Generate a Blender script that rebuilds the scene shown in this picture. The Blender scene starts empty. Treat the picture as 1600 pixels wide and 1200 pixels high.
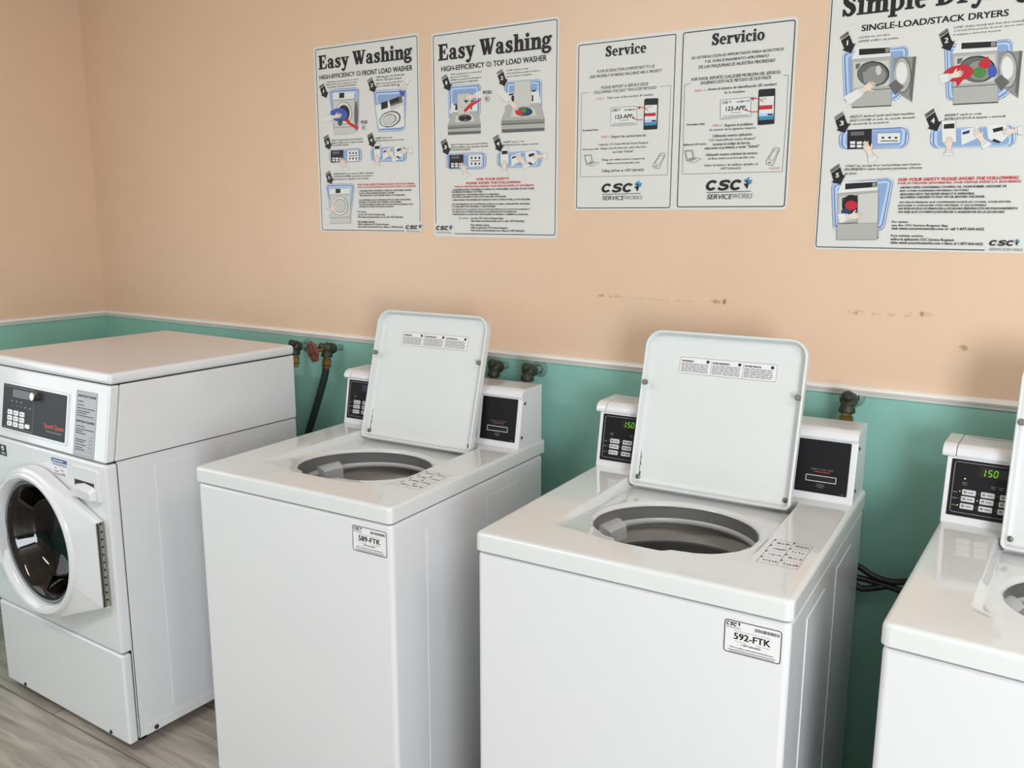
import bpy, bmesh, math, random
from mathutils import Matrix, Vector, noise

random.seed(7)
SC = bpy.context.scene
COL = SC.collection
PI = math.pi

# ------------------------------------------------------------------ camera
cam_d = bpy.data.cameras.new('camera')
cam_d.sensor_fit = 'HORIZONTAL'
cam_d.sensor_width = 36.0
cam_d.lens = 36.0 * 1364.9 / 1600.0
cam_d.clip_start = 0.02
cam = bpy.data.objects.new('camera', cam_d)
COL.objects.link(cam)
cam_yaw, cam_pitch, cam_roll = 0.5757, -0.1904, 0.0018
cam.rotation_mode = 'XYZ'
cam.matrix_world = (Matrix.Translation((-2.4872, -2.2521, 1.5546))
                    @ Matrix.Rotation(cam_yaw, 4, 'Z')
                    @ Matrix.Rotation(PI / 2 + cam_pitch, 4, 'X')
                    @ Matrix.Rotation(cam_roll, 4, 'Z'))
SC.camera = cam

# ------------------------------------------------------------------ world, lights, exposure
world = bpy.data.worlds.new('world')
SC.world = world
world.use_nodes = True
wb = world.node_tree.nodes['Background']
wb.inputs[0].default_value = (0.75, 0.85, 1.0, 1)
wb.inputs[1].default_value = 0.18


def area(name, loc, target, sx, sy, power, col):
    d = bpy.data.lights.new(name, 'AREA')
    d.shape = 'ELLIPSE'
    d.size, d.size_y = sx, sy
    d.energy = power
    d.color = col
    o = bpy.data.objects.new(name, d)
    COL.objects.link(o)
    o.location = loc
    v = Vector(target) - Vector(loc)
    o.rotation_euler = v.to_track_quat('-Z', 'Y').to_euler()
    return o


# daylight through the doorway behind the viewer on the right and through the opening in the left wall, two ceiling strips
area('doorway_daylight', (-0.35, -4.0, 1.30), (-2.9, -0.2, 1.05), 1.3, 2.1, 122, (0.91, 0.95, 1.0))
area('side_opening_daylight', (-6.05, -1.95, 1.35), (-3.0, -1.95, 1.25), 1.3, 1.7, 12, (0.88, 0.94, 1.0))
area('ceiling_strip_light', (-4.5, -2.3, 2.55), (-4.5, -2.0, 0.0), 1.2, 0.3, 20, (0.95, 0.975, 1.0))
area('ceiling_strip_light', (-1.6, -1.7, 2.55), (-1.6, -1.7, 0.0), 1.2, 0.3, 20, (0.95, 0.975, 1.0))

SC.view_settings.view_transform = 'Standard'
SC.view_settings.look = 'None'
SC.view_settings.exposure = 0.0
SC.view_settings.gamma = 1.0
SC.view_settings.use_curve_mapping = False
try:
    SC.cycles.max_bounces = 8
    SC.cycles.diffuse_bounces = 5
    SC.cycles.sample_clamp_indirect = 6.0
    SC.cycles.use_denoising = True
except Exception:
    pass


# ------------------------------------------------------------------ materials
def srgb(r, g, b):
    f = lambda c: (c / 255 / 12.92) if c / 255 <= 0.04045 else ((c / 255 + 0.055) / 1.055) ** 2.4
    return (f(r), f(g), f(b), 1.0)


def mat(name, col, rough=0.5, metal=0.0, spec=0.5, bump=0.0, bscale=60.0, vary=0.0, vscale=8.0, emit=None, estr=1.0, coat=0.0, trans=0.0, ior=1.45):
    m = bpy.data.materials.new(name)
    m.use_nodes = True
    nt = m.node_tree
    b = nt.nodes['Principled BSDF']
    b.inputs['Base Color'].default_value = col
    b.inputs['Roughness'].default_value = rough
    b.inputs['Metallic'].default_value = metal
    b.inputs['Specular IOR Level'].default_value = spec
    b.inputs['Coat Weight'].default_value = coat
    b.inputs['Transmission Weight'].default_value = trans
    b.inputs['IOR'].default_value = ior
    if emit:
        b.inputs['Emission Color'].default_value = emit
        b.inputs['Emission Strength'].default_value = estr
    if bump or vary:
        tc = nt.nodes.new('ShaderNodeTexCoord')
    if bump:
        n = nt.nodes.new('ShaderNodeTexNoise')
        n.inputs['Scale'].default_value = bscale
        n.inputs['Detail'].default_value = 3
        nt.links.new(tc.outputs['Object'], n.inputs['Vector'])
        bp = nt.nodes.new('ShaderNodeBump')
        bp.inputs['Strength'].default_value = bump
        bp.inputs['Distance'].default_value = 0.003
        nt.links.new(n.outputs['Fac'], bp.inputs['Height'])
        nt.links.new(bp.outputs['Normal'], b.inputs['Normal'])
    if vary:
        n = nt.nodes.new('ShaderNodeTexNoise')
        n.inputs['Scale'].default_value = vscale
        n.inputs['Detail'].default_value = 4
        nt.links.new(tc.outputs['Object'], n.inputs['Vector'])
        mx = nt.nodes.new('ShaderNodeMix')
        mx.data_type = 'RGBA'
        mx.inputs[6].default_value = tuple(c * (1 - vary) for c in col[:3]) + (1,)
        mx.inputs[7].default_value = tuple(min(1, c * (1 + vary)) for c in col[:3]) + (1,)
        nt.links.new(n.outputs['Fac'], mx.inputs[0])
        nt.links.new(mx.outputs[2], b.inputs['Base Color'])
    return m


M = {}
M['enamel'] = mat('white_enamel', srgb(220, 220, 223), 0.15, vary=0.015, vscale=3, coat=0.2)
M['deck'] = mat('deck_enamel', srgb(216, 218, 218), 0.09, vary=0.012, vscale=3, coat=0.3)
M['lidin'] = mat('lid_enamel', srgb(214, 217, 217), 0.35, vary=0.012, vscale=4)
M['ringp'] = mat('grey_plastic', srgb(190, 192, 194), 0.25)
M['tub'] = mat('tub_steel', srgb(88, 87, 86), 0.45, metal=0.1)
M['tubband'] = mat('tub_band', srgb(186, 178, 172), 0.45)
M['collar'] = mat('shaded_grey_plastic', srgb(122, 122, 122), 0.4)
M['black'] = mat('black_panel', srgb(24, 23, 27), 0.42, spec=0.3, vary=0.04)
M['charcoal'] = mat('charcoal_panel', srgb(52, 53, 58), 0.45, spec=0.2, vary=0.04)
M['blackp'] = mat('black_plastic', srgb(18, 18, 20), 0.45)
M['button'] = mat('grey_button', srgb(196, 196, 198), 0.4)
M['buttonw'] = mat('white_button', srgb(235, 236, 238), 0.4)
M['line'] = mat('printed_grey', srgb(150, 150, 155), 0.5)
M['dimtext'] = mat('printed_dim', srgb(110, 110, 116), 0.5)
M['print_red'] = mat('printed_red', srgb(190, 72, 62), 0.5)
M['led'] = mat('green_led', (0.05, 0.3, 0.02, 1), 0.5, emit=(0.30, 0.85, 0.05, 1), estr=0.55)
M['ledy'] = mat('yellow_led', (0.3, 0.3, 0.05, 1), 0.5, emit=(0.85, 0.95, 0.25, 1), estr=1.6)
M['leddim'] = mat('display_window', srgb(40, 38, 30), 0.25)
M['displayoff'] = mat('display_window_unlit', srgb(52, 46, 78), 0.25)
M['rubber'] = mat('grey_bumper', srgb(120, 116, 112), 0.6)
M['screw'] = mat('screw_metal', srgb(110, 108, 105), 0.35, metal=0.8)
M['rust'] = mat('scuffed_metal', srgb(95, 88, 80), 0.6, vary=0.4, vscale=120)
M['sticker'] = mat('white_sticker', srgb(226, 224, 226), 0.45)
M['stickerg'] = mat('grey_sticker', srgb(176, 176, 182), 0.45)
M['ink'] = mat('black_ink', srgb(30, 29, 31), 0.5)
M['inkg'] = mat('grey_ink', srgb(120, 118, 122), 0.5)
M['blueink'] = mat('blue_ink', srgb(52, 92, 150), 0.5)
M['drum'] = mat('drum_steel', srgb(96, 84, 72), 0.42, metal=0.5)
M['gasket'] = mat('grey_gasket', srgb(120, 122, 126), 0.35)
M['hinge'] = mat('hinge_metal', srgb(150, 146, 138), 0.4, metal=0.6, vary=0.3, vscale=60)
M['gap'] = mat('dark_recess', srgb(40, 40, 42), 0.7)
M['brass'] = mat('brass', srgb(150, 122, 70), 0.35, metal=0.8, vary=0.2, vscale=90)
M['valve'] = mat('tarnished_bronze', srgb(62, 66, 56), 0.5, metal=0.5, vary=0.35, vscale=110)
M['wheel'] = mat('rusty_red_paint', srgb(112, 68, 54), 0.65, vary=0.4, vscale=120)
M['copper'] = mat('painted_pipe', srgb(112, 140, 132), 0.5, vary=0.2, vscale=90)
M['hose'] = mat('black_rubber', srgb(36, 44, 46), 0.5)
M['cord'] = mat('cord_rubber', srgb(24, 24, 27), 0.42)
M['trim'] = mat('trim_paint', srgb(234, 228, 222), 0.35, vary=0.05, vscale=10, bump=0.15, bscale=30)
M['ceiling'] = mat('ceiling_paint', srgb(232, 226, 218), 0.8, bump=0.1)
M['peach'] = mat('white_wall_paint', srgb(226, 222, 216), 0.6, bump=0.1)
M['board'] = mat('poster_board', srgb(215, 215, 212), 0.4, vary=0.015)


def thin_glass(name, tint, rough=0.02):
    m = bpy.data.materials.new(name)
    m.use_nodes = True
    nt = m.node_tree
    nt.nodes.remove(nt.nodes['Principled BSDF'])
    out = nt.nodes['Material Output']
    tr = nt.nodes.new('ShaderNodeBsdfTransparent')
    tr.inputs[0].default_value = tint
    gl = nt.nodes.new('ShaderNodeBsdfGlossy')
    gl.inputs['Roughness'].default_value = rough
    lw = nt.nodes.new('ShaderNodeLayerWeight')
    lw.inputs['Blend'].default_value = 0.5
    pw = nt.nodes.new('ShaderNodeMath')
    pw.operation = 'POWER'
    pw.inputs[1].default_value = 4.0
    nt.links.new(lw.outputs['Facing'], pw.inputs[0])
    fr = nt.nodes.new('ShaderNodeMath')
    fr.operation = 'MULTIPLY_ADD'
    fr.inputs[1].default_value = 0.5
    fr.inputs[2].default_value = 0.045
    nt.links.new(pw.outputs[0], fr.inputs[0])
    mx = nt.nodes.new('ShaderNodeMixShader')
    nt.links.new(fr.outputs[0], mx.inputs[0])
    nt.links.new(tr.outputs[0], mx.inputs[1])
    nt.links.new(gl.outputs[0], mx.inputs[2])
    nt.links.new(mx.outputs[0], out.inputs['Surface'])
    return m


M['glass'] = thin_glass('smoked_door_glass', srgb(118, 104, 92))
PC = dict(K=srgb(28, 27, 32), R=srgb(200, 42, 48), RD=srgb(186, 38, 52), RL=srgb(205, 120, 125), RO=srgb(206, 110, 90), W=srgb(220, 221, 220),
          B0=srgb(136, 162, 204), B1=srgb(178, 202, 230), B2=srgb(104, 136, 188), B3=srgb(62, 88, 170), B4=srgb(38, 62, 96), B5=srgb(48, 140, 180),
          G1=srgb(60, 60, 62), G2=srgb(98, 98, 98), G3=srgb(138, 138, 136), G4=srgb(172, 172, 168), G5=srgb(198, 198, 194),
          S=srgb(226, 208, 196), O=srgb(120, 100, 96), GR=srgb(70, 130, 70), GRD=srgb(48, 84, 84))
PM = {k: mat('print_' + n, PC[k], 0.45) for k, n in dict(K='black', R='red', RD='crimson', RL='pink', RO='orange', W='white', B0='slate_blue', B1='pale_blue', B2='blue', B3='royal_blue', B4='navy', B5='teal_blue', G1='dark_grey', G2='mid_grey', G3='grey', G4='light_grey', G5='pale_grey', S='skin', O='outline_brown', GR='green', GRD='dark_green').items()}
PMK = list(PM)


def wall_paint(name, col, marks=(), rough=0.3):
    """painted plaster: fine roller stipple, gentle waviness and, where given, scuff marks"""
    m = mat(name, col, rough, spec=0.5)
    nt = m.node_tree
    b = nt.nodes['Principled BSDF']
    tc = nt.nodes.new('ShaderNodeTexCoord')

    def nd(t, **kw):
        n = nt.nodes.new(t)
        for k, v in kw.items():
            setattr(n, k, v)
        return n
    n1 = nd('ShaderNodeTexNoise')
    n1.inputs['Scale'].default_value = 140
    n2 = nd('ShaderNodeTexNoise')
    n2.inputs['Scale'].default_value = 5
    n2.inputs['Detail'].default_value = 3
    b1 = nd('ShaderNodeBump')
    b1.inputs['Strength'].default_value = 0.10
    b1.inputs['Distance'].default_value = 0.002
    b2 = nd('ShaderNodeBump')
    b2.inputs['Strength'].default_value = 0.25
    b2.inputs['Distance'].default_value = 0.01
    for n in (n1, n2):
        nt.links.new(tc.outputs['Object'], n.inputs['Vector'])
    nt.links.new(n1.outputs['Fac'], b1.inputs['Height'])
    nt.links.new(n2.outputs['Fac'], b2.inputs['Height'])
    nt.links.new(b1.outputs['Normal'], b2.inputs['Normal'])
    nt.links.new(b2.outputs['Normal'], b.inputs['Normal'])
    mx = nd('ShaderNodeMix', data_type='RGBA')
    mx.inputs[6].default_value = tuple(c * 0.965 for c in col[:3]) + (1,)
    mx.inputs[7].default_value = tuple(min(1, c * 1.02) for c in col[:3]) + (1,)
    nt.links.new(n2.outputs['Fac'], mx.inputs[0])
    out = mx.outputs[2]
    sep = nd('ShaderNodeSeparateXYZ')
    nt.links.new(tc.outputs['Object'], sep.inputs[0])
    n3 = nd('ShaderNodeTexNoise')
    n3.inputs['Scale'].default_value = 55
    n3.inputs['Detail'].default_value = 5
    nt.links.new(tc.outputs['Object'], n3.inputs['Vector'])

    def mth(op, a, bb):
        n = nd('ShaderNodeMath', operation=op)
        for i, v in enumerate((a, bb)):
            if isinstance(v, (int, float)):
                n.inputs[i].default_value = v
            else:
                nt.links.new(v, n.inputs[i])
        return n.outputs[0]
    for (x, z, rx, rz, strength, mc) in marks:
        dx = mth('DIVIDE', mth('SUBTRACT', sep.outputs[0], x), rx)
        dz = mth('DIVIDE', mth('SUBTRACT', sep.outputs[2], z), rz)
        d = mth('ADD', mth('MULTIPLY', dx, dx), mth('MULTIPLY', dz, dz))
        f = mth('SUBTRACT', 1.0, d)
        f = mth('MAXIMUM', f, 0.0)
        thr = mth('MAXIMUM', mth('SUBTRACT', n3.outputs['Fac'], 0.45), 0.0)
        f = mth('MINIMUM', mth('MULTIPLY', mth('MULTIPLY', f, thr), strength * 9.0), strength)
        k = nd('ShaderNodeMix', data_type='RGBA')
        nt.links.new(f, k.inputs[0])
        nt.links.new(out, k.inputs[6])
        k.inputs[7].default_value = mc
        out = k.outputs[2]
    nt.links.new(out, b.inputs['Base Color'])
    return m


BROWN = srgb(150, 110, 88)
MARKS = [(-3.62, 1.329, 0.05, 0.006, 0.6, BROWN), (-3.47, 1.327, 0.16, 0.004, 0.25, BROWN), (-3.283, 1.330, 0.035, 0.010, 0.9, BROWN), (-2.94, 1.324, 0.028, 0.007, 0.6, BROWN),
         (-2.87, 1.322, 0.09, 0.004, 0.3, BROWN), (-2.795, 1.329, 0.03, 0.008, 0.8, BROWN), (-2.70, 1.255, 0.015, 0.008, 0.6, BROWN)]
M['peach_back'] = wall_paint('peach_wall_paint', srgb(223, 192, 166), MARKS)
M['teal'] = wall_paint('teal_wall_paint', srgb(138, 188, 176), rough=0.32)


def floor_mat():
    m = bpy.data.materials.new('wood_look_tile')
    m.use_nodes = True
    nt = m.node_tree
    b = nt.nodes['Principled BSDF']
    tc = nt.nodes.new('ShaderNodeTexCoord')
    mp = nt.nodes.new('ShaderNodeMapping')
    mp.inputs['Location'].default_value = (0.08, 0.03, 0)
    nt.links.new(tc.outputs['Object'], mp.inputs['Vector'])
    br = nt.nodes.new('ShaderNodeTexBrick')
    br.offset = 0.4
    br.inputs['Scale'].default_value = 1.0
    br.inputs['Brick Width'].default_value = 1.0
    br.inputs['Row Height'].default_value = 0.30
    br.inputs['Mortar Size'].default_value = 0.003
    br.inputs['Mortar Smooth'].default_value = 0.2
    br.inputs['Color1'].default_value = srgb(182, 173, 164)
    br.inputs['Color2'].default_value = srgb(164, 156, 148)
    br.inputs['Mortar'].default_value = srgb(118, 110, 104)
    nt.links.new(mp.outputs[0], br.inputs['Vector'])
    gm = nt.nodes.new('ShaderNodeMapping')
    gm.inputs['Scale'].default_value = (1.6, 16, 1)
    nt.links.new(tc.outputs['Object'], gm.inputs['Vector'])
    gn = nt.nodes.new('ShaderNodeTexNoise')
    gn.inputs['Scale'].default_value = 2.2
    gn.inputs['Detail'].default_value = 7
    gn.inputs['Distortion'].default_value = 0.7
    nt.links.new(gm.outputs[0], gn.inputs['Vector'])
    rp = nt.nodes.new('ShaderNodeValToRGB')
    rp.color_ramp.elements[0].position = 0.32
    rp.color_ramp.elements[0].color = (0.62, 0.60, 0.58, 1)
    rp.color_ramp.elements[1].position = 0.66
    rp.color_ramp.elements[1].color = (1.1, 1.08, 1.06, 1)
    nt.links.new(gn.outputs['Fac'], rp.inputs[0])
    mx = nt.nodes.new('ShaderNodeMix')
    mx.data_type = 'RGBA'
    mx.blend_type = 'MULTIPLY'
    mx.inputs[0].default_value = 1
    nt.links.new(br.outputs['Color'], mx.inputs[6])
    nt.links.new(rp.outputs[0], mx.inputs[7])
    nt.links.new(mx.outputs[2], b.inputs['Base Color'])
    b.inputs['Roughness'].default_value = 0.4
    bp = nt.nodes.new('ShaderNodeBump')
    bp.inputs['Strength'].default_value = 0.3
    bp.inputs['Distance'].default_value = 0.002
    bp.invert = True
    nt.links.new(br.outputs['Fac'], bp.inputs['Height'])
    nt.links.new(bp.outputs['Normal'], b.inputs['Normal'])
    return m


M['floor'] = floor_mat()


# ------------------------------------------------------------------ mesh helpers
class MB:
    """collects shapes and links them as one mesh object"""

    def __init__(self):
        self.v, self.f, self.m, self.mats = [], [], [], []

    def mi(self, mt):
        if mt not in self.mats:
            self.mats.append(mt)
        return self.mats.index(mt)

    def add(self, vs, fs, mt):
        k = len(self.v)
        self.v.extend(tuple(q) for q in vs)
        i = self.mi(mt)
        for f in fs:
            self.f.append([a + k for a in f])
            self.m.append(i)
        return self

    def bm(self, bm, mt):
        bm.verts.index_update()
        self.add([v.co for v in bm.verts], [[v.index for v in f.verts] for f in bm.faces], mt)
        bm.free()
        return self

    def box(self, x0, y0, z0, x1, y1, z1, mt, bev=0.0, seg=2):
        b = bmesh.new()
        bmesh.ops.create_cube(b, size=1)
        for v in b.verts:
            v.co = Vector(((x0 + x1) / 2 + v.co.x * (x1 - x0), (y0 + y1) / 2 + v.co.y * (y1 - y0), (z0 + z1) / 2 + v.co.z * (z1 - z0)))
        if bev:
            bmesh.ops.bevel(b, geom=b.edges[:], offset=bev, segments=seg, affect='EDGES', profile=0.5)
        return self.bm(b, mt)

    def prism_x(self, prof, x0, x1, mt, bev=0.0, seg=2):
        """extrude a (y, z) outline along x"""
        b = bmesh.new()
        a = [b.verts.new((x0, y, z)) for y, z in prof]
        c = [b.verts.new((x1, y, z)) for y, z in prof]
        n = len(prof)
        b.faces.new(a)
        b.faces.new(list(reversed(c)))
        for i in range(n):
            b.faces.new([a[i], c[i], c[(i + 1) % n], a[(i + 1) % n]])
        bmesh.ops.recalc_face_normals(b, faces=b.faces[:])
        if bev:
            bmesh.ops.bevel(b, geom=b.edges[:], offset=bev, segments=seg, affect='EDGES', profile=0.5)
        return self.bm(b, mt)

    def loops(self, loops, mt, cap0=False, cap1=False, close=True):
        """skin a list of equal-length closed loops"""
        k = len(self.v)
        n = len(loops[0])
        for lp in loops:
            self.v.extend(tuple(q) for q in lp)
        i = self.mi(mt)
        for a in range(len(loops) - 1):
            for j in range(n if close else n - 1):
                self.f.append([k + a * n + j, k + a * n + (j + 1) % n, k + (a + 1) * n + (j + 1) % n, k + (a + 1) * n + j])
                self.m.append(i)
        if cap0:
            self.f.append([k + j for j in reversed(range(n))])
            self.m.append(i)
        if cap1:
            self.f.append([k + (len(loops) - 1) * n + j for j in range(n)])
            self.m.append(i)
        return self

    def lathe(self, prof, mt, mtx=None, n=48, cap0=False, cap1=False):
        """revolve (r, h) about local Z, placed by matrix"""
        lps = []
        for r, h in prof:
            lp = [Vector((r * math.cos(2 * PI * j / n), r * math.sin(2 * PI * j / n), h)) for j in range(n)]
            lps.append([mtx @ q for q in lp] if mtx else lp)
        return self.loops(lps, mt, cap0, cap1)

    def tube(self, pts, r, mt, n=12, caps=True):
        pts = [Vector(q) for q in pts]
        rr = r if isinstance(r, (list, tuple)) else [r] * len(pts)
        t0 = (pts[1] - pts[0]).normalized()
        up = Vector((0, 0, 1)) if abs(t0.z) < 0.9 else Vector((1, 0, 0))
        nrm = t0.cross(up).normalized()
        lps = []
        for i, q in enumerate(pts):
            t = (pts[min(i + 1, len(pts) - 1)] - pts[max(i - 1, 0)]).normalized()
            nrm = (nrm - t * nrm.dot(t)).normalized()
            bn = t.cross(nrm)
            lps.append([q + (nrm * math.cos(2 * PI * j / n) + bn * math.sin(2 * PI * j / n)) * rr[i] for j in range(n)])
        return self.loops(lps, mt, caps, caps)

    def build(self, name, parent=None, smooth=35, loc=None):
        me = bpy.data.meshes.new(name)
        me.from_pydata([tuple(q) for q in self.v], [], self.f)
        for mt in self.mats:
            me.materials.append(mt)
        me.polygons.foreach_set('material_index', self.m)
        me.update()
        if smooth:
            b = bmesh.new()
            b.from_mesh(me)
            bmesh.ops.recalc_face_normals(b, faces=b.faces[:])
            b.to_mesh(me)
            b.free()
            me.shade_smooth()
            me.set_sharp_from_angle(angle=math.radians(smooth))
        o = bpy.data.objects.new(name, me)
        COL.objects.link(o)
        if smooth:
            wn = o.modifiers.new('weighted', 'WEIGHTED_NORMAL')
            wn.keep_sharp = True
            wn.weight = 80
        if parent:
            o.parent = parent
        if loc:
            o.location = loc
        return o


def spline(pts, n=8):
    pts = [Vector(q) for q in pts]
    out = []
    for i in range(len(pts) - 1):
        p0, p1, p2, p3 = pts[max(i - 1, 0)], pts[i], pts[i + 1], pts[min(i + 2, len(pts) - 1)]
        for k in range(n):
            t = k / n
            out.append(0.5 * ((2 * p1) + (p2 - p0) * t + (2 * p0 - 5 * p1 + 4 * p2 - p3) * t * t + (3 * p1 - p0 - 3 * p2 + p3) * t * t * t))
    out.append(pts[-1])
    return out


def rrect(x0, y0, x1, y1, r, n=6):
    r4 = r if isinstance(r, (list, tuple)) else (r, r, r, r)   # corners: (x0,y0) (x1,y0) (x1,y1) (x0,y1)
    out = []
    for (cx, cy, a, rr) in ((x0 + r4[0], y0 + r4[0], PI, r4[0]), (x1 - r4[1], y0 + r4[1], 1.5 * PI, r4[1]), (x1 - r4[2], y1 - r4[2], 0, r4[2]), (x0 + r4[3], y1 - r4[3], 0.5 * PI, r4[3])):
        for k in range(n + 1):
            t = a + 0.5 * PI * k / n
            out.append((cx + rr * math.cos(t), cy + rr * math.sin(t)))
    return out


def ray_poly(c, a, poly):
    dx, dy = math.cos(a), math.sin(a)
    best = None
    n = len(poly)
    for i in range(n):
        x1, y1 = poly[i][0] - c[0], poly[i][1] - c[1]
        x2, y2 = poly[(i + 1) % n][0] - c[0], poly[(i + 1) % n][1] - c[1]
        ex, ey = x2 - x1, y2 - y1
        den = dx * ey - dy * ex
        if abs(den) < 1e-12:
            continue
        t = (x1 * ey - y1 * ex) / den
        s = (x1 * dy - y1 * dx) / den
        if t > 0 and -1e-6 <= s <= 1 + 1e-6 and (best is None or t > best):
            best = t
    return (c[0] + dx * best, c[1] + dy * best)


def thing(name, label, cat, loc=(0, 0, 0), rz=0.0, group=None):
    o = bpy.data.objects.new(name, None)
    o.empty_display_size = 0.1
    COL.objects.link(o)
    o.location = loc
    o.rotation_euler = (0, 0, rz)
    o['label'] = label
    o['category'] = cat
    if group:
        o['group'] = group
    return o


def structure(o):
    o['kind'] = 'structure'
    return o


# ------------------------------------------------------------------ lettering
def text_mesh(body, italic=0, res=2):
    c = bpy.data.curves.new('lettering', 'FONT')
    c.body = body
    c.resolution_u = res
    c.shear = 0.22 if italic else 0.0
    o = bpy.data.objects.new('lettering', c)
    me = bpy.data.meshes.new_from_object(o)
    vs = [(v.co.x, v.co.y) for v in me.vertices]
    fs = [list(p.vertices) for p in me.polygons]
    bpy.data.objects.remove(o)
    bpy.data.curves.remove(c)
    bpy.data.meshes.remove(me)
    return vs, fs


WEIGHTS = ([(-0.014, -0.004), (0.014, 0.004)], [(-0.030, -0.014), (0.030, 0.014), (-0.030, 0.014), (0.030, -0.014)],
           [(-0.045, -0.026), (0.045, 0.026), (-0.045, 0.026), (0.045, -0.026), (0, 0.026), (0, -0.026)])


def put_text(mb, body, x0, x1, z, h, mt, frame, bold=0, italic=0, res=2):
    """fit one line between x0 and x1 on baseline z with cap height h; frame(x, z) gives the 3D point.
    Heavier weights overprint the same outlines slightly shifted, each pass a hair prouder."""
    vs, fs = text_mesh(body, italic, res)
    if not vs:
        return
    a, b = min(v[0] for v in vs), max(v[0] for v in vs)
    sx, sz = (x1 - x0) / max(b - a, 1e-6), h / 0.72
    o, ex, ez = Vector(frame(0, 0)), Vector(frame(1, 0)), Vector(frame(0, 1))
    nrm = (ex - o).cross(ez - o).normalized()
    for k, (dx, dz) in enumerate(WEIGHTS[bold]):
        lift = nrm * (k * 0.000004)
        mb.add([Vector(frame(x0 + (v[0] - a + dx) * sx, z + (v[1] + dz) * sz)) + lift for v in vs], fs, mt)


# heavy slab-serif alphabet for the poster headlines (units: cap height = 1, x-height = 0.7)
def _stroke(pts, n=7):
    P = [Vector((x, y, w)) for x, y, w in pts]
    S = spline(P, n) if len(P) > 2 else P
    quads = []
    L, Rr = [], []
    for i, q in enumerate(S):
        t = (S[min(i + 1, len(S) - 1)] - S[max(i - 1, 0)])
        t = Vector((t.x, t.y)).normalized()
        nn = Vector((-t.y, t.x)) * (q.z / 2 + 0.012)
        L.append((q.x + nn.x, q.y + nn.y))
        Rr.append((q.x - nn.x, q.y - nn.y))
    for i in range(len(S) - 1):
        quads.append([L[i], L[i + 1], Rr[i + 1], Rr[i]])
    return quads


def _box(x0, y0, x1, y1):
    e = 0.012
    x0, y0, x1, y1 = x0 - e, y0 - e * 0.6, x1 + e, y1 + e * 0.6
    return [[(x0, y0), (x1, y0), (x1, y1), (x0, y1)]]


def _ball(x, y, r):
    return [[(x + r * math.cos(2 * PI * k / 16), y + r * math.sin(2 * PI * k / 16)) for k in range(16)]]


def _ring(cx, cy, rx, ry, wx, wy, a0=0, a1=360):
    out = []
    n = max(6, int((a1 - a0) / 12))
    for k in range(n):
        p = []
        wx_, wy_ = wx + 0.02, wy + 0.025
        for a, o in ((k, 1), (k + 1, 1), (k + 1, 0), (k, 0)):
            t = math.radians(a0 + (a1 - a0) * a / n)
            p.append((cx + (rx + 0.006 - (0 if o else wx_)) * math.cos(t), cy + (ry + 0.006 - (0 if o else wy_)) * math.sin(t)))
        out.append(p)
    return out


SW = 0.21
G = {}
G['E'] = (0.80, _box(0.10, 0, 0.34, 1) + _box(0, 0, 0.2, 0.08) + _box(0, 0.92, 0.2, 1) + _box(0.1, 0, 0.74, 0.10) + _box(0.1, 0.9, 0.70, 1) + _box(0.3, 0.47, 0.52, 0.57)
          + _box(0.46, 0.36, 0.54, 0.68) + [[(0.58, 0), (0.74, 0), (0.78, 0.36), (0.70, 0.36)]] + [[(0.56, 1), (0.70, 1), (0.73, 0.68), (0.65, 0.68)]])
G['a'] = (0.68, _stroke([(0.12, 0.50, 0.10), (0.16, 0.63, 0.09), (0.30, 0.66, 0.11), (0.42, 0.58, 0.18), (0.44, 0.42, SW), (0.44, 0.12, SW), (0.52, 0.05, 0.10), (0.66, 0.06, 0.08)])
          + _ball(0.14, 0.52, 0.095) + _ring(0.27, 0.19, 0.25, 0.20, 0.17, 0.08, 60, 330) + _stroke([(0.42, 0.42, 0.08), (0.25, 0.37, 0.09), (0.12, 0.28, 0.12)]))
G['s'] = (0.56, _stroke([(0.44, 0.52, 0.10), (0.36, 0.64, 0.10), (0.22, 0.64, 0.12), (0.12, 0.53, 0.17), (0.22, 0.40, 0.20), (0.37, 0.30, 0.21), (0.43, 0.17, 0.17), (0.32, 0.05, 0.12), (0.17, 0.06, 0.10), (0.08, 0.17, 0.10)])
          + _box(0.41, 0.46, 0.48, 0.70) + _box(0.04, 0.0, 0.11, 0.24))
G['y'] = (0.70, _stroke([(0.16, 0.66, 0.22), (0.38, 0.08, 0.20)]) + _stroke([(0.56, 0.66, 0.11), (0.36, 0.02, 0.11), (0.24, -0.22, 0.12), (0.10, -0.26, 0.08)]) + _ball(0.11, -0.19, 0.095)
          + _box(-0.02, 0.62, 0.36, 0.70) + _box(0.44, 0.62, 0.70, 0.70))
G['W'] = (1.12, _stroke([(0.16, 0.95, 0.24), (0.38, 0.04, 0.20)]) + _stroke([(0.38, 0.04, 0.12), (0.58, 0.80, 0.12)]) + _stroke([(0.52, 0.95, 0.24), (0.74, 0.04, 0.20)]) + _stroke([(0.74, 0.04, 0.12), (0.98, 0.95, 0.10)])
          + _box(0, 0.92, 0.34, 1) + _box(0.38, 0.92, 0.70, 1) + _box(0.84, 0.92, 1.12, 1))
G['h'] = (0.74, _box(0.09, 0, 0.30, 1.02) + _box(0, 0.94, 0.2, 1.02) + _box(0, 0, 0.38, 0.08) + _box(0.41, 0, 0.75, 0.08) + _stroke([(0.28, 0.50, 0.08), (0.38, 0.62, 0.12), (0.52, 0.60, 0.19), (0.57, 0.45, SW), (0.57, 0.04, SW)]))
G['i'] = (0.40, _box(0.09, 0, 0.30, 0.70) + _box(0, 0.62, 0.2, 0.70) + _box(0, 0, 0.39, 0.08) + _ball(0.20, 0.90, 0.125))
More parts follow.
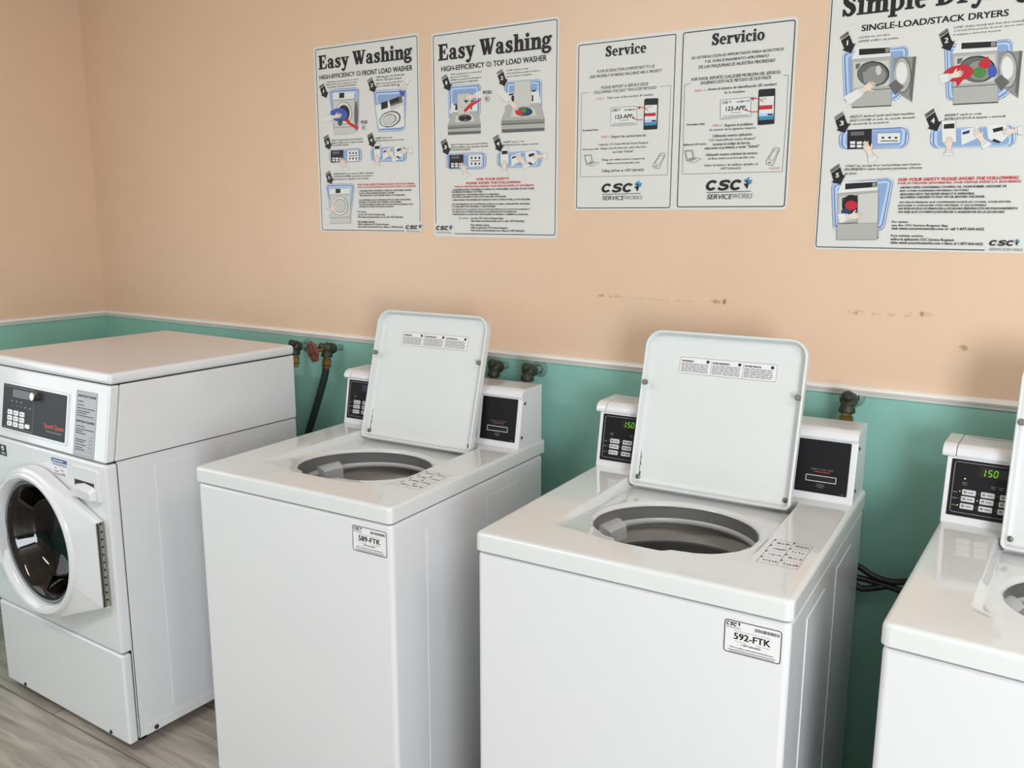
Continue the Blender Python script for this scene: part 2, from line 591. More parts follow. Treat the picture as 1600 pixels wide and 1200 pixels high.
G['n'] = (0.74, _box(0.09, 0, 0.30, 0.70) + _box(0, 0.62, 0.2, 0.70) + _box(0, 0, 0.38, 0.08) + _box(0.41, 0, 0.75, 0.08) + _stroke([(0.28, 0.50, 0.08), (0.38, 0.62, 0.12), (0.52, 0.60, 0.19), (0.57, 0.45, SW), (0.57, 0.04, SW)]))
G['m'] = (1.08, G['n'][1] + _box(0.76, 0, 1.09, 0.08) + _stroke([(0.62, 0.50, 0.08), (0.72, 0.62, 0.12), (0.86, 0.60, 0.19), (0.92, 0.45, SW), (0.92, 0.04, SW)]))
G['g'] = (0.66, _ring(0.28, 0.46, 0.26, 0.25, 0.17, 0.09) + _stroke([(0.46, 0.58, 0.10), (0.54, 0.68, 0.08), (0.64, 0.66, 0.08)]) + _ball(0.60, 0.63, 0.07)
          + _stroke([(0.14, 0.24, 0.12), (0.10, 0.13, 0.13), (0.22, 0.07, 0.13), (0.42, 0.06, 0.15), (0.54, -0.04, 0.15), (0.46, -0.19, 0.11), (0.26, -0.23, 0.11), (0.09, -0.15, 0.14), (0.10, -0.02, 0.12), (0.20, 0.05, 0.1)]))
G['S'] = (0.72, _stroke([(0.56, 0.72, 0.13), (0.47, 0.90, 0.12), (0.30, 0.93, 0.15), (0.15, 0.76, 0.23), (0.26, 0.58, 0.26), (0.46, 0.44, 0.27), (0.55, 0.25, 0.23), (0.42, 0.07, 0.15), (0.24, 0.07, 0.12), (0.10, 0.26, 0.12)])
          + _box(0.54, 0.66, 0.62, 1.0) + _box(0.04, 0.0, 0.12, 0.34))
G['e'] = (0.64, _ring(0.31, 0.34, 0.30, 0.36, 0.20, 0.09, 0, 318) + _box(0.16, 0.33, 0.58, 0.41))
G['r'] = (0.58, _box(0.09, 0, 0.30, 0.70) + _box(0, 0.62, 0.2, 0.70) + _box(0, 0, 0.42, 0.08) + _stroke([(0.28, 0.46, 0.08), (0.36, 0.60, 0.10), (0.48, 0.64, 0.10)]) + _ball(0.49, 0.57, 0.11))
G['v'] = (0.68, _stroke([(0.16, 0.66, 0.22), (0.36, 0.06, 0.20)]) + _stroke([(0.56, 0.66, 0.10), (0.38, 0.06, 0.10)]) + _box(-0.02, 0.62, 0.36, 0.70) + _box(0.44, 0.62, 0.70, 0.70) + [[(0.27, 0.1), (0.33, -0.02), (0.39, -0.02), (0.45, 0.1)]])
G['c'] = (0.60, _ring(0.31, 0.34, 0.30, 0.36, 0.20, 0.09, 48, 320) + _ball(0.48, 0.53, 0.105))
G['o'] = (0.68, _ring(0.33, 0.34, 0.32, 0.36, 0.19, 0.09))
G['p'] = (0.74, _box(0.09, -0.28, 0.30, 0.70) + _box(0, 0.62, 0.2, 0.70) + _box(0, -0.28, 0.40, -0.20) + _ring(0.38, 0.34, 0.33, 0.36, 0.20, 0.09, -125, 125))
G['l'] = (0.40, _box(0.09, 0, 0.30, 1.02) + _box(0, 0.94, 0.2, 1.02) + _box(0, 0, 0.39, 0.08))
G['D'] = (0.92, _box(0.10, 0, 0.34, 1) + _box(0, 0, 0.3, 0.09) + _box(0, 0.91, 0.3, 1) + _ring(0.34, 0.5, 0.54, 0.5, 0.25, 0.10, -90, 90))
G[' '] = (0.30, [])


def put_headline(mb, body, x0, x1, z, h, mt, frame):
    polys, x = [], 0.0
    for ch in body:
        adv, qs = G[ch]
        for q in qs:
            polys.append([(x + a, b) for a, b in q])
        x += adv + 0.02
    a = min(q[0] for p in polys for q in p)
    b = max(q[0] for p in polys for q in p)
    s = (x1 - x0) / (b - a)
    for k, p in enumerate(polys):
        mb.add([Vector((0, -k * 0.000004, 0)) + Vector(frame(x0 + (q[0] - a) * s, z + q[1] * h)) for q in p], [list(range(len(p)))], mt)


# wide bold wordmark letters
LOGO = {'C': (1.22, _ring(0.55, 0.5, 0.55, 0.52, 0.27, 0.23, 36, 324)),
        'S': (1.12, _stroke([(0.98, 0.72, 0.20), (0.84, 0.88, 0.20), (0.52, 0.90, 0.22), (0.20, 0.80, 0.24), (0.20, 0.62, 0.24), (0.50, 0.52, 0.25), (0.82, 0.42, 0.25), (0.86, 0.22, 0.24), (0.55, 0.10, 0.22), (0.22, 0.12, 0.20), (0.06, 0.28, 0.20)]))}


def put_wordmark(mb, body, x0, x1, z, h, mt, frame):
    polys, x = [], 0.0
    for ch in body:
        adv, qs = LOGO[ch]
        for q in qs:
            polys.append([(x + a + 0.22 * b, b) for a, b in q])
        x += adv
    a = min(q[0] for p in polys for q in p)
    b = max(q[0] for p in polys for q in p)
    s = (x1 - x0) / (b - a)
    o, ex, ez = Vector(frame(0, 0)), Vector(frame(1, 0)), Vector(frame(0, 1))
    nrm = (ex - o).cross(ez - o).normalized()
    for k, p in enumerate(polys):
        mb.add([nrm * (k * 0.000004) + Vector(frame(x0 + (q[0] - a) * s, z + q[1] * h)) for q in p], [list(range(len(p)))], mt)

# printed matter of the posters: sheet-local millimetres
PRINT={
'P1':[
["l","K",1,2.2,[[450,35],[450,599],[449.8,601.2],[449,602.8],[447.8,604],[446.2,604.8],[444,605],[16,605],[13.8,604.8],[12.2,604],[11,602.8],[10.2,601.2],[10,599],[10,11.5],[10.2,9.3],[11,7.7],[12.2,6.5],[13.8,5.7],[16,5.5],[383,5.5]]],
["s","Easy Washing",21,431,540.3,44,"K",0,0],
["t","HIGH-EFFICIENCY",25,185,507.7,14,"K",1,0],
["p","G3",2,[[213,513],[213,511],[212,509],[211,508],[209,507],[207,506],[204,506],[201,506],[199,506],[196,507],[194,508],[192,509],[191,511],[190,513],[190,515],[191,517],[191,518],[193,520],[195,521],[197,522],[200,522],[202,522],[205,522],[207,521],[209,520],[211,518],[212,517],[213,515]]],
["t","HE",195,208,511.3,6,"W",0,0,3],
["t","FRONT LOAD WASHER",219,429,505.3,16,"K",1,0],
["t","LOAD clothes loosely, and close door securely",54,199,494,5,"K",0,1],
["t","INTRODUZCA la ropa sin compactar, sin exceder",53,195,485.7,5,"K",0,1],
["t","la capacidad y cierre la puerta firmemente",60,190,477.3,6,"K",0,1],
["t","OPEN dispenser, then fill with high",276,396,492.3,6,"K",0,1],
["t","efficiency",276,308,484,6,"K",0,1],
["p","G3",4,[[326,486],[326,485],[325,484],[324,483],[323,482],[322,482],[321,482],[319,482],[318,482],[316,482],[315,483],[314,484],[313,485],[313,486],[313,487],[313,488],[314,489],[314,490],[315,490],[317,491],[318,491],[320,491],[321,491],[322,490],[324,490],[325,489],[325,488],[326,487]]],
["t","HE",316,323,485,3,"W",0,0,5],
["t","liquid detergent",330,385,483,6,"K",0,1],
["t","ABRA el dispensador y llene hasta la",275,389,472.7,5,"K",0,1],
["t","línea con detergente líquido",276,362,464.3,6,"K",0,1],
["p","G3",6,[[377,464],[377,463],[376,462],[375,461],[374,460],[373,460],[372,459],[370,459],[369,460],[368,460],[366,461],[365,462],[365,462],[364,463],[364,465],[364,466],[365,467],[366,467],[367,468],[368,468],[369,469],[371,469],[372,468],[373,468],[375,467],[376,467],[376,466],[377,465]]],
["t","HE",367,374,462.7,3,"W",0,0,7],
["p","B0",8,[[67,459],[68,464],[70,468],[73,471],[79,472],[86,473],[185,471],[192,470],[197,468],[201,465],[203,461],[203,456],[195,343],[193,338],[191,334],[187,331],[181,330],[174,329],[103,331],[96,331],[90,333],[85,336],[82,340],[81,345]]],
["p","B3",9,[[69,458],[69,463],[71,466],[75,469],[80,471],[87,471],[184,469],[191,468],[196,467],[200,464],[202,460],[202,455],[193,344],[192,339],[189,335],[185,333],[180,331],[173,331],[104,332],[97,333],[91,335],[87,338],[84,342],[82,347]]],
["p","W",10,[[70,457],[70,462],[72,466],[75,468],[80,470],[87,470],[184,468],[191,468],[196,466],[199,463],[201,460],[201,455],[192,344],[191,340],[189,336],[185,334],[180,332],[173,332],[104,333],[97,334],[91,336],[87,338],[84,342],[83,347]]],
["p","B2",11,[[72,457],[73,461],[74,464],[77,466],[81,467],[87,467],[185,466],[190,465],[194,464],[197,461],[199,458],[199,455],[190,345],[189,341],[187,338],[184,336],[179,335],[174,335],[103,336],[97,337],[92,338],[89,340],[87,344],[86,348]]],
["p","B1",12,[[77,454],[77,457],[78,460],[81,461],[84,462],[89,463],[183,461],[187,460],[191,459],[193,458],[194,455],[195,452],[186,348],[185,345],[183,343],[181,341],[177,340],[173,340],[104,341],[99,342],[95,343],[93,345],[91,347],[90,351]]],
["p","B0",13,[[84,448],[84,451],[85,453],[87,455],[90,456],[94,456],[179,455],[182,454],[185,453],[187,452],[188,450],[189,447],[180,354],[180,351],[178,349],[176,348],[173,347],[169,347],[107,348],[103,349],[100,350],[98,351],[96,354],[95,356]]],
["p","G5",14,[[86,461],[181,457],[176,324],[83,325]]],
["l","G2",15,0.6,[[86,461],[181,457],[176,324],[83,325],[86,461]]],
["p","W",16,[[86,461],[181,457],[180,434],[85,438]]],
["p","K",17,[[113,458],[136,458],[135,441],[112,442]]],
["p","G3",18,[[87,438],[180,435],[180,432],[87,436]]],
["p","G3",19,[[84,349],[176,347],[176,345],[84,347]]],
["p","G3",20,[[169,390],[168,382],[164,374],[160,368],[153,362],[146,358],[138,356],[129,355],[121,357],[113,360],[106,365],[100,371],[96,378],[93,386],[93,395],[94,403],[97,410],[102,417],[109,423],[116,427],[124,429],[133,429],[141,428],[149,425],[156,420],[162,413],[166,406],[168,398]]],
["p","W",21,[[165,390],[164,383],[161,376],[157,369],[151,364],[144,361],[136,358],[129,358],[121,359],[113,362],[107,367],[101,372],[98,379],[95,387],[95,394],[96,402],[99,409],[104,415],[109,420],[116,424],[124,426],[132,427],[140,425],[147,422],[153,418],[158,412],[162,405],[165,398]]],
["p","G3",22,[[159,391],[158,385],[156,379],[153,374],[148,370],[142,367],[136,365],[130,365],[123,366],[117,368],[112,372],[108,376],[105,382],[103,388],[102,394],[103,400],[106,406],[110,411],[114,415],[120,418],[126,419],[132,420],[139,419],[145,416],[150,413],[154,408],[157,403],[159,397]]],
["p","K",23,[[156,391],[155,385],[153,380],[149,376],[145,372],[140,369],[135,368],[129,368],[123,369],[118,371],[113,374],[109,378],[106,383],[105,388],[104,394],[105,399],[107,404],[111,409],[115,413],[120,415],[126,417],[131,417],[137,416],[142,414],[147,411],[151,406],[154,402],[155,396]]],
["p","G4",24,[[178,438],[199,424],[191,331],[175,340]]],
["p","G2",25,[[195,386],[194,377],[193,368],[192,360],[190,354],[189,349],[187,346],[185,345],[183,347],[181,350],[180,355],[179,361],[178,369],[178,378],[178,387],[179,396],[180,404],[181,412],[183,418],[184,423],[186,426],[188,427],[190,426],[192,423],[193,418],[194,411],[195,404],[195,395]]],
["p","B3",26,[[147,386],[146,381],[143,377],[139,373],[133,369],[126,367],[118,366],[109,366],[101,367],[93,369],[86,372],[80,376],[76,380],[74,385],[73,390],[74,395],[77,400],[82,403],[88,407],[95,409],[103,410],[111,410],[120,409],[127,407],[134,404],[140,400],[144,396],[147,391]]],
["p","B3",27,[[93,395],[93,392],[92,390],[90,388],[88,386],[86,385],[83,384],[81,384],[78,385],[76,386],[73,387],[72,389],[70,391],[69,393],[69,396],[70,398],[71,401],[72,403],[74,404],[77,405],[79,406],[82,406],[84,406],[87,405],[89,403],[91,402],[92,399],[93,397]]],
["p","GRD",28,[[124,362],[124,360],[123,358],[121,356],[119,354],[117,353],[115,352],[113,352],[110,352],[108,353],[106,355],[104,356],[103,359],[102,361],[102,364],[103,366],[103,368],[105,370],[107,372],[109,373],[111,374],[114,374],[116,374],[118,373],[120,371],[122,369],[123,367],[124,365]]],
["p","R",29,[[135,367],[151,376],[158,361],[195,345],[191,334],[153,353]]],
["p","S",30,[[77,387],[91,389],[97,395],[104,397],[105,396],[100,392],[102,390],[116,393],[117,391],[105,388],[122,390],[123,387],[107,384],[122,385],[122,383],[106,381],[117,380],[117,378],[100,378],[91,378],[80,377]]],
["l","O",31,0.5,[[77,387],[91,389],[97,395],[104,397],[105,396],[100,392],[102,390],[116,393],[117,391],[105,388],[122,390],[123,387],[107,384],[122,385],[122,383],[106,381],[117,380],[117,378],[100,378],[91,378],[80,377]]],
["p","W",32,[[79,389],[84,375],[78,374],[73,389]]],
["l","O",33,0.5,[[79,389],[84,375],[78,374],[73,389],[79,389]]],
["p","W",34,[[73,390],[78,373],[40,366],[33,387]]],
["l","O",35,0.5,[[33,387],[73,390],[78,373],[40,366]]],
["t","POD",207,235,353,11,"K",1,0],
["p","G3",36,[[229,340],[228,339],[227,337],[226,336],[225,334],[223,333],[221,333],[218,333],[216,333],[214,334],[212,335],[211,336],[210,338],[209,340],[209,341],[209,343],[210,345],[211,346],[213,348],[215,349],[217,349],[219,349],[221,349],[223,348],[225,347],[227,346],[228,344],[228,342]]],
["p","G5",37,[[227,341],[227,339],[226,338],[225,336],[224,335],[222,335],[220,334],[218,334],[217,335],[215,335],[214,336],[212,337],[211,338],[211,340],[211,341],[211,343],[212,344],[213,345],[214,346],[216,347],[217,348],[219,348],[221,347],[222,347],[224,346],[225,345],[226,344],[227,342]]],
["p","G2",38,[[222,341],[222,340],[222,339],[221,339],[220,338],[220,338],[219,338],[218,337],[217,338],[216,338],[215,338],[214,339],[214,340],[213,340],[213,341],[213,342],[214,343],[214,343],[215,344],[216,344],[217,345],[218,345],[219,344],[220,344],[221,344],[221,343],[222,342],[222,342]]],
["p","W",39,[[218,339],[222,344],[223,340]]],
["p","B0",40,[[265,442],[265,447],[267,451],[271,453],[276,455],[283,455],[387,452],[393,451],[398,449],[402,447],[403,443],[404,438],[395,336],[394,331],[392,327],[388,324],[382,323],[376,322],[298,323],[291,324],[285,325],[281,328],[278,332],[277,337]]],
["p","B3",41,[[267,441],[267,446],[269,449],[272,452],[277,453],[284,454],[386,450],[392,450],[397,448],[400,445],[402,442],[402,437],[394,337],[393,332],[390,328],[386,326],[381,324],[375,324],[298,325],[292,325],[286,327],[282,330],[280,333],[278,338]]],
["p","W",42,[[268,441],[268,445],[269,449],[273,451],[277,453],[284,453],[386,450],[392,449],[396,447],[399,445],[401,441],[401,437],[393,337],[392,332],[390,329],[386,326],[381,325],[375,325],[298,325],[292,326],[287,328],[283,330],[280,334],[279,339]]],
["p","B2",43,[[270,440],[270,444],[272,447],[274,449],[278,450],[284,450],[386,447],[391,447],[395,445],[397,443],[399,440],[399,437],[391,338],[390,334],[388,331],[385,329],[381,328],[375,327],[298,328],[292,329],[288,330],[285,332],[283,335],[282,339]]],
["p","B1",44,[[275,438],[275,441],[276,443],[278,445],[282,446],[286,446],[384,443],[388,443],[391,441],[393,440],[394,437],[395,434],[386,340],[385,337],[384,335],[381,333],[378,332],[374,332],[299,333],[295,333],[291,334],[289,336],[287,339],[286,342]]],
["p","B0",45,[[282,433],[282,435],[283,437],[285,439],[287,440],[291,440],[379,437],[383,437],[386,436],[387,434],[388,432],[389,430],[380,346],[380,343],[378,341],[376,340],[373,339],[370,339],[303,339],[299,340],[296,341],[294,342],[293,344],[292,347]]],
["p","W",46,[[273,408],[392,427],[392,335],[285,334]]],
["p","K",47,[[296,415],[325,419],[325,398],[297,393]]],
["p","G2",48,[[332,420],[384,432],[390,403],[340,387]]],
["p","K",49,[[332,420],[371,429],[374,415],[334,407]]],
["p","G5",50,[[338,401],[390,411],[390,403],[340,387]]],
["p","G2",51,[[377,371],[378,366],[377,360],[374,354],[369,349],[362,345],[353,341],[344,338],[334,337],[324,336],[314,337],[306,340],[298,343],[293,347],[289,352],[288,358],[289,364],[292,369],[298,375],[305,379],[313,383],[323,385],[333,387],[343,387],[352,386],[361,384],[368,380],[373,376]]],
["p","W",52,[[370,369],[371,365],[370,360],[367,355],[362,351],[356,347],[349,344],[341,341],[332,340],[323,340],[315,341],[307,342],[301,345],[296,349],[293,353],[292,358],[293,363],[296,368],[300,372],[307,376],[314,379],[322,381],[331,383],[340,383],[348,382],[356,380],[362,377],[367,374]]],
["p","G2",53,[[360,367],[360,363],[360,360],[358,356],[354,352],[349,349],[343,347],[337,345],[330,344],[323,344],[316,344],[311,346],[306,348],[302,351],[299,354],[299,358],[299,362],[302,366],[305,369],[310,372],[316,375],[323,377],[329,378],[336,378],[343,377],[349,375],[354,373],[357,370]]],
["p","G5",54,[[355,366],[356,363],[355,359],[353,356],[350,353],[345,350],[340,348],[334,346],[328,345],[322,345],[316,346],[310,347],[306,349],[302,351],[300,354],[300,358],[300,361],[302,365],[306,368],[310,370],[316,373],[321,374],[328,375],[334,375],[340,375],[345,374],[350,372],[353,369]]],
["p","B3",55,[[375,449],[400,444],[392,427],[377,435]]],
["p","S",56,[[397,467],[392,461],[385,459],[381,456],[382,455],[387,457],[388,455],[383,449],[384,448],[390,453],[385,445],[387,444],[394,451],[390,444],[392,443],[397,451],[396,445],[398,445],[402,454],[403,458],[407,463]]],
["l","O",57,0.5,[[397,467],[392,461],[385,459],[381,456],[382,455],[387,457],[388,455],[383,449],[384,448],[390,453],[385,445],[387,444],[394,451],[390,444],[392,443],[397,451],[396,445],[398,445],[402,454],[403,458],[407,463]]],
["p","W",58,[[395,467],[408,461],[411,464],[396,470]]],
["l","O",59,0.5,[[395,467],[408,461],[411,464],[396,470],[395,467]]],
["p","W",60,[[395,471],[411,464],[423,478],[403,487]]],
["l","O",61,0.5,[[403,487],[395,471],[411,464],[423,478]]],
["p","K",62,[[22,486],[43,494],[44,492],[22,483]]],
["p","K",62,[[23,482],[45,491],[46,488],[24,479]]],
["p","K",62,[[25,477],[47,486],[57,464],[35,455]]],
["p","K",62,[[28,457],[64,465],[53,446]]],
["p","K",62,[[34,459],[55,468],[61,462],[35,454]]],
["t","1",40,43,464,11,"W",1,0,63],
["p","K",64,[[239,488],[261,497],[262,495],[240,486]]],
["p","K",64,[[241,484],[262,493],[263,491],[242,482]]],
["p","K",64,[[243,480],[264,489],[273,467],[252,458]]],
["p","K",64,[[245,459],[281,468],[269,449]]],
["p","K",64,[[251,462],[272,471],[277,465],[252,457]]],
["t","2",254,264,467,11,"W",1,0,65],
["t","SELECT desired cycle and start machine",71,212,303.3,6,"K",0,1],
["t","SELECCIONE el ciclo de lavado deseado",71,215,294.3,6,"K",0,1],
["t","y encienda la máquina",73,148,287,6,"K",0,1],
["p","B0",66,[[57,261],[58,267],[60,272],[65,275],[72,277],[80,277],[185,277],[193,276],[199,274],[203,271],[206,266],[206,261],[206,248],[205,242],[202,238],[197,234],[191,232],[183,232],[80,231],[72,232],[65,234],[60,237],[58,242],[57,248]]],
["p","B3",67,[[59,261],[60,267],[62,271],[67,274],[73,276],[81,277],[184,276],[191,276],[197,274],[201,271],[204,266],[204,261],[204,248],[203,242],[200,238],[196,235],[190,233],[182,232],[81,232],[73,233],[67,235],[62,238],[60,242],[59,248]]],
["p","W",68,[[60,261],[61,267],[63,271],[68,274],[74,276],[81,277],[184,276],[191,275],[197,273],[201,271],[203,266],[203,261],[203,247],[202,242],[199,238],[195,235],[189,233],[182,233],[81,232],[74,233],[68,235],[63,238],[61,242],[60,248]]],
["p","B2",69,[[63,263],[64,267],[66,271],[70,274],[75,275],[81,275],[184,275],[190,274],[194,273],[198,270],[200,267],[200,263],[199,246],[199,242],[196,238],[193,236],[188,234],[182,234],[81,233],[75,234],[70,235],[66,238],[64,241],[63,246]]],
["p","B1",70,[[70,264],[70,267],[72,270],[75,272],[79,273],[84,274],[181,273],[186,273],[190,271],[192,269],[194,267],[194,263],[193,246],[193,242],[191,239],[188,237],[184,236],[179,236],[84,235],[79,236],[75,237],[72,239],[70,242],[70,245]]],
["p","B0",71,[[78,262],[79,265],[80,268],[83,270],[86,271],[91,271],[175,271],[179,270],[182,269],[185,267],[186,265],[186,262],[185,247],[185,244],[183,241],[181,240],[177,238],[173,238],[91,238],[86,238],[83,239],[80,241],[79,244],[78,247]]],
["p","K",72,[[66,273],[124,273],[122,234],[64,233]]],
["p","G2",73,[[74,269],[105,269],[105,261],[74,261]]],
["p","W",74,[[72,249],[84,249],[83,244],[71,244]]],
["p","W",74,[[71,242],[83,242],[83,237],[71,237]]],
["p","W",74,[[87,249],[99,249],[99,243],[87,243]]],
["p","W",74,[[87,242],[99,242],[99,236],[87,236]]],
["p","W",74,[[103,248],[115,248],[115,243],[103,243]]],
["p","W",74,[[103,241],[115,241],[114,236],[103,236]]],
["p","W",75,[[141,270],[192,271],[191,235],[139,234]]],
["l","K",76,0.6,[[141,270],[192,271],[191,235],[139,234],[141,270]]],
["p","K",77,[[151,265],[157,265],[156,258],[150,258]]],
["p","K",77,[[150,247],[156,247],[156,241],[150,241]]],
["p","K",77,[[165,264],[171,264],[171,258],[165,258]]],
["p","K",77,[[164,247],[170,247],[170,240],[164,240]]],
["p","K",77,[[179,264],[185,264],[185,257],[179,257]]],
["p","K",77,[[179,246],[185,247],[184,240],[178,240]]],
["p","K",77,[[148,253],[187,253],[186,251],[148,251]]],
["p","S",78,[[135,219],[130,229],[133,236],[133,242],[130,241],[128,236],[125,236],[121,247],[118,246],[120,237],[113,248],[110,248],[115,236],[108,245],[105,244],[112,234],[105,240],[103,238],[111,227],[117,222],[122,215]]],
["l","O",79,0.5,[[135,219],[130,229],[133,236],[133,242],[130,241],[128,236],[125,236],[121,247],[118,246],[120,237],[113,248],[110,248],[115,236],[108,245],[105,244],[112,234],[105,240],[103,238],[111,227],[117,222],[122,215]]],
["p","W",80,[[137,221],[118,216],[119,211],[140,218]]],
["l","O",81,0.5,[[137,221],[118,216],[119,211],[140,218],[137,221]]],
["p","W",82,[[141,218],[118,211],[121,202],[149,211]]],
["l","O",83,0.5,[[149,211],[141,218],[118,211],[121,202]]],
["t","INSERT card or coin",269,340,302,6,"K",0,1],
["t","INTRODUZCA la tarjeta o moneda",269,389,293.7,5,"K",0,1],
["p","B0",84,[[246,260],[247,266],[249,270],[253,274],[259,275],[267,276],[380,274],[387,273],[393,271],[397,268],[399,263],[400,258],[399,243],[399,237],[396,233],[392,230],[386,228],[378,228],[269,230],[262,231],[255,233],[251,236],[248,240],[247,246]]],
["p","B3",85,[[248,260],[249,266],[251,270],[255,273],[261,275],[268,275],[379,273],[386,272],[391,271],[395,267],[397,263],[398,258],[398,243],[397,237],[394,233],[390,230],[385,229],[377,228],[271,230],[263,231],[257,233],[253,236],[250,241],[249,246]]],
["p","W",86,[[249,261],[250,266],[252,270],[256,273],[261,274],[268,275],[378,273],[385,272],[391,270],[394,267],[396,263],[397,258],[397,242],[396,237],[393,233],[389,231],[384,229],[377,229],[271,231],[264,231],[258,233],[254,236],[251,240],[250,246]]],
["p","B2",87,[[252,262],[253,266],[255,270],[258,272],[262,274],[268,274],[378,272],[384,271],[389,270],[392,267],[393,264],[394,260],[393,241],[393,237],[391,233],[387,231],[383,230],[377,229],[271,232],[265,232],[260,234],[257,236],[254,240],[253,244]]],
["p","B1",88,[[258,263],[259,266],[260,269],[263,271],[266,272],[271,272],[376,270],[380,270],[384,269],[387,267],[388,264],[388,261],[388,241],[387,237],[386,234],[383,233],[379,232],[375,231],[273,233],[269,234],[265,235],[262,237],[260,240],[259,243]]],
["p","B0",89,[[266,261],[266,265],[268,267],[270,269],[273,269],[277,270],[370,268],[374,268],[377,267],[379,265],[380,263],[381,260],[380,242],[380,239],[378,237],[376,235],[373,234],[369,234],[280,236],[275,236],[272,237],[270,239],[268,241],[267,244]]],
["p","W",90,[[261,285],[261,285],[262,286],[262,286],[262,286],[263,286],[288,287],[288,287],[289,287],[289,287],[289,287],[289,286],[289,243],[289,243],[289,242],[288,242],[288,242],[287,242],[263,241],[262,241],[262,241],[261,241],[261,241],[261,242]]],
["l","O",91,0.6,[[261,286],[289,287],[289,242],[261,241],[261,286]]],
["p","K",92,[[265,280],[286,280],[286,270],[265,270]]],
["p","S",93,[[266,223],[266,233],[260,239],[258,244],[261,244],[264,240],[267,241],[267,251],[269,251],[271,242],[272,254],[276,254],[276,242],[278,252],[281,252],[279,241],[283,248],[285,247],[283,236],[280,230],[279,223]]],
["l","O",94,0.5,[[266,223],[266,233],[260,239],[258,244],[261,244],[264,240],[267,241],[267,251],[269,251],[271,242],[272,254],[276,254],[276,242],[278,252],[281,252],[279,241],[283,248],[285,247],[283,236],[280,230],[279,223]]],
["p","W",95,[[264,225],[282,224],[283,220],[262,221]]],
["l","O",96,0.5,[[264,225],[282,224],[283,220],[262,221],[264,225]]],
["p","W",97,[[261,221],[284,220],[286,214],[258,216]]],
["l","O",98,0.5,[[258,216],[261,221],[284,220],[286,214]]],
["p","W",99,[[298,265],[333,273],[327,247],[299,235]]],
["p","B4",100,[[301,262],[316,266],[314,260],[301,256]]],
["p","W",101,[[348,274],[383,276],[392,255],[372,236],[350,246]]],
["p","K",102,[[359,266],[379,270],[378,262],[360,259]]],
["p","K",103,[[361,246],[375,239],[369,237],[356,242]]],
["p","S",104,[[351,242],[344,252],[345,259],[343,265],[340,264],[340,259],[337,259],[330,268],[327,268],[332,259],[323,269],[320,268],[328,257],[318,266],[316,264],[325,254],[317,259],[315,258],[326,248],[333,244],[339,237]]],
["l","O",105,0.5,[[351,242],[344,252],[345,259],[343,265],[340,264],[340,259],[337,259],[330,268],[327,268],[332,259],[323,269],[320,268],[328,257],[318,266],[316,264],[325,254],[317,259],[315,258],[326,248],[333,244],[339,237]]],
["p","W",106,[[352,245],[335,237],[338,233],[356,242]]],
["l","O",107,0.5,[[352,245],[335,237],[338,233],[356,242],[352,245]]],
["p","W",108,[[357,242],[337,233],[341,224],[367,236]]],
["l","O",109,0.5,[[367,236],[357,242],[337,233],[341,224]]],
["p","S",110,[[408,256],[396,255],[390,250],[384,249],[383,250],[388,253],[387,255],[375,254],[374,255],[385,257],[370,257],[370,259],[384,260],[371,261],[372,263],[385,263],[376,265],[377,266],[391,266],[398,265],[407,265]]],
["l","O",111,0.5,[[408,256],[396,255],[390,250],[384,249],[383,250],[388,253],[387,255],[375,254],[374,255],[385,257],[370,257],[370,259],[384,260],[371,261],[372,263],[385,263],[376,265],[377,266],[391,266],[398,265],[407,265]]],
["p","W",112,[[406,254],[405,266],[410,267],[411,253]]],
["l","O",113,0.5,[[406,254],[405,266],[410,267],[411,253],[406,254]]],
["p","W",114,[[411,253],[410,268],[422,270],[424,251]]],
["l","O",115,0.5,[[424,251],[411,253],[410,268],[422,270]]],
["t","PLEASE WAIT, your remote will be unlocked",74,257,192,6,"K",0,1],
["t","POR FAVOR ESPERE, la apertura de la puerta se",74,253,183.3,6,"K",0,1],
["t","abrirá después de completar el ciclo de lavado",73,235,174.7,6,"K",0,1],
["p","B0",116,[[38,148],[38,153],[39,157],[43,159],[48,161],[55,162],[150,161],[157,161],[162,159],[166,156],[167,152],[167,147],[149,58],[148,53],[145,50],[141,48],[135,48],[129,50],[71,67],[64,69],[59,73],[54,77],[51,81],[50,87]]],
["p","B3",117,[[39,147],[39,152],[41,156],[44,158],[49,160],[56,160],[150,160],[156,159],[161,158],[164,155],[166,151],[166,147],[148,59],[147,55],[144,51],[140,50],[135,50],[128,51],[72,68],[65,71],[60,74],[56,78],[53,82],[51,87]]],
["p","W",118,[[40,147],[40,152],[41,155],[45,158],[50,159],[56,160],[150,159],[156,159],[161,157],[164,155],[165,151],[165,146],[148,59],[146,55],[143,52],[140,50],[135,50],[129,51],[72,69],[65,71],[60,74],[57,78],[54,82],[52,87]]],
["p","B2",119,[[42,147],[42,151],[43,154],[46,156],[50,157],[56,158],[150,157],[155,157],[159,156],[162,153],[163,150],[163,147],[146,60],[144,56],[142,53],[139,52],[135,52],[130,53],[71,72],[66,74],[62,76],[59,80],[57,83],[55,87]]],
["p","B1",120,[[47,146],[47,149],[48,151],[50,153],[53,154],[57,154],[148,154],[153,154],[156,152],[158,151],[159,148],[159,145],[142,62],[141,59],[139,57],[137,56],[134,56],[130,57],[73,76],[69,78],[66,80],[63,83],[61,85],[60,89]]],
["p","B0",121,[[53,142],[53,145],[54,147],[55,148],[58,149],[62,149],[143,149],[147,149],[150,148],[152,146],[153,144],[153,142],[138,67],[137,64],[136,62],[133,61],[131,62],[127,63],[78,81],[75,83],[72,85],[70,87],[68,90],[67,93]]],
["p","G5",122,[[55,146],[150,147],[146,30],[51,27]]],
["l","G2",123,0.6,[[55,146],[150,147],[146,30],[51,27],[55,146]]],
["p","W",124,[[55,146],[150,147],[149,127],[54,126]]],
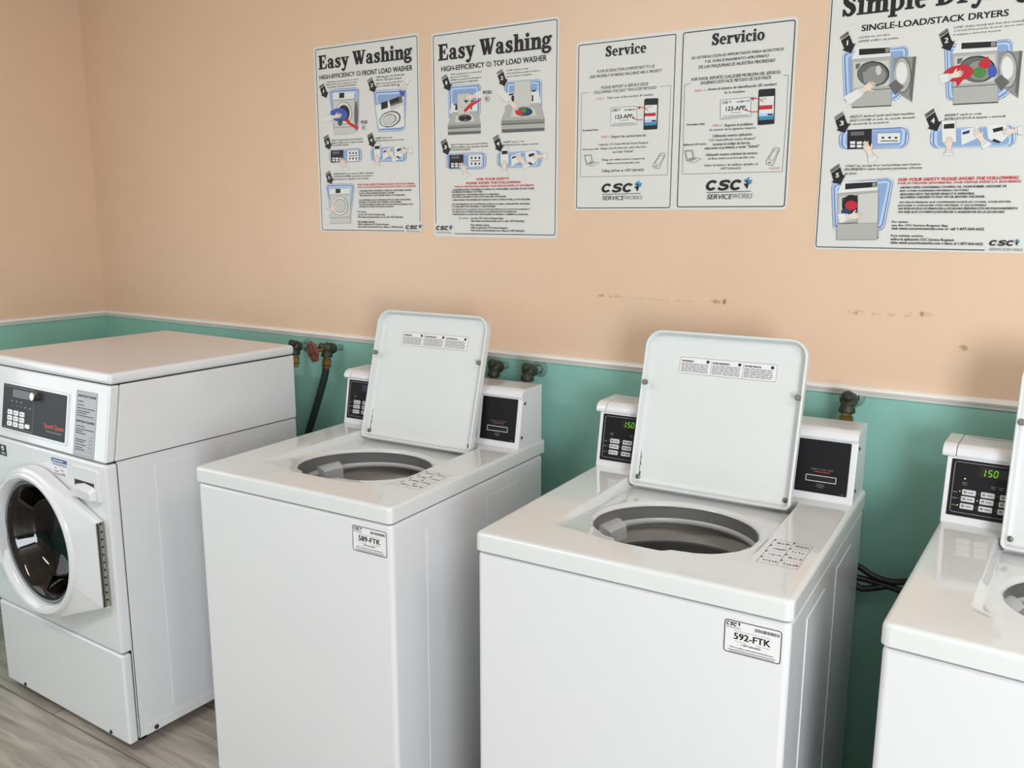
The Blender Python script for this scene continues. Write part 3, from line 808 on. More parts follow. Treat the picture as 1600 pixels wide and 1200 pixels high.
["p","K",125,[[82,145],[105,145],[104,131],[81,130]]],
["p","G3",126,[[56,126],[149,127],[149,125],[55,124]]],
["p","G3",127,[[52,48],[146,50],[146,48],[52,46]]],
["p","G3",128,[[138,88],[137,80],[133,73],[129,67],[122,62],[115,58],[107,56],[98,55],[90,56],[82,58],[75,62],[69,67],[64,74],[62,81],[61,88],[63,95],[66,102],[71,108],[77,113],[85,117],[93,119],[101,120],[110,119],[118,117],[125,113],[131,108],[135,102],[137,95]]],
["p","W",129,[[134,88],[133,81],[130,75],[126,69],[120,64],[113,60],[105,58],[97,57],[90,58],[82,60],[76,64],[70,69],[66,75],[64,81],[63,88],[64,95],[67,101],[72,107],[78,111],[85,115],[92,117],[100,118],[108,117],[115,115],[122,111],[127,106],[131,101],[133,94]]],
["p","G3",130,[[128,88],[127,82],[125,77],[121,73],[117,69],[111,66],[105,64],[99,64],[92,64],[86,66],[81,69],[77,73],[73,77],[71,82],[71,88],[72,93],[74,98],[78,103],[83,107],[88,110],[95,111],[101,112],[107,111],[113,109],[119,106],[123,103],[126,98],[128,93]]],
["p","G5",131,[[125,88],[124,83],[122,78],[118,74],[114,71],[109,68],[104,66],[98,66],[92,67],[87,68],[82,71],[78,74],[75,78],[73,83],[73,88],[74,93],[76,97],[79,101],[84,105],[89,107],[94,109],[100,109],[106,109],[111,107],[116,105],[120,101],[123,97],[124,92]]],
["p","S",132,[[47,75],[58,82],[59,89],[64,94],[66,92],[64,88],[67,87],[77,94],[79,93],[71,86],[84,93],[87,91],[74,83],[87,89],[88,87],[75,80],[85,83],[86,81],[72,75],[64,72],[56,68]]],
["l","O",133,0.5,[[47,75],[58,82],[59,89],[64,94],[66,92],[64,88],[67,87],[77,94],[79,93],[71,86],[84,93],[87,91],[74,83],[87,89],[88,87],[75,80],[85,83],[86,81],[72,75],[64,72],[56,68]]],
["p","W",134,[[47,78],[59,67],[55,64],[42,76]]],
["l","O",135,0.5,[[47,78],[59,67],[55,64],[42,76],[47,78]]],
["p","W",136,[[41,76],[56,63],[43,53],[24,69]]],
["l","O",137,0.5,[[24,69],[41,76],[56,63],[43,53]]],
["p","K",138,[[33,317],[56,326],[57,324],[34,315]]],
["p","K",138,[[34,313],[57,322],[58,320],[35,311]]],
["p","K",138,[[36,309],[59,318],[67,295],[44,286]]],
["p","K",138,[[37,287],[74,296],[60,276]]],
["p","K",138,[[43,289],[65,298],[70,292],[43,284]]],
["t","3",46,57,295,11,"W",1,0,139],
["p","K",140,[[234,315],[256,324],[256,322],[234,313]]],
["p","K",140,[[235,312],[257,320],[258,318],[236,309]]],
["p","K",140,[[236,307],[258,316],[265,294],[243,286]]],
["p","K",140,[[237,287],[272,295],[259,276]]],
["p","K",140,[[242,289],[264,298],[268,292],[243,284]]],
["t","4",246,256,294,11,"W",1,0,141],
["p","K",142,[[36,197],[58,207],[58,205],[36,196]]],
["p","K",142,[[37,194],[59,203],[60,201],[38,192]]],
["p","K",142,[[39,190],[60,199],[68,179],[46,170]]],
["p","K",142,[[39,171],[75,180],[62,162]]],
["p","K",142,[[45,173],[67,182],[71,177],[45,168]]],
["t","5",49,58,178,10,"W",1,0,143],
["t","FOR YOUR SAFETY PLEASE AVOID THE FOLLOWING",184,430,154,6,"R",1,0],
["t","POR SU PROPIA SEGURIDAD, POR FAVOR EVITE LO SIGUIENTE",184,436,146,5,"R",1,0],
["t","· LAUNDERING ITEMS CONTAINING COOKING OIL, FOAM RUBBER, GASOLINE",189,417,134,5,"K",1,1],
["t","OR ANY OTHER FLAMMABLE MATERIALS OR FUMES.",188,346,126.3,5,"K",1,1],
["t","· REACHING INTO THE WASHER WHILE IT IS OPERATING.",188,391,118.7,5,"K",1,1],
["t","· NO LAVE PRENDAS QUE CONTENGAN ACEITE DE COCINA, GOMA ESPUMA,",187,414,104,5,"K",1,1],
["t","GASOLINA O CUALQUIER OTRO MATERIAL O GAS FLAMABLE.",187,374,97,5,"K",1,1],
["t","· NO TRATE DE ABRIR LA PUERTA. META SU ROPA ANTES DE INICIAR EL CICLO.",187,425,89.3,5,"K",1,1],
["t","· NO DEJE QUE LOS NIÑOS JUEGUEN EN LA LAVADORA.",186,340,82,5,"K",1,1],
["t","For service",182,219,65,6,"K",1,0],
["t","use the CSC Service Request App",181,303,56,6,"K",1,0],
["t","visit www.cscserviceworks.com or call 1-877-264-6622",181,379,47.7,6,"K",1,0],
["t","Para solicitar servicio",180,255,31.3,7,"K",1,0],
["t","utilice la aplicación CSC Service Request",180,318,23.7,6,"K",1,0],
["t","visite www.cscserviceworks.com o llame al 1-877-264-6622",179,379,15.3,6,"K",1,0],
["c","CSC",390,441,12,12,"K",2,1],
["p","B5",144,[[445,25],[455,28],[451,23]]],
["p","B4",145,[[445,23],[453,24],[451,20]]],
["p","K",146,[[445,20],[453,21],[450,13]]],
["p","B5",147,[[453,25],[459,25],[456,19],[453,21]]],
["t","SERVICEWORKS",393,450,2.3,5,"G3",0,0]],
'P2':[
["l","K",1,2.2,[[8,42.5],[8,602.5],[8.2,604.7],[9,606.3],[10.2,607.5],[11.8,608.3],[14,608.5],[442.5,608.5],[444.7,608.3],[446.3,607.5],[447.5,606.3],[448.3,604.7],[448.5,602.5],[448.5,17],[448.3,14.8],[447.5,13.2],[446.3,12],[444.7,11.2],[442.5,11],[82,11]]],
["s","Easy Washing",26,433,534.8,47,"K",0,0],
["t","HIGH-EFFICIENCY",38,199,502.2,15,"K",1,0],
["p","G3",2,[[226,507.5],[226,506.5],[225,504.5],[224,502.5],[222,501.5],[220,500.5],[218,500.5],[215,500.5],[213,500.5],[211,501.5],[208,502.5],[207,504.5],[205,505.5],[205,507.5],[204,509.5],[205,511.5],[205,513.5],[207,514.5],[209,516.5],[211,516.5],[213,517.5],[215,517.5],[218,516.5],[220,516.5],[222,514.5],[224,513.5],[225,511.5],[226,509.5]]],
["t","HE",209,221,506.2,6,"W",0,0,3],
["t","TOP LOAD WASHER",232,415,501.5,16,"K",1,0],
["t","ADD manufacturer recommended",73,188,488.5,5,"K",0,1],
["t","amount of detergent",72,142,480.5,5,"K",0,1],
["t","AÑADA la cantidad de detergente",72,188,472.2,5,"K",0,1],
["t","recomendada por el fabricante",73,176,463.8,6,"K",0,1],
["t","LOAD clothes loosely",278,354,483.5,5,"K",0,1],
["t","COLOQUE las prendas de manera",278,392,474.5,5,"K",0,1],
["t","que no sature la máquina",278,365,466.5,5,"K",0,1],
["p","B0",4,[[63,446.5],[63,451.5],[65,454.5],[69,457.5],[74,458.5],[80,459.5],[170,456.5],[175,456.5],[180,454.5],[183,451.5],[185,448.5],[186,443.5],[184,373.5],[183,369.5],[181,365.5],[178,362.5],[173,361.5],[167,360.5],[80,358.5],[74,359.5],[69,360.5],[65,363.5],[63,366.5],[63,371.5]]],
["p","B3",5,[[64,445.5],[65,450.5],[67,453.5],[70,456.5],[75,457.5],[81,457.5],[169,455.5],[174,455.5],[179,453.5],[182,450.5],[184,447.5],[184,442.5],[183,374.5],[182,370.5],[180,366.5],[177,364.5],[172,362.5],[166,361.5],[81,360.5],[75,360.5],[70,361.5],[67,364.5],[65,367.5],[64,372.5]]],
["p","W",6,[[65,445.5],[66,449.5],[68,453.5],[71,455.5],[75,456.5],[81,457.5],[169,455.5],[174,454.5],[178,452.5],[181,450.5],[183,447.5],[183,442.5],[182,374.5],[181,370.5],[179,367.5],[176,364.5],[172,363.5],[166,362.5],[81,360.5],[75,361.5],[71,362.5],[68,364.5],[66,368.5],[65,372.5]]],
["p","B2",7,[[68,445.5],[68,448.5],[70,451.5],[73,453.5],[76,454.5],[81,454.5],[168,453.5],[173,452.5],[177,451.5],[179,449.5],[180,446.5],[181,442.5],[179,375.5],[178,371.5],[177,368.5],[174,366.5],[171,365.5],[166,364.5],[81,362.5],[76,363.5],[72,364.5],[70,366.5],[68,369.5],[68,372.5]]],
["p","B1",8,[[73,443.5],[73,446.5],[74,448.5],[77,449.5],[80,450.5],[83,451.5],[166,449.5],[170,449.5],[173,448.5],[175,446.5],[176,444.5],[176,441.5],[174,377.5],[174,374.5],[172,371.5],[170,370.5],[167,369.5],[164,368.5],[83,366.5],[79,366.5],[76,367.5],[74,369.5],[73,371.5],[72,374.5]]],
["p","B0",9,[[79,438.5],[80,441.5],[81,443.5],[83,444.5],[85,445.5],[89,445.5],[162,444.5],[165,444.5],[167,443.5],[169,442.5],[170,440.5],[170,437.5],[168,381.5],[167,378.5],[166,376.5],[164,375.5],[162,374.5],[158,373.5],[88,371.5],[84,371.5],[82,372.5],[80,373.5],[79,375.5],[79,378.5]]],
["p","W",10,[[76,405.5],[99,406.5],[99,375.5],[68,377.5]]],
["p","W",11,[[146,405.5],[168,406.5],[175,373.5],[146,372.5]]],
["p","K",12,[[84,404.5],[97,405.5],[97,400.5],[84,400.5]]],
["p","K",13,[[149,408.5],[161,409.5],[161,405.5],[149,404.5]]],
["p","K",14,[[91,400.5],[98,399.5],[98,385.5],[89,385.5]]],
["p","K",15,[[149,397.5],[154,397.5],[153,383.5],[149,382.5]]],
["p","G4",16,[[79,379.5],[173,377.5],[185,339.5],[60,341.5]]],
["l","G2",17,0.5,[[79,379.5],[173,377.5],[185,339.5],[60,341.5],[79,379.5]]],
["p","G3",18,[[60,341.5],[185,339.5],[185,332.5],[60,334.5]]],
["p","G2",19,[[60,334.5],[185,332.5],[185,311.5],[61,312.5]]],
["p","G4",20,[[60,330.5],[185,329.5],[185,319.5],[61,321.5]]],
["p","G5",21,[[92,368.5],[156,367.5],[163,348.5],[88,348.5]]],
["p","W",22,[[154,358.5],[154,355.5],[152,352.5],[148,350.5],[144,349.5],[138,347.5],[132,347.5],[126,347.5],[120,347.5],[113,349.5],[108,350.5],[103,353.5],[100,355.5],[98,358.5],[97,361.5],[98,364.5],[100,366.5],[104,368.5],[108,370.5],[114,371.5],[120,372.5],[126,372.5],[133,371.5],[139,370.5],[144,368.5],[148,366.5],[152,363.5],[154,360.5]]],
["p","G2",23,[[152,358.5],[151,355.5],[149,353.5],[146,351.5],[142,350.5],[137,348.5],[132,348.5],[126,348.5],[120,349.5],[115,350.5],[110,351.5],[105,353.5],[102,356.5],[100,358.5],[100,361.5],[100,363.5],[102,366.5],[106,368.5],[110,369.5],[115,370.5],[120,371.5],[126,371.5],[132,370.5],[137,369.5],[142,367.5],[146,365.5],[149,363.5],[151,360.5]]],
["p","G5",24,[[99,429.5],[99,430.5],[100,430.5],[100,431.5],[101,431.5],[102,431.5],[144,431.5],[145,431.5],[146,431.5],[146,431.5],[146,430.5],[146,430.5],[146,374.5],[146,374.5],[146,373.5],[145,373.5],[145,372.5],[144,372.5],[101,372.5],[100,372.5],[100,372.5],[99,372.5],[99,373.5],[99,373.5]]],
["l","G3",25,0.7,[[99,429.5],[99,430.5],[100,430.5],[100,431.5],[101,431.5],[102,431.5],[144,431.5],[145,431.5],[146,431.5],[146,431.5],[146,430.5],[146,430.5],[146,374.5],[146,374.5],[146,373.5],[145,373.5],[145,372.5],[144,372.5],[101,372.5],[100,372.5],[100,372.5],[99,372.5],[99,373.5],[99,373.5],[99,429.5]]],
["p","K",26,[[127,358.5],[127,356.5],[126,355.5],[125,354.5],[123,353.5],[121,352.5],[118,352.5],[116,351.5],[113,352.5],[111,352.5],[109,353.5],[107,355.5],[106,356.5],[105,358.5],[105,359.5],[105,361.5],[106,362.5],[107,364.5],[109,365.5],[111,365.5],[114,366.5],[116,366.5],[119,365.5],[121,365.5],[123,364.5],[125,363.5],[126,361.5],[127,360.5]]],
["p","K",27,[[150,359.5],[149,358.5],[148,356.5],[147,355.5],[145,354.5],[143,353.5],[141,353.5],[138,353.5],[136,353.5],[134,354.5],[131,355.5],[130,356.5],[128,357.5],[128,359.5],[127,360.5],[128,362.5],[128,363.5],[130,365.5],[132,366.5],[134,366.5],[136,367.5],[139,367.5],[141,367.5],[143,366.5],[145,365.5],[147,364.5],[148,362.5],[149,361.5]]],
["p","R",28,[[122,383.5],[136,394.5],[147,402.5],[158,404.5],[186,412.5],[188,409.5],[166,398.5],[143,386.5],[126,375.5]]],
["p","GRD",29,[[122,412.5],[132,413.5],[141,408.5],[130,402.5]]],
["p","S",30,[[167,417.5],[154,415.5],[149,409.5],[143,406.5],[141,408.5],[146,412.5],[144,414.5],[131,411.5],[130,413.5],[141,416.5],[125,414.5],[124,417.5],[139,420.5],[125,419.5],[125,421.5],[140,423.5],[130,424.5],[130,426.5],[145,427.5],[153,426.5],[163,427.5]]],
["l","O",31,0.5,[[167,417.5],[154,415.5],[149,409.5],[143,406.5],[141,408.5],[146,412.5],[144,414.5],[131,411.5],[130,413.5],[141,416.5],[125,414.5],[124,417.5],[139,420.5],[125,419.5],[125,421.5],[140,423.5],[130,424.5],[130,426.5],[145,427.5],[153,426.5],[163,427.5]]],
["p","W",32,[[165,415.5],[160,429.5],[166,431.5],[171,415.5]]],
["l","O",33,0.5,[[165,415.5],[160,429.5],[166,431.5],[171,415.5],[165,415.5]]],
["p","W",34,[[171,414.5],[165,431.5],[186,436.5],[194,415.5]]],
["l","O",35,0.5,[[194,415.5],[171,414.5],[165,431.5],[186,436.5]]],
["t","POD",195,225,424.5,10,"K",1,0],
["p","G3",36,[[219,409.5],[219,407.5],[218,405.5],[217,404.5],[215,402.5],[213,401.5],[211,401.5],[209,401.5],[206,401.5],[204,402.5],[202,403.5],[201,405.5],[199,407.5],[199,409.5],[198,411.5],[199,413.5],[199,415.5],[201,417.5],[202,418.5],[204,419.5],[206,419.5],[209,419.5],[211,419.5],[213,418.5],[215,417.5],[217,415.5],[218,414.5],[219,412.5]]],
["p","G5",37,[[217,410.5],[217,408.5],[216,406.5],[215,405.5],[214,404.5],[212,403.5],[211,402.5],[209,402.5],[207,403.5],[205,403.5],[203,404.5],[202,406.5],[201,407.5],[200,409.5],[200,411.5],[200,412.5],[201,414.5],[202,415.5],[203,417.5],[205,417.5],[207,418.5],[209,418.5],[211,418.5],[212,417.5],[214,416.5],[215,415.5],[216,413.5],[217,411.5]]],
["p","G2",38,[[212,410.5],[212,409.5],[212,408.5],[211,407.5],[211,407.5],[210,406.5],[209,406.5],[208,406.5],[207,406.5],[206,407.5],[205,407.5],[204,408.5],[203,409.5],[203,410.5],[203,411.5],[203,411.5],[203,412.5],[204,413.5],[205,414.5],[206,414.5],[207,414.5],[208,414.5],[209,414.5],[210,414.5],[211,413.5],[211,412.5],[212,412.5],[212,411.5]]],
["p","W",39,[[208,408.5],[212,414.5],[213,409.5]]],
["p","B0",40,[[271,442.5],[272,447.5],[274,450.5],[277,453.5],[281,454.5],[287,454.5],[384,453.5],[389,452.5],[394,450.5],[397,448.5],[398,444.5],[399,440.5],[400,363.5],[400,359.5],[398,355.5],[395,353.5],[391,352.5],[385,351.5],[291,352.5],[285,353.5],[281,354.5],[277,357.5],[275,360.5],[274,365.5]]],
["p","B3",41,[[273,441.5],[273,446.5],[275,449.5],[278,452.5],[282,453.5],[288,453.5],[383,451.5],[388,451.5],[392,449.5],[395,447.5],[397,444.5],[398,439.5],[399,364.5],[398,360.5],[396,357.5],[393,354.5],[389,353.5],[384,352.5],[292,353.5],[286,354.5],[282,355.5],[279,358.5],[277,361.5],[276,366.5]]],
["p","W",42,[[274,441.5],[274,445.5],[276,449.5],[279,451.5],[283,452.5],[288,453.5],[383,451.5],[388,450.5],[392,449.5],[395,447.5],[396,443.5],[397,439.5],[398,364.5],[397,360.5],[396,357.5],[393,355.5],[389,353.5],[384,353.5],[292,354.5],[287,354.5],[282,356.5],[279,358.5],[277,361.5],[277,366.5]]],
["p","B2",43,[[276,441.5],[277,445.5],[278,447.5],[280,449.5],[284,450.5],[288,451.5],[383,449.5],[387,448.5],[390,447.5],[393,445.5],[394,443.5],[395,439.5],[395,364.5],[395,361.5],[394,358.5],[391,356.5],[388,355.5],[384,355.5],[292,356.5],[287,356.5],[284,357.5],[281,359.5],[280,362.5],[279,366.5]]],
["p","B1",44,[[281,439.5],[281,442.5],[282,444.5],[284,446.5],[287,447.5],[290,447.5],[381,446.5],[384,445.5],[387,444.5],[389,443.5],[390,441.5],[390,438.5],[391,366.5],[390,364.5],[389,361.5],[388,360.5],[385,359.5],[382,359.5],[294,359.5],[290,360.5],[287,361.5],[285,362.5],[284,364.5],[284,367.5]]],
["p","B0",45,[[287,435.5],[288,438.5],[289,440.5],[290,441.5],[293,442.5],[296,442.5],[377,441.5],[380,441.5],[382,440.5],[384,439.5],[385,437.5],[385,434.5],[385,370.5],[384,368.5],[384,366.5],[382,365.5],[380,364.5],[377,364.5],[298,364.5],[295,364.5],[293,365.5],[291,367.5],[290,369.5],[290,371.5]]],
["p","W",46,[[279,421.5],[306,422.5],[306,384.5],[270,387.5]]],
["p","W",47,[[363,420.5],[389,421.5],[398,381.5],[363,381.5]]],
["p","K",48,[[288,419.5],[303,420.5],[303,415.5],[288,414.5]]],
["p","K",49,[[365,423.5],[380,424.5],[380,419.5],[366,419.5]]],
["p","K",50,[[297,414.5],[305,413.5],[305,396.5],[294,397.5]]],
["p","K",51,[[366,410.5],[371,410.5],[372,393.5],[366,392.5]]],
["p","G4",52,[[282,389.5],[395,386.5],[410,341.5],[260,344.5]]],
["l","G2",53,0.5,[[282,389.5],[395,386.5],[410,341.5],[260,344.5],[282,389.5]]],
["p","G3",54,[[260,344.5],[410,341.5],[410,333.5],[260,335.5]]],
["p","G2",55,[[260,335.5],[410,333.5],[410,308.5],[262,309.5]]],
["p","G4",56,[[260,331.5],[410,329.5],[410,317.5],[262,319.5]]],
["p","G5",57,[[299,376.5],[375,374.5],[384,351.5],[294,352.5]]],
["p","W",58,[[373,363.5],[372,360.5],[370,357.5],[366,354.5],[361,352.5],[354,351.5],[347,350.5],[339,350.5],[332,351.5],[324,353.5],[318,355.5],[312,358.5],[308,361.5],[306,364.5],[305,367.5],[306,371.5],[308,374.5],[312,376.5],[318,378.5],[324,380.5],[332,380.5],[339,380.5],[347,379.5],[354,378.5],[360,376.5],[366,373.5],[370,370.5],[372,367.5]]],
["p","G2",59,[[370,363.5],[370,360.5],[367,358.5],[364,355.5],[359,354.5],[353,352.5],[346,352.5],[339,352.5],[332,352.5],[326,354.5],[320,356.5],[315,358.5],[311,361.5],[309,364.5],[308,367.5],[309,370.5],[311,373.5],[315,375.5],[320,377.5],[326,378.5],[332,379.5],[339,379.5],[346,378.5],[353,377.5],[359,375.5],[364,372.5],[367,369.5],[370,366.5]]],
["p","G5",60,[[306,450.5],[306,450.5],[306,451.5],[307,451.5],[307,451.5],[308,451.5],[360,451.5],[361,451.5],[362,451.5],[362,451.5],[362,450.5],[362,450.5],[363,383.5],[363,382.5],[363,381.5],[362,381.5],[362,381.5],[361,381.5],[308,380.5],[308,380.5],[307,380.5],[307,381.5],[306,381.5],[306,382.5]]],
["l","G3",61,0.7,[[306,450.5],[306,450.5],[306,451.5],[307,451.5],[307,451.5],[308,451.5],[360,451.5],[361,451.5],[362,451.5],[362,451.5],[362,450.5],[362,450.5],[363,383.5],[363,382.5],[363,381.5],[362,381.5],[362,381.5],[361,381.5],[308,380.5],[308,380.5],[307,380.5],[307,381.5],[306,381.5],[306,382.5],[306,450.5]]],
["p","B4",62,[[369,364.5],[368,361.5],[367,359.5],[364,358.5],[361,356.5],[357,355.5],[353,355.5],[348,355.5],[344,355.5],[339,356.5],[335,358.5],[332,360.5],[329,362.5],[328,364.5],[327,366.5],[328,368.5],[329,370.5],[332,372.5],[335,373.5],[339,374.5],[343,375.5],[348,375.5],[353,374.5],[357,373.5],[361,372.5],[364,370.5],[367,368.5],[368,366.5]]],
["p","GR",63,[[350,368.5],[349,366.5],[349,365.5],[347,364.5],[346,363.5],[344,363.5],[342,362.5],[339,362.5],[337,363.5],[335,363.5],[333,364.5],[331,365.5],[330,366.5],[329,367.5],[329,369.5],[329,370.5],[330,371.5],[331,372.5],[333,373.5],[335,374.5],[337,374.5],[339,374.5],[341,374.5],[344,373.5],[346,372.5],[347,371.5],[349,370.5],[349,369.5]]],
["p","R",64,[[333,364.5],[333,362.5],[332,361.5],[331,359.5],[329,358.5],[327,357.5],[324,356.5],[321,356.5],[319,357.5],[316,358.5],[314,359.5],[312,360.5],[310,362.5],[310,364.5],[309,366.5],[310,368.5],[310,369.5],[312,371.5],[314,372.5],[316,373.5],[319,373.5],[321,374.5],[324,373.5],[326,372.5],[329,371.5],[331,370.5],[332,368.5],[333,366.5]]],
["p","S",65,[[295,401.5],[305,393.5],[315,392.5],[321,389.5],[320,387.5],[313,388.5],[312,386.5],[323,379.5],[322,377.5],[311,383.5],[322,373.5],[320,371.5],[308,380.5],[317,371.5],[315,369.5],[304,379.5],[309,371.5],[307,371.5],[297,381.5],[292,387.5],[285,394.5]]],
["l","O",66,0.5,[[295,401.5],[305,393.5],[315,392.5],[321,389.5],[320,387.5],[313,388.5],[312,386.5],[323,379.5],[322,377.5],[311,383.5],[322,373.5],[320,371.5],[308,380.5],[317,371.5],[315,369.5],[304,379.5],[309,371.5],[307,371.5],[297,381.5],[292,387.5],[285,394.5]]],
["p","W",67,[[298,401.5],[285,391.5],[280,394.5],[295,405.5]]],
["l","O",68,0.5,[[298,401.5],[285,391.5],[280,394.5],[295,405.5],[298,401.5]]],
["p","W",69,[[296,406.5],[279,394.5],[241,424.5],[262,439.5]]],
["l","O",70,0.5,[[262,439.5],[296,406.5],[279,394.5],[241,424.5]]],
["p","K",71,[[38,484.5],[58,493.5],[59,491.5],[38,482.5]]],
["p","K",71,[[39,480.5],[60,489.5],[61,487.5],[40,478.5]]],
["p","K",71,[[41,476.5],[62,485.5],[72,462.5],[51,453.5]]],
["p","K",71,[[44,454.5],[79,463.5],[68,443.5]]],
["p","K",71,[[49,456.5],[70,466.5],[75,460.5],[50,451.5]]],
["t","1",55,59,462.5,11,"W",1,0,72],
["p","K",73,[[244,482.5],[264,491.5],[264,489.5],[245,480.5]]],
["p","K",73,[[245,478.5],[265,487.5],[266,485.5],[246,476.5]]],
["p","K",73,[[247,473.5],[267,483.5],[276,460.5],[257,451.5]]],
["p","K",73,[[250,452.5],[283,461.5],[272,441.5]]],
["p","K",73,[[255,454.5],[275,464.5],[280,458.5],[256,450.5]]],
["t","2",258,267,460.5,11,"W",1,0,74],
["t","SELECT desired cycle and start machine",71,211,280.2,5,"K",0,1],
["t","SELECCIONE el ciclo de lavado deseado",71,213,271.5,6,"K",0,1],
["t","y encienda la máquina",71,146,264.8,6,"K",0,1],
["p","B0",75,[[53,239.5],[53,245.5],[56,250.5],[60,254.5],[66,256.5],[74,256.5],[183,256.5],[191,256.5],[197,254.5],[201,250.5],[203,246.5],[204,240.5],[204,222.5],[203,216.5],[201,212.5],[196,208.5],[191,206.5],[183,206.5],[75,208.5],[67,208.5],[61,211.5],[56,214.5],[53,219.5],[53,225.5]]],
["p","B3",76,[[54,239.5],[55,245.5],[58,250.5],[62,253.5],[68,255.5],[75,256.5],[182,256.5],[189,255.5],[195,253.5],[199,250.5],[201,246.5],[202,240.5],[202,222.5],[201,216.5],[199,212.5],[195,209.5],[189,207.5],[182,206.5],[76,208.5],[68,209.5],[62,211.5],[58,214.5],[55,219.5],[54,225.5]]],
["p","W",77,[[55,240.5],[56,245.5],[59,250.5],[63,253.5],[68,255.5],[75,255.5],[182,255.5],[189,255.5],[194,253.5],[198,250.5],[201,246.5],[201,240.5],[201,222.5],[200,216.5],[198,212.5],[194,209.5],[189,207.5],[182,207.5],[76,208.5],[68,209.5],[63,211.5],[59,214.5],[56,219.5],[55,225.5]]],
["p","B2",78,[[58,241.5],[59,246.5],[61,250.5],[65,252.5],[69,254.5],[75,254.5],[182,254.5],[188,254.5],[193,252.5],[196,250.5],[198,246.5],[198,242.5],[198,220.5],[198,216.5],[196,212.5],[192,210.5],[188,208.5],[182,208.5],[75,209.5],[69,210.5],[65,212.5],[61,214.5],[59,218.5],[59,223.5]]],
["p","B1",79,[[64,242.5],[65,246.5],[66,249.5],[69,251.5],[73,252.5],[78,253.5],[180,253.5],[185,252.5],[189,251.5],[191,249.5],[193,246.5],[193,243.5],[193,220.5],[192,216.5],[191,213.5],[188,211.5],[185,210.5],[180,210.5],[78,211.5],[73,212.5],[69,213.5],[66,215.5],[65,218.5],[64,222.5]]],
["p","B0",80,[[72,241.5],[72,244.5],[74,247.5],[76,249.5],[79,250.5],[83,250.5],[175,250.5],[179,250.5],[182,249.5],[184,247.5],[186,245.5],[186,242.5],[186,221.5],[185,218.5],[184,215.5],[182,213.5],[179,212.5],[174,212.5],[83,214.5],[79,214.5],[76,215.5],[74,217.5],[72,220.5],[72,223.5]]],
["p","K",81,[[66,251.5],[120,252.5],[120,212.5],[65,211.5]]],
["p","G2",82,[[73,247.5],[103,248.5],[103,240.5],[73,240.5]]],
["p","W",83,[[72,227.5],[83,227.5],[83,222.5],[72,222.5]]],
["p","W",83,[[72,220.5],[83,220.5],[83,214.5],[72,214.5]]],
["p","W",83,[[87,227.5],[98,227.5],[98,221.5],[87,221.5]]],
["p","W",83,[[87,219.5],[98,220.5],[98,214.5],[87,214.5]]],
["p","W",83,[[102,226.5],[113,226.5],[113,221.5],[102,221.5]]],
["p","W",83,[[102,219.5],[113,219.5],[113,214.5],[102,213.5]]],
["p","W",84,[[138,249.5],[190,250.5],[189,214.5],[138,213.5]]],
["l","K",85,0.6,[[138,249.5],[190,250.5],[189,214.5],[138,213.5],[138,249.5]]],
["p","K",86,[[148,243.5],[154,244.5],[154,237.5],[148,237.5]]],
["p","K",86,[[148,226.5],[154,226.5],[154,220.5],[148,220.5]]],
["p","K",86,[[163,243.5],[169,243.5],[169,237.5],[163,236.5]]],
["p","K",86,[[162,226.5],[169,226.5],[169,219.5],[162,219.5]]],
["p","K",86,[[177,243.5],[183,243.5],[183,236.5],[177,236.5]]],
["p","K",86,[[177,225.5],[183,225.5],[183,219.5],[177,219.5]]],
["p","K",86,[[146,232.5],[184,232.5],[184,230.5],[146,230.5]]],
["p","S",87,[[134,196.5],[130,207.5],[134,214.5],[134,220.5],[131,220.5],[129,215.5],[126,215.5],[122,226.5],[119,226.5],[121,216.5],[115,228.5],[112,228.5],[117,215.5],[110,226.5],[107,225.5],[113,213.5],[107,220.5],[105,218.5],[112,206.5],[117,200.5],[121,192.5]]],
["l","O",88,0.5,[[134,196.5],[130,207.5],[134,214.5],[134,220.5],[131,220.5],[129,215.5],[126,215.5],[122,226.5],[119,226.5],[121,216.5],[115,228.5],[112,228.5],[117,215.5],[110,226.5],[107,225.5],[113,213.5],[107,220.5],[105,218.5],[112,206.5],[117,200.5],[121,192.5]]],
["p","W",89,[[136,198.5],[117,194.5],[118,189.5],[139,194.5]]],
["l","O",90,0.5,[[136,198.5],[117,194.5],[118,189.5],[139,194.5],[136,198.5]]],
["p","W",91,[[140,194.5],[117,189.5],[117,181.5],[146,189.5]]],
["l","O",92,0.5,[[146,189.5],[140,194.5],[117,189.5],[117,181.5]]],
["t","INSERT card or coin",268,341,280.2,5,"K",0,1],
["t","INTRODUZCA la tarjeta o moneda",268,389,271.2,5,"K",0,1],
["p","B0",93,[[245,237.5],[245,243.5],[247,248.5],[251,251.5],[257,253.5],[264,253.5],[381,254.5],[388,253.5],[394,251.5],[397,248.5],[400,243.5],[401,238.5],[401,223.5],[400,217.5],[398,213.5],[394,209.5],[389,208.5],[382,207.5],[266,208.5],[258,209.5],[253,211.5],[249,214.5],[246,219.5],[245,225.5]]],
["p","B3",94,[[246,237.5],[247,243.5],[249,247.5],[253,250.5],[258,252.5],[265,253.5],[380,253.5],[387,252.5],[392,251.5],[396,248.5],[398,243.5],[399,238.5],[399,223.5],[398,217.5],[396,213.5],[393,210.5],[388,208.5],[381,208.5],[267,208.5],[260,209.5],[254,211.5],[250,214.5],[248,219.5],[247,224.5]]],
["p","W",95,[[247,238.5],[248,243.5],[250,247.5],[254,250.5],[259,252.5],[265,253.5],[380,253.5],[387,252.5],[392,250.5],[395,248.5],[397,243.5],[398,238.5],[398,222.5],[398,217.5],[396,213.5],[392,210.5],[387,208.5],[381,208.5],[267,209.5],[260,209.5],[255,211.5],[251,214.5],[249,219.5],[248,224.5]]],
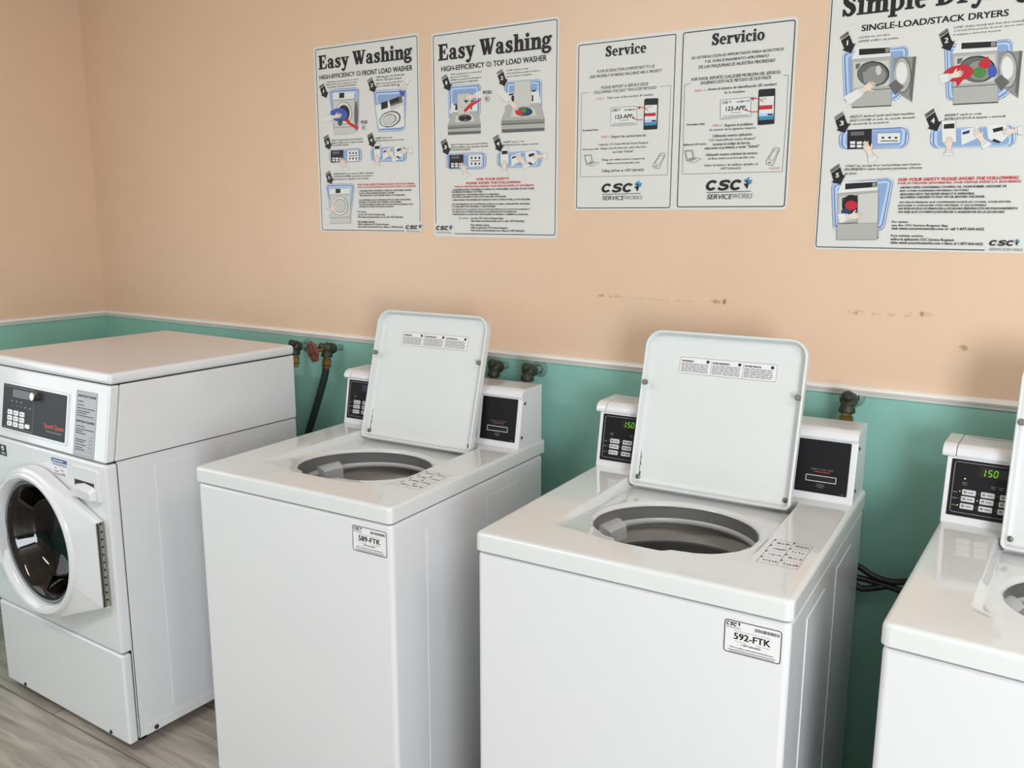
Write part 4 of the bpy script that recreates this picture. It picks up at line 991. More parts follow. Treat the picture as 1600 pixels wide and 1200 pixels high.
["p","B2",96,[[250,239.5],[251,244.5],[252,247.5],[255,250.5],[260,251.5],[265,252.5],[381,252.5],[386,252.5],[390,250.5],[393,248.5],[395,244.5],[395,240.5],[396,221.5],[395,216.5],[393,213.5],[390,211.5],[386,209.5],[381,209.5],[267,210.5],[261,210.5],[257,212.5],[253,214.5],[251,218.5],[251,222.5]]],
["p","B1",97,[[255,240.5],[256,244.5],[257,247.5],[260,249.5],[263,250.5],[267,250.5],[379,251.5],[383,250.5],[386,249.5],[389,247.5],[390,244.5],[390,241.5],[391,220.5],[390,216.5],[389,214.5],[386,212.5],[383,211.5],[379,210.5],[269,211.5],[264,212.5],[261,213.5],[258,215.5],[257,218.5],[256,221.5]]],
["p","B0",98,[[262,239.5],[263,243.5],[264,245.5],[266,247.5],[269,248.5],[273,248.5],[373,249.5],[377,248.5],[380,247.5],[382,245.5],[383,243.5],[384,240.5],[384,221.5],[383,218.5],[382,215.5],[380,214.5],[377,213.5],[373,212.5],[274,213.5],[270,214.5],[267,215.5],[265,216.5],[264,219.5],[263,222.5]]],
["p","W",99,[[257,262.5],[257,263.5],[258,263.5],[258,263.5],[258,264.5],[259,264.5],[284,265.5],[285,265.5],[285,264.5],[285,264.5],[285,264.5],[285,264.5],[287,219.5],[287,219.5],[287,218.5],[286,218.5],[286,218.5],[286,218.5],[260,217.5],[260,217.5],[259,217.5],[259,217.5],[259,217.5],[259,218.5]]],
["l","O",100,0.6,[[257,264.5],[285,265.5],[287,218.5],[259,217.5],[257,264.5]]],
["p","K",101,[[262,257.5],[282,257.5],[283,247.5],[262,247.5]]],
["p","S",102,[[265,199.5],[265,209.5],[259,215.5],[257,220.5],[260,220.5],[263,216.5],[266,217.5],[265,227.5],[267,227.5],[269,218.5],[270,230.5],[273,230.5],[273,218.5],[275,229.5],[278,228.5],[277,217.5],[280,224.5],[282,223.5],[280,212.5],[278,206.5],[277,198.5]]],
["l","O",103,0.5,[[265,199.5],[265,209.5],[259,215.5],[257,220.5],[260,220.5],[263,216.5],[266,217.5],[265,227.5],[267,227.5],[269,218.5],[270,230.5],[273,230.5],[273,218.5],[275,229.5],[278,228.5],[277,217.5],[280,224.5],[282,223.5],[280,212.5],[278,206.5],[277,198.5]]],
["p","W",104,[[263,201.5],[280,200.5],[281,196.5],[262,197.5]]],
["l","O",105,0.5,[[263,201.5],[280,200.5],[281,196.5],[262,197.5],[263,201.5]]],
["p","W",106,[[261,197.5],[281,196.5],[284,189.5],[257,191.5]]],
["l","O",107,0.5,[[257,191.5],[261,197.5],[281,196.5],[284,189.5]]],
["p","W",108,[[296,242.5],[331,250.5],[325,223.5],[297,211.5]]],
["p","B4",109,[[299,238.5],[313,242.5],[312,236.5],[299,232.5]]],
["p","W",110,[[345,251.5],[381,253.5],[391,232.5],[371,212.5],[348,223.5]]],
["p","K",111,[[357,244.5],[376,247.5],[377,239.5],[358,236.5]]],
["p","K",112,[[360,222.5],[374,215.5],[368,213.5],[355,218.5]]],
["p","S",113,[[348,219.5],[341,229.5],[342,236.5],[340,242.5],[337,241.5],[338,236.5],[335,235.5],[328,245.5],[325,245.5],[330,235.5],[321,246.5],[318,245.5],[326,234.5],[317,242.5],[315,241.5],[324,231.5],[316,236.5],[315,234.5],[325,225.5],[331,220.5],[337,213.5]]],
["l","O",114,0.5,[[348,219.5],[341,229.5],[342,236.5],[340,242.5],[337,241.5],[338,236.5],[335,235.5],[328,245.5],[325,245.5],[330,235.5],[321,246.5],[318,245.5],[326,234.5],[317,242.5],[315,241.5],[324,231.5],[316,236.5],[315,234.5],[325,225.5],[331,220.5],[337,213.5]]],
["p","W",115,[[349,222.5],[334,213.5],[336,209.5],[353,218.5]]],
["l","O",116,0.5,[[349,222.5],[334,213.5],[336,209.5],[353,218.5],[349,222.5]]],
["p","W",117,[[354,219.5],[336,209.5],[340,200.5],[363,212.5]]],
["l","O",118,0.5,[[363,212.5],[354,219.5],[336,209.5],[340,200.5]]],
["p","S",119,[[405,233.5],[394,232.5],[389,227.5],[384,225.5],[383,227.5],[387,230.5],[386,232.5],[374,230.5],[374,232.5],[383,234.5],[370,234.5],[370,236.5],[383,237.5],[371,238.5],[371,240.5],[384,240.5],[376,242.5],[376,244.5],[389,243.5],[396,242.5],[404,242.5]]],
["l","O",120,0.5,[[405,233.5],[394,232.5],[389,227.5],[384,225.5],[383,227.5],[387,230.5],[386,232.5],[374,230.5],[374,232.5],[383,234.5],[370,234.5],[370,236.5],[383,237.5],[371,238.5],[371,240.5],[384,240.5],[376,242.5],[376,244.5],[389,243.5],[396,242.5],[404,242.5]]],
["p","W",121,[[404,231.5],[402,244.5],[407,244.5],[408,230.5]]],
["l","O",122,0.5,[[404,231.5],[402,244.5],[407,244.5],[408,230.5],[404,231.5]]],
["p","W",123,[[408,230.5],[407,245.5],[418,247.5],[420,228.5]]],
["l","O",124,0.5,[[420,228.5],[408,230.5],[407,245.5],[418,247.5]]],
["p","K",125,[[32,292.5],[53,302.5],[54,300.5],[33,290.5]]],
["p","K",125,[[34,289.5],[55,298.5],[56,296.5],[35,286.5]]],
["p","K",125,[[36,284.5],[57,294.5],[65,271.5],[44,261.5]]],
["p","K",125,[[37,263.5],[72,272.5],[60,252.5]]],
["p","K",125,[[43,265.5],[64,275.5],[68,269.5],[43,260.5]]],
["t","3",46,56,271.2,11,"W",1,0,126],
["p","K",127,[[230,295.5],[250,305.5],[251,303.5],[231,293.5]]],
["p","K",127,[[232,291.5],[251,301.5],[252,299.5],[233,288.5]]],
["p","K",127,[[234,286.5],[253,296.5],[263,274.5],[243,264.5]]],
["p","K",127,[[237,265.5],[269,275.5],[259,254.5]]],
["p","K",127,[[242,267.5],[261,277.5],[266,272.5],[243,262.5]]],
["t","4",244,254,273.5,11,"W",1,0,128],
["t","FOR YOUR SAFETY",170,289,173.2,7,"R",1,0],
["t","PLEASE AVOID THE FOLLOWING",130,329,162.2,7,"R",1,0],
["t","POR SU PROPIA SEGURIDAD, POR FAVOR EVITE LO SIGUIENTE",86,375,152.5,6,"R",1,0],
["t","· LAUNDERING ITEMS CONTAINING COOKING OIL, FOAM RUBBER, GASOLINE OR ANY OTHER",73,376,143.5,5,"K",1,1],
["t","FLAMMABLE MATERIALS OR FUMES.",73,192,136.8,5,"K",1,1],
["t","· REACHING INTO THE WASHER WHILE IT IS OPERATING.",72,253,128.5,5,"K",1,1],
["t","· ALLOWING CHILDREN TO PLAY ON OR AROUND THE WASHER.",72,278,121.5,5,"K",1,1],
["t","· OVERLOADING THE WASHER MAY DAMAGE YOUR CLOTHES AS WELL AS THE MACHINE.",72,363,112.5,5,"K",1,1],
["t","· NO LAVE PRENDAS QUE CONTENGAN ACEITE DE COCINA, GOMA ESPUMA, GASOLINA",72,361,99.5,5,"K",1,1],
["t","O CUALQUIER OTRO MATERIAL O GAS FLAMABLE.",72,240,92.2,5,"K",1,1],
["t","· NO INTRODUZCA LAS MANOS EN LA LAVADORA MIENTRAS ESTA EN FUNCIONAMIENTO.",72,364,84.2,4,"K",1,1],
["t","· NO DEJE QUE LOS NIÑOS JUEGUEN EN O ALREDEDOR DE LA LAVADORA.",72,316,76.5,5,"K",1,1],
["t","· SOBRECARGAR LA LAVADORA PUEDE DAÑAR SUS PRENDAS Y TAMBIÉN LA LAVADORA.",72,357,68.5,5,"K",1,1],
["t","For service",101,139,56.5,6,"K",0,0],
["t","use the CSC Service Request App",147,268,56.5,6,"K",1,0],
["t","visit www.cscserviceworks.com or call 1-877-264-6622",147,343,48.2,6,"K",1,0],
["t","Para solicitar servicio",146,217,35.8,6,"K",1,0],
["t","utilice la aplicación CSC Service Request",146,283,27.8,6,"K",1,0],
["t","visite www.cscserviceworks.com o llame al 1-877-264-6622",146,343,19.5,6,"K",1,0],
["c","CSC",9,59,21.5,13,"K",2,1],
["p","B5",129,[[62,34.5],[73,38.5],[69,32.5]]],
["p","B4",130,[[62,33.5],[70,33.5],[69,29.5]]],
["p","K",131,[[62,29.5],[71,30.5],[68,22.5]]],
["p","B5",132,[[70,34.5],[76,35.5],[73,28.5],[70,29.5]]],
["t","SERVICEWORKS",11,69,11.8,5,"G3",0,0]],
'P3':[
["l","K",1,2.2,[[8,443.5],[8.2,445.7],[9,447.3],[10.2,448.5],[11.8,449.3],[14,449.5],[289.5,449.5],[291.7,449.3],[293.3,448.5],[294.5,447.3],[295.3,445.7],[295.5,443.5],[295.5,12.5],[295.3,10.3],[294.5,8.7],[293.3,7.5],[291.7,6.7],[289.5,6.5],[14,6.5],[11.8,6.7],[10.2,7.5],[9,8.7],[8.2,10.3],[8,12.5],[8,443.5]]],
["s","Service",92,213,412,27,"K",0,0],
["t","YOUR SATISFACTION IS IMPORTANT TO US",66,238,371.7,8,"K",0,1],
["t","AND PROPERLY WORKING MACHINES ARE A PRIORITY",43,260,359,8,"K",0,1],
["t","PLEASE REPORT A SERVICE ISSUE",80,222,328,8,"K",0,1],
["t","FOLLOWING THE EASY TWO-STEP METHOD",58,245,316.7,8,"K",0,1],
["l","G2",2,0.9,[[46,322],[19,321],[19,321]]],
["l","G2",3,0.9,[[255,322],[286,323],[286,215]]],
["t","STEP 1",65,90,300,6,"RL",0,0],
["t","Take note of the machine ID number",99,238,300.7,6,"K",0,0],
["p","W",4,[[111,275],[111,276],[111,276],[112,277],[113,277],[113,277],[188,276],[188,276],[189,276],[190,276],[190,275],[190,274],[191,230],[191,229],[191,229],[191,228],[190,228],[189,228],[115,228],[114,228],[113,228],[113,229],[112,229],[112,230]]],
["l","K",5,0.9,[[111,275],[111,276],[111,276],[112,277],[113,277],[113,277],[188,276],[188,276],[189,276],[190,276],[190,275],[190,274],[191,230],[191,229],[191,229],[191,228],[190,228],[189,228],[115,228],[114,228],[113,228],[113,229],[112,229],[112,230],[111,275]]],
["c","CSC",115,133,266,7,"K",2,1],
["p","K",6,[[135,272],[140,272],[138,266]]],
["p","K",7,[[153,270],[155,270],[155,266],[153,266]]],
["p","K",7,[[156,270],[157,270],[157,266],[156,266]]],
["p","K",7,[[158,270],[159,270],[159,266],[158,266]]],
["p","K",7,[[160,270],[161,270],[161,266],[160,266]]],
["p","K",7,[[162,270],[163,270],[163,266],[162,266]]],
["p","K",7,[[164,270],[165,270],[165,266],[164,266]]],
["p","K",7,[[166,270],[167,270],[168,266],[166,266]]],
["p","K",7,[[168,270],[170,270],[170,266],[168,266]]],
["p","K",7,[[170,270],[172,270],[172,266],[170,266]]],
["p","K",7,[[172,270],[174,270],[174,266],[173,266]]],
["p","K",7,[[175,270],[176,270],[176,266],[175,266]]],
["p","K",7,[[177,270],[178,270],[178,266],[177,266]]],
["p","K",7,[[179,270],[180,270],[180,266],[179,266]]],
["p","K",7,[[181,270],[182,270],[182,266],[181,266]]],
["p","K",7,[[183,270],[184,270],[184,266],[183,266]]],
["p","K",7,[[185,270],[186,270],[186,266],[185,266]]],
["t","123-APP",126,177,246.3,11,"K",1,0],
["t","1-877-264-6622",140,166,240,3,"K",0,0],
["t","Visit us online www.cscserviceworks.com",120,182,233,3,"K",0,0],
["p","G4",8,[[116,232],[187,232],[188,230],[116,230]]],
["p","K",9,[[211,290],[211,291],[212,292],[213,293],[214,293],[215,294],[248,293],[249,293],[250,292],[251,292],[252,291],[252,289],[252,216],[252,215],[251,214],[250,213],[249,213],[248,213],[215,213],[214,213],[212,213],[212,214],[211,215],[211,216]]],
["p","W",10,[[214,277],[249,276],[249,256],[214,256]]],
["p","RD",11,[[214,256],[249,256],[249,247],[214,248]]],
["p","W",12,[[214,248],[249,247],[249,239],[214,239]]],
["p","B1",13,[[214,239],[249,239],[249,232],[214,232]]],
["p","B5",14,[[214,232],[249,232],[249,224],[214,224]]],
["p","W",15,[[246,256],[249,256],[249,247],[246,247]]],
["p","G4",16,[[217,273],[232,273],[232,271],[217,270]]],
["p","K",17,[[235,237],[247,237],[247,233],[235,233]]],
["l","RD",18,2,[[224,262],[214,270],[204,272],[195,271]]],
["p","RD",19,[[191,273],[201,276],[199,267]]],
["l","RD",20,2,[[208,240],[196,240],[186,242],[180,246]]],
["p","RD",21,[[174,249],[185,249],[180,243]]],
["l","G2",22,0.9,[[19,321],[20,93],[285,93],[286,216]]],
["t","Download Now",25,74,218.3,5,"K",1,0],
["t","CSC Service Mall",25,75,166.7,4,"K",1,0],
["t","STEP 2",84,110,197,6,"RL",0,0],
["t","Report the service issue by:",116,220,196.3,7,"K",0,0],
["t","Using the CSC ServiceWorks Service Request",76,226,177,6,"K",0,0],
["t","Simply scan the barcode, select the issue",82,221,166.3,6,"K",0,0],
["t","and click \"Submit\"",120,184,155.7,6,"K",0,0],
["t","Using our online service request at",86,217,135.7,6,"K",0,0],
["t","www.cscserviceworks.com",102,202,125.7,6,"K",0,0],
["t","Calling toll free at 1-877-264-6622",87,216,105,7,"K",0,0],
["l","G1",23,1,[[31,153],[53,154],[58,134],[38,127],[31,153]]],
["l","G2",24,0.8,[[34,151],[51,151],[55,135],[39,131],[34,151]]],
["l","G1",25,1,[[38,127],[58,134],[79,131],[58,122],[38,127]]],
["p","G3",26,[[44,129],[59,132],[66,131],[49,127]]],
["l","G1",27,1,[[260,146],[261,148],[262,149],[264,150],[266,150],[269,150],[272,149],[274,149],[276,148],[277,147],[277,145],[276,143],[262,113],[261,111],[260,110],[258,110],[257,110],[254,110],[246,113],[244,114],[243,115],[242,117],[242,118],[243,120],[260,146]]],
["l","G2",28,0.8,[[263,145],[274,143],[261,120],[248,124],[263,145]]],
["p","G2",29,[[256,116],[256,116],[256,115],[255,115],[254,115],[254,115],[253,115],[252,115],[251,115],[250,115],[250,115],[249,115],[248,116],[248,116],[248,116],[248,117],[248,117],[249,117],[249,118],[250,118],[251,118],[252,118],[253,118],[254,118],[254,118],[255,117],[255,117],[256,117]]],
["c","CSC",88,184,49,24,"K",2,1],
["p","B5",30,[[189,73],[206,80],[200,69]]],
["p","B4",31,[[189,70],[203,71],[200,63]]],
["p","K",32,[[189,64],[204,65],[199,50]]],
["p","B5",33,[[202,72],[212,74],[208,62],[203,64]]],
["l","K",34,1.5,[[90,44],[210,45]]],
["t","SERVICE",91,160,28,12,"K",0,1],
["t","WORKS",161,214,29,11,"G3",0,1],
["l","K",1,2.2,[[316.5,444],[316.7,446.2],[317.5,447.8],[318.7,449],[320.3,449.8],[322.5,450],[597,450],[599.2,449.8],[600.8,449],[602,447.8],[602.8,446.2],[603,444],[603,14.5],[602.8,12.3],[602,10.7],[600.8,9.5],[599.2,8.7],[597,8.5],[322.5,8.5],[320.3,8.7],[318.7,9.5],[317.5,10.7],[316.7,12.3],[316.5,14.5],[316.5,444]]],
["s","Servicio",395,530,412,28,"K",0,0],
["t","SU SATISFACCION ES IMPORTANTE PARA NOSOTROS",341,579,382.7,7,"K",0,1],
["t","Y EL FUNCIONAMIENTO APROPIADO",378,543,370.7,7,"K",0,1],
["t","DE LAS MAQUINAS ES NUESTRA PRIORIDAD",361,559,358,8,"K",0,1],
["t","POR FAVOR, REPORTE CUALQUIER PROBLEMA DEL SERVICIO,",343,575,329,8,"K",0,1],
["t","SIGUIENDO ESTE FACIL METODO DE DOS PASOS",368,552,318.3,8,"K",0,1],
["l","G2",35,0.9,[[581,324],[594,324],[595,215]]],
["l","G2",36,0.9,[[340,324],[325,321]]],
["t","PASO 1",354,381,301,6,"RO",0,0],
["t","Anote el número de identificación (ID number)",389,566,302,7,"K",0,0],
["t","de la máquina",433,487,291.3,6,"K",0,0],
["p","W",37,[[424,274],[424,275],[425,276],[425,276],[426,276],[427,276],[500,278],[501,278],[502,278],[502,277],[503,277],[503,276],[505,234],[505,233],[505,233],[504,232],[504,232],[503,232],[429,229],[428,229],[427,230],[427,230],[427,231],[426,232]]],
["l","K",38,0.9,[[424,274],[424,275],[425,276],[425,276],[426,276],[427,276],[500,278],[501,278],[502,278],[502,277],[503,277],[503,276],[505,234],[505,233],[505,233],[504,232],[504,232],[503,232],[429,229],[428,229],[427,230],[427,230],[427,231],[426,232],[424,274]]],
["c","CSC",429,446,266.3,6,"K",2,1],
["p","K",39,[[448,272],[453,272],[451,267]]],
["p","K",40,[[467,271],[468,271],[468,267],[467,267]]],
["p","K",40,[[469,271],[470,271],[470,267],[469,267]]],
["p","K",40,[[471,271],[472,271],[472,267],[471,267]]],
["p","K",40,[[473,271],[474,271],[474,267],[473,267]]],
["p","K",40,[[475,271],[476,271],[476,267],[475,267]]],
["p","K",40,[[477,271],[478,271],[479,267],[477,267]]],
["p","K",40,[[479,271],[481,271],[481,267],[479,267]]],
["p","K",40,[[481,271],[483,271],[483,267],[482,267]]],
["p","K",40,[[483,271],[485,271],[485,268],[484,267]]],
["p","K",40,[[486,271],[487,271],[487,268],[486,268]]],
["p","K",40,[[488,271],[489,271],[489,268],[488,268]]],
["p","K",40,[[490,271],[491,271],[491,268],[490,268]]],
["p","K",40,[[492,271],[493,271],[493,268],[492,268]]],
["p","K",40,[[494,271],[495,271],[495,268],[494,268]]],
["p","K",40,[[496,271],[497,272],[497,268],[496,268]]],
["p","K",40,[[498,272],[499,272],[500,268],[498,268]]],
["t","123-APP",440,490,248.3,11,"K",1,0],
["t","1-877-264-6622",454,480,241.7,3,"K",0,0],
["t","Visit us online www.cscserviceworks.com",434,496,235,3,"K",0,0],
["p","G4",41,[[430,233],[501,236],[501,234],[431,231]]],
["p","K",42,[[522,291],[522,293],[523,294],[523,295],[524,295],[526,295],[560,295],[562,295],[563,294],[564,293],[564,292],[564,291],[566,214],[566,213],[566,211],[565,211],[564,210],[562,210],[528,209],[527,209],[525,210],[525,210],[524,212],[524,213]]],
["p","W",43,[[525,277],[562,277],[562,256],[526,256]]],
["p","RD",44,[[526,256],[562,256],[563,246],[526,246]]],
["p","W",45,[[526,246],[563,246],[563,237],[526,237]]],
["p","B1",46,[[526,237],[563,237],[563,230],[526,230]]],
["p","B5",47,[[526,230],[563,230],[563,221],[527,221]]],
["p","W",48,[[559,256],[562,256],[563,246],[559,246]]],
["p","G4",49,[[529,273],[544,274],[544,271],[529,270]]],
["p","K",50,[[548,235],[561,235],[561,231],[548,231]]],
["l","RD",51,2,[[536,264],[525,272],[516,275],[507,274]]],
["p","RD",52,[[501,276],[511,278],[511,269]]],
["l","RD",53,2,[[523,242],[510,242],[500,244],[492,248]]],
["p","RD",54,[[485,249],[497,251],[493,245]]],
["l","G2",55,0.9,[[325,321],[328,94],[593,94],[595,215]]],
["t","Descargue Aqui",336,384,218,5,"K",1,0],
["t","Aplicacion CSC Service",328,392,167,5,"K",1,0],
["t","PASO 2",407,432,211.3,6,"RO",0,0],
["t","Reporte el problema",439,512,210,7,"K",0,0],
["t","de servicio de la siguiente manera:",398,520,201,6,"K",0,0],
["t","Utilizando nuestra aplicacion",408,511,185,7,"K",0,0],
["t","\"CSC ServiceWorks Service Request\"",397,521,175,6,"K",0,0],
["t","escanea el código de barras,",409,508,164.3,7,"K",0,0],
["t","seleccione el problema y enviar \"Submit\"",387,531,155,7,"K",0,0],
["t","Utilizando nuestra solicitud de servicio",391,527,138.3,7,"K",0,0],
["t","en línea www.cscserviceworks.com",397,520,129,6,"K",0,0],
["t","Llame al número de teléfono gratuito al",389,529,112,6,"K",0,0],
["t","1-877-264-6622",432,486,102.7,6,"K",0,0],
["l","G1",56,1,[[332,154],[354,155],[359,135],[339,128],[332,154]]],
["l","G2",57,0.8,[[335,152],[352,152],[356,136],[340,132],[335,152]]],
["l","G1",58,1,[[339,128],[359,135],[380,132],[359,122],[339,128]]],
["p","G3",59,[[345,129],[360,133],[367,132],[350,127]]],
["l","G1",60,1,[[567,148],[568,150],[569,151],[571,152],[573,152],[575,152],[578,152],[580,151],[582,150],[583,149],[583,147],[582,145],[570,113],[569,112],[568,110],[566,110],[564,110],[562,110],[554,113],[552,114],[551,116],[551,117],[551,119],[551,121],[567,148]]],
["l","G2",61,0.8,[[570,147],[580,145],[568,121],[557,125],[570,147]]],
["p","G2",62,[[564,117],[564,116],[563,116],[563,115],[562,115],[562,115],[561,115],[560,115],[559,115],[558,115],[558,115],[557,116],[557,116],[556,116],[556,117],[556,117],[557,118],[557,118],[558,118],[558,118],[559,118],[560,118],[561,118],[562,118],[562,118],[563,118],[563,117],[564,117]]],
["l","RL",63,0.9,[[559,104],[586,104]]],
["l","RL",64,0.9,[[559,101],[586,102]]],
["c","CSC",395,491,50.3,26,"K",2,1],
["p","B5",65,[[496,75],[512,83],[507,72]]],
["p","B4",66,[[496,73],[509,74],[507,66]]],
["p","K",67,[[496,66],[510,68],[506,52]]],
["p","B5",68,[[508,75],[518,76],[515,64],[509,67]]],
["l","K",69,1.5,[[398,45],[516,47]]],
["t","SERVICE",399,468,28,13,"K",0,1],
["t","WORKS",469,521,29.3,13,"G3",0,1]],
'P4':[
["l","K",1,2.2,[[447.5,75],[447.5,592],[447.3,594.2],[446.5,595.8],[445.3,597],[443.7,597.8],[441.5,598],[10.5,598],[8.3,597.8],[6.7,597],[5.5,595.8],[4.7,594.2],[4.5,592],[4.5,12],[4.7,9.8],[5.5,8.2],[6.7,7],[8.3,6.2],[10.5,6],[376,6]]],
["s","Simple Drying",30,418,541,46,"K",0,0],
["t","SINGLE-LOAD/STACK DRYERS",76,375,504,14,"K",1,0],
["t","CLEAN the lint filter",69,140,488.7,4,"K",0,1],
["t","LIMPIE el filtro de pelusa",70,157,479.3,5,"K",0,1],
["t","LOAD clothes loosely and close door securely",271,408,489,5,"K",0,1],
["t","COLOQUE las prendas de modo que no sature",271,409,482,4,"K",0,1],
["t","la máquina y cierre bien la puerta",271,364,474,4,"K",0,1],
["p","B0",2,[[36,447],[36,452],[38,456],[40,459],[44,461],[49,462],[166,463],[171,463],[175,461],[178,458],[180,454],[181,449],[184,379],[184,373],[183,368],[182,364],[179,359],[176,355],[173,352],[169,348],[165,346],[161,344],[156,343],[150,343],[62,345],[57,346],[52,348],[49,351],[47,355],[46,360]]],
["p","B3",3,[[38,446],[38,451],[39,455],[41,458],[45,460],[50,461],[166,462],[171,462],[174,460],[177,458],[179,454],[180,449],[183,379],[183,374],[182,369],[180,364],[178,360],[175,356],[172,353],[168,349],[164,347],[160,345],[155,344],[150,344],[63,346],[57,347],[53,348],[50,351],[48,355],[47,361]]],
["p","W",4,[[38,446],[38,451],[39,455],[42,458],[45,460],[50,460],[166,462],[171,461],[174,460],[177,457],[178,454],[179,449],[182,379],[182,374],[181,369],[180,365],[178,361],[175,357],[171,353],[168,350],[164,347],[159,346],[155,345],[150,345],[63,346],[58,347],[54,349],[51,352],[49,355],[48,360]]],
["p","B2",5,[[40,447],[40,451],[41,454],[43,457],[46,458],[50,458],[167,460],[170,460],[173,458],[176,456],[177,453],[178,449],[180,378],[180,374],[179,370],[178,366],[176,363],[174,360],[168,354],[165,351],[162,349],[158,348],[155,347],[150,346],[62,348],[58,348],[55,350],[52,352],[51,355],[50,359]]],
["p","B1",6,[[44,446],[44,450],[45,452],[46,454],[49,455],[52,456],[166,457],[169,457],[172,456],[173,454],[174,452],[175,449],[176,378],[176,374],[176,371],[175,368],[173,366],[171,363],[164,356],[162,354],[159,352],[156,351],[153,350],[150,350],[64,350],[60,351],[58,352],[56,354],[54,356],[54,360]]],
["p","B0",7,[[49,444],[49,446],[50,449],[51,450],[53,451],[56,452],[164,453],[166,453],[169,452],[170,450],[171,448],[171,446],[171,379],[171,376],[170,374],[169,371],[168,369],[166,367],[159,360],[157,358],[155,357],[152,356],[150,355],[147,355],[67,354],[64,354],[62,355],[60,356],[59,359],[58,362]]],
["p","W",8,[[68,469],[142,465],[144,441],[57,443]]],
["p","K",9,[[73,465],[141,462],[142,450],[74,451]]],
["p","G3",10,[[131,461],[140,461],[140,452],[132,452]]],
["p","G4",11,[[57,443],[146,442],[154,332],[67,333]]],
["l","G2",12,0.6,[[57,443],[146,442],[154,332],[67,333],[57,443]]],
["p","G2",13,[[63,372],[151,372],[151,370],[63,370]]],
["p","K",14,[[66,335],[154,334],[154,332],[67,333]]],
["p","G5",15,[[63,436],[141,434],[145,378],[67,378]]],
["p","G2",16,[[68,432],[79,433],[76,423],[69,419]]],
["p","K",17,[[144,404],[144,397],[142,392],[138,386],[133,382],[126,380],[119,378],[111,378],[103,379],[95,382],[88,386],[82,391],[77,397],[74,403],[73,409],[73,416],[76,421],[80,427],[85,431],[91,433],[99,435],[107,435],[115,433],[122,431],[129,427],[135,422],[140,416],[143,410]]],
["p","G2",18,[[142,403],[141,397],[139,392],[136,387],[131,383],[125,381],[118,379],[110,379],[102,380],[95,383],[88,387],[83,391],[78,397],[75,403],[74,409],[74,414],[76,420],[80,425],[85,428],[92,431],[99,432],[106,432],[114,431],[121,428],[128,425],[133,420],[137,415],[140,409]]],
["p","G3",19,[[137,401],[136,397],[135,393],[133,389],[129,386],[125,384],[120,383],[115,383],[110,384],[105,386],[100,389],[96,392],[93,396],[91,401],[90,405],[91,410],[92,414],[94,418],[98,420],[102,423],[107,424],[112,424],[117,423],[122,421],[127,418],[131,415],[134,410],[136,406]]],
["p","G5",20,[[126,413],[126,411],[126,408],[125,406],[124,405],[123,404],[122,403],[121,403],[119,403],[118,404],[117,405],[116,407],[115,409],[114,412],[114,414],[114,417],[114,419],[114,421],[115,422],[116,424],[118,424],[119,424],[120,424],[122,423],[123,422],[124,420],[125,418],[126,415]]],
["p","G3",21,[[150,439],[199,437],[198,337],[155,368]]],
["p","G2",22,[[192,437],[199,437],[198,337],[191,352]]],
["p","G2",23,[[192,398],[192,389],[191,380],[190,373],[187,367],[184,362],[180,359],[176,359],[172,360],[168,363],[164,368],[160,375],[157,383],[155,392],[154,401],[154,410],[154,418],[156,426],[159,432],[162,436],[166,439],[170,439],[174,438],[178,435],[182,430],[186,423],[188,415],[191,407]]],
["p","G4",24,[[189,398],[190,390],[189,382],[187,375],[185,369],[182,365],[179,362],[175,362],[171,363],[167,366],[163,371],[160,377],[157,384],[155,392],[154,401],[154,409],[155,417],[156,424],[159,429],[162,434],[165,436],[169,437],[173,435],[177,432],[180,427],[184,421],[186,414],[188,406]]],
["p","W",25,[[183,402],[183,397],[182,392],[181,388],[180,384],[178,381],[175,380],[173,379],[170,380],[167,382],[165,385],[162,389],[161,394],[159,399],[159,404],[158,410],[159,415],[160,419],[162,423],[164,426],[166,427],[169,428],[171,427],[174,425],[177,422],[179,418],[181,413],[182,408]]],
["p","G2",26,[[144,379],[159,390],[178,373],[161,355]]],
["p","G3",27,[[85,413],[113,416],[111,389],[90,387]]],
["p","S",28,[[90,365],[100,370],[108,367],[113,368],[113,371],[107,371],[106,374],[116,378],[116,381],[106,378],[117,384],[116,387],[104,382],[113,388],[111,390],[101,384],[106,390],[104,391],[94,384],[90,379],[83,375]]],
["l","O",29,0.5,[[90,365],[100,370],[108,367],[113,368],[113,371],[107,371],[106,374],[116,378],[116,381],[106,378],[117,384],[116,387],[104,382],[113,388],[111,390],[101,384],[106,390],[104,391],[94,384],[90,379],[83,375]]],
["p","W",30,[[93,364],[83,378],[79,376],[89,361]]],
["l","O",31,0.5,[[93,364],[83,378],[79,376],[89,361],[93,364]]],
["p","W",32,[[90,360],[78,377],[45,360],[60,339]]],
["l","O",33,0.5,[[60,339],[90,360],[78,377],[45,360]]],
["p","B0",34,[[256,442],[256,447],[257,451],[260,453],[263,455],[268,456],[377,456],[381,455],[384,454],[387,451],[389,447],[389,443],[395,357],[395,352],[394,348],[392,343],[389,340],[386,337],[384,335],[380,333],[376,331],[371,330],[367,329],[362,329],[282,336],[277,336],[273,338],[270,341],[268,345],[267,351]]],
["p","B3",35,[[257,441],[257,446],[258,450],[261,452],[264,454],[268,455],[376,455],[380,454],[384,453],[386,450],[388,447],[389,442],[394,358],[394,353],[393,348],[391,344],[389,341],[385,338],[383,336],[379,334],[375,332],[371,331],[366,330],[362,330],[282,336],[278,337],[274,339],[271,342],[269,346],[268,351]]],
["p","W",36,[[258,441],[258,446],[259,449],[261,452],[264,454],[268,454],[376,454],[380,454],[384,452],[386,450],[388,446],[388,442],[393,357],[393,353],[392,348],[391,345],[388,341],[385,339],[382,337],[378,334],[375,333],[370,332],[366,331],[362,331],[282,337],[278,338],[274,339],[272,342],[270,346],[269,351]]],
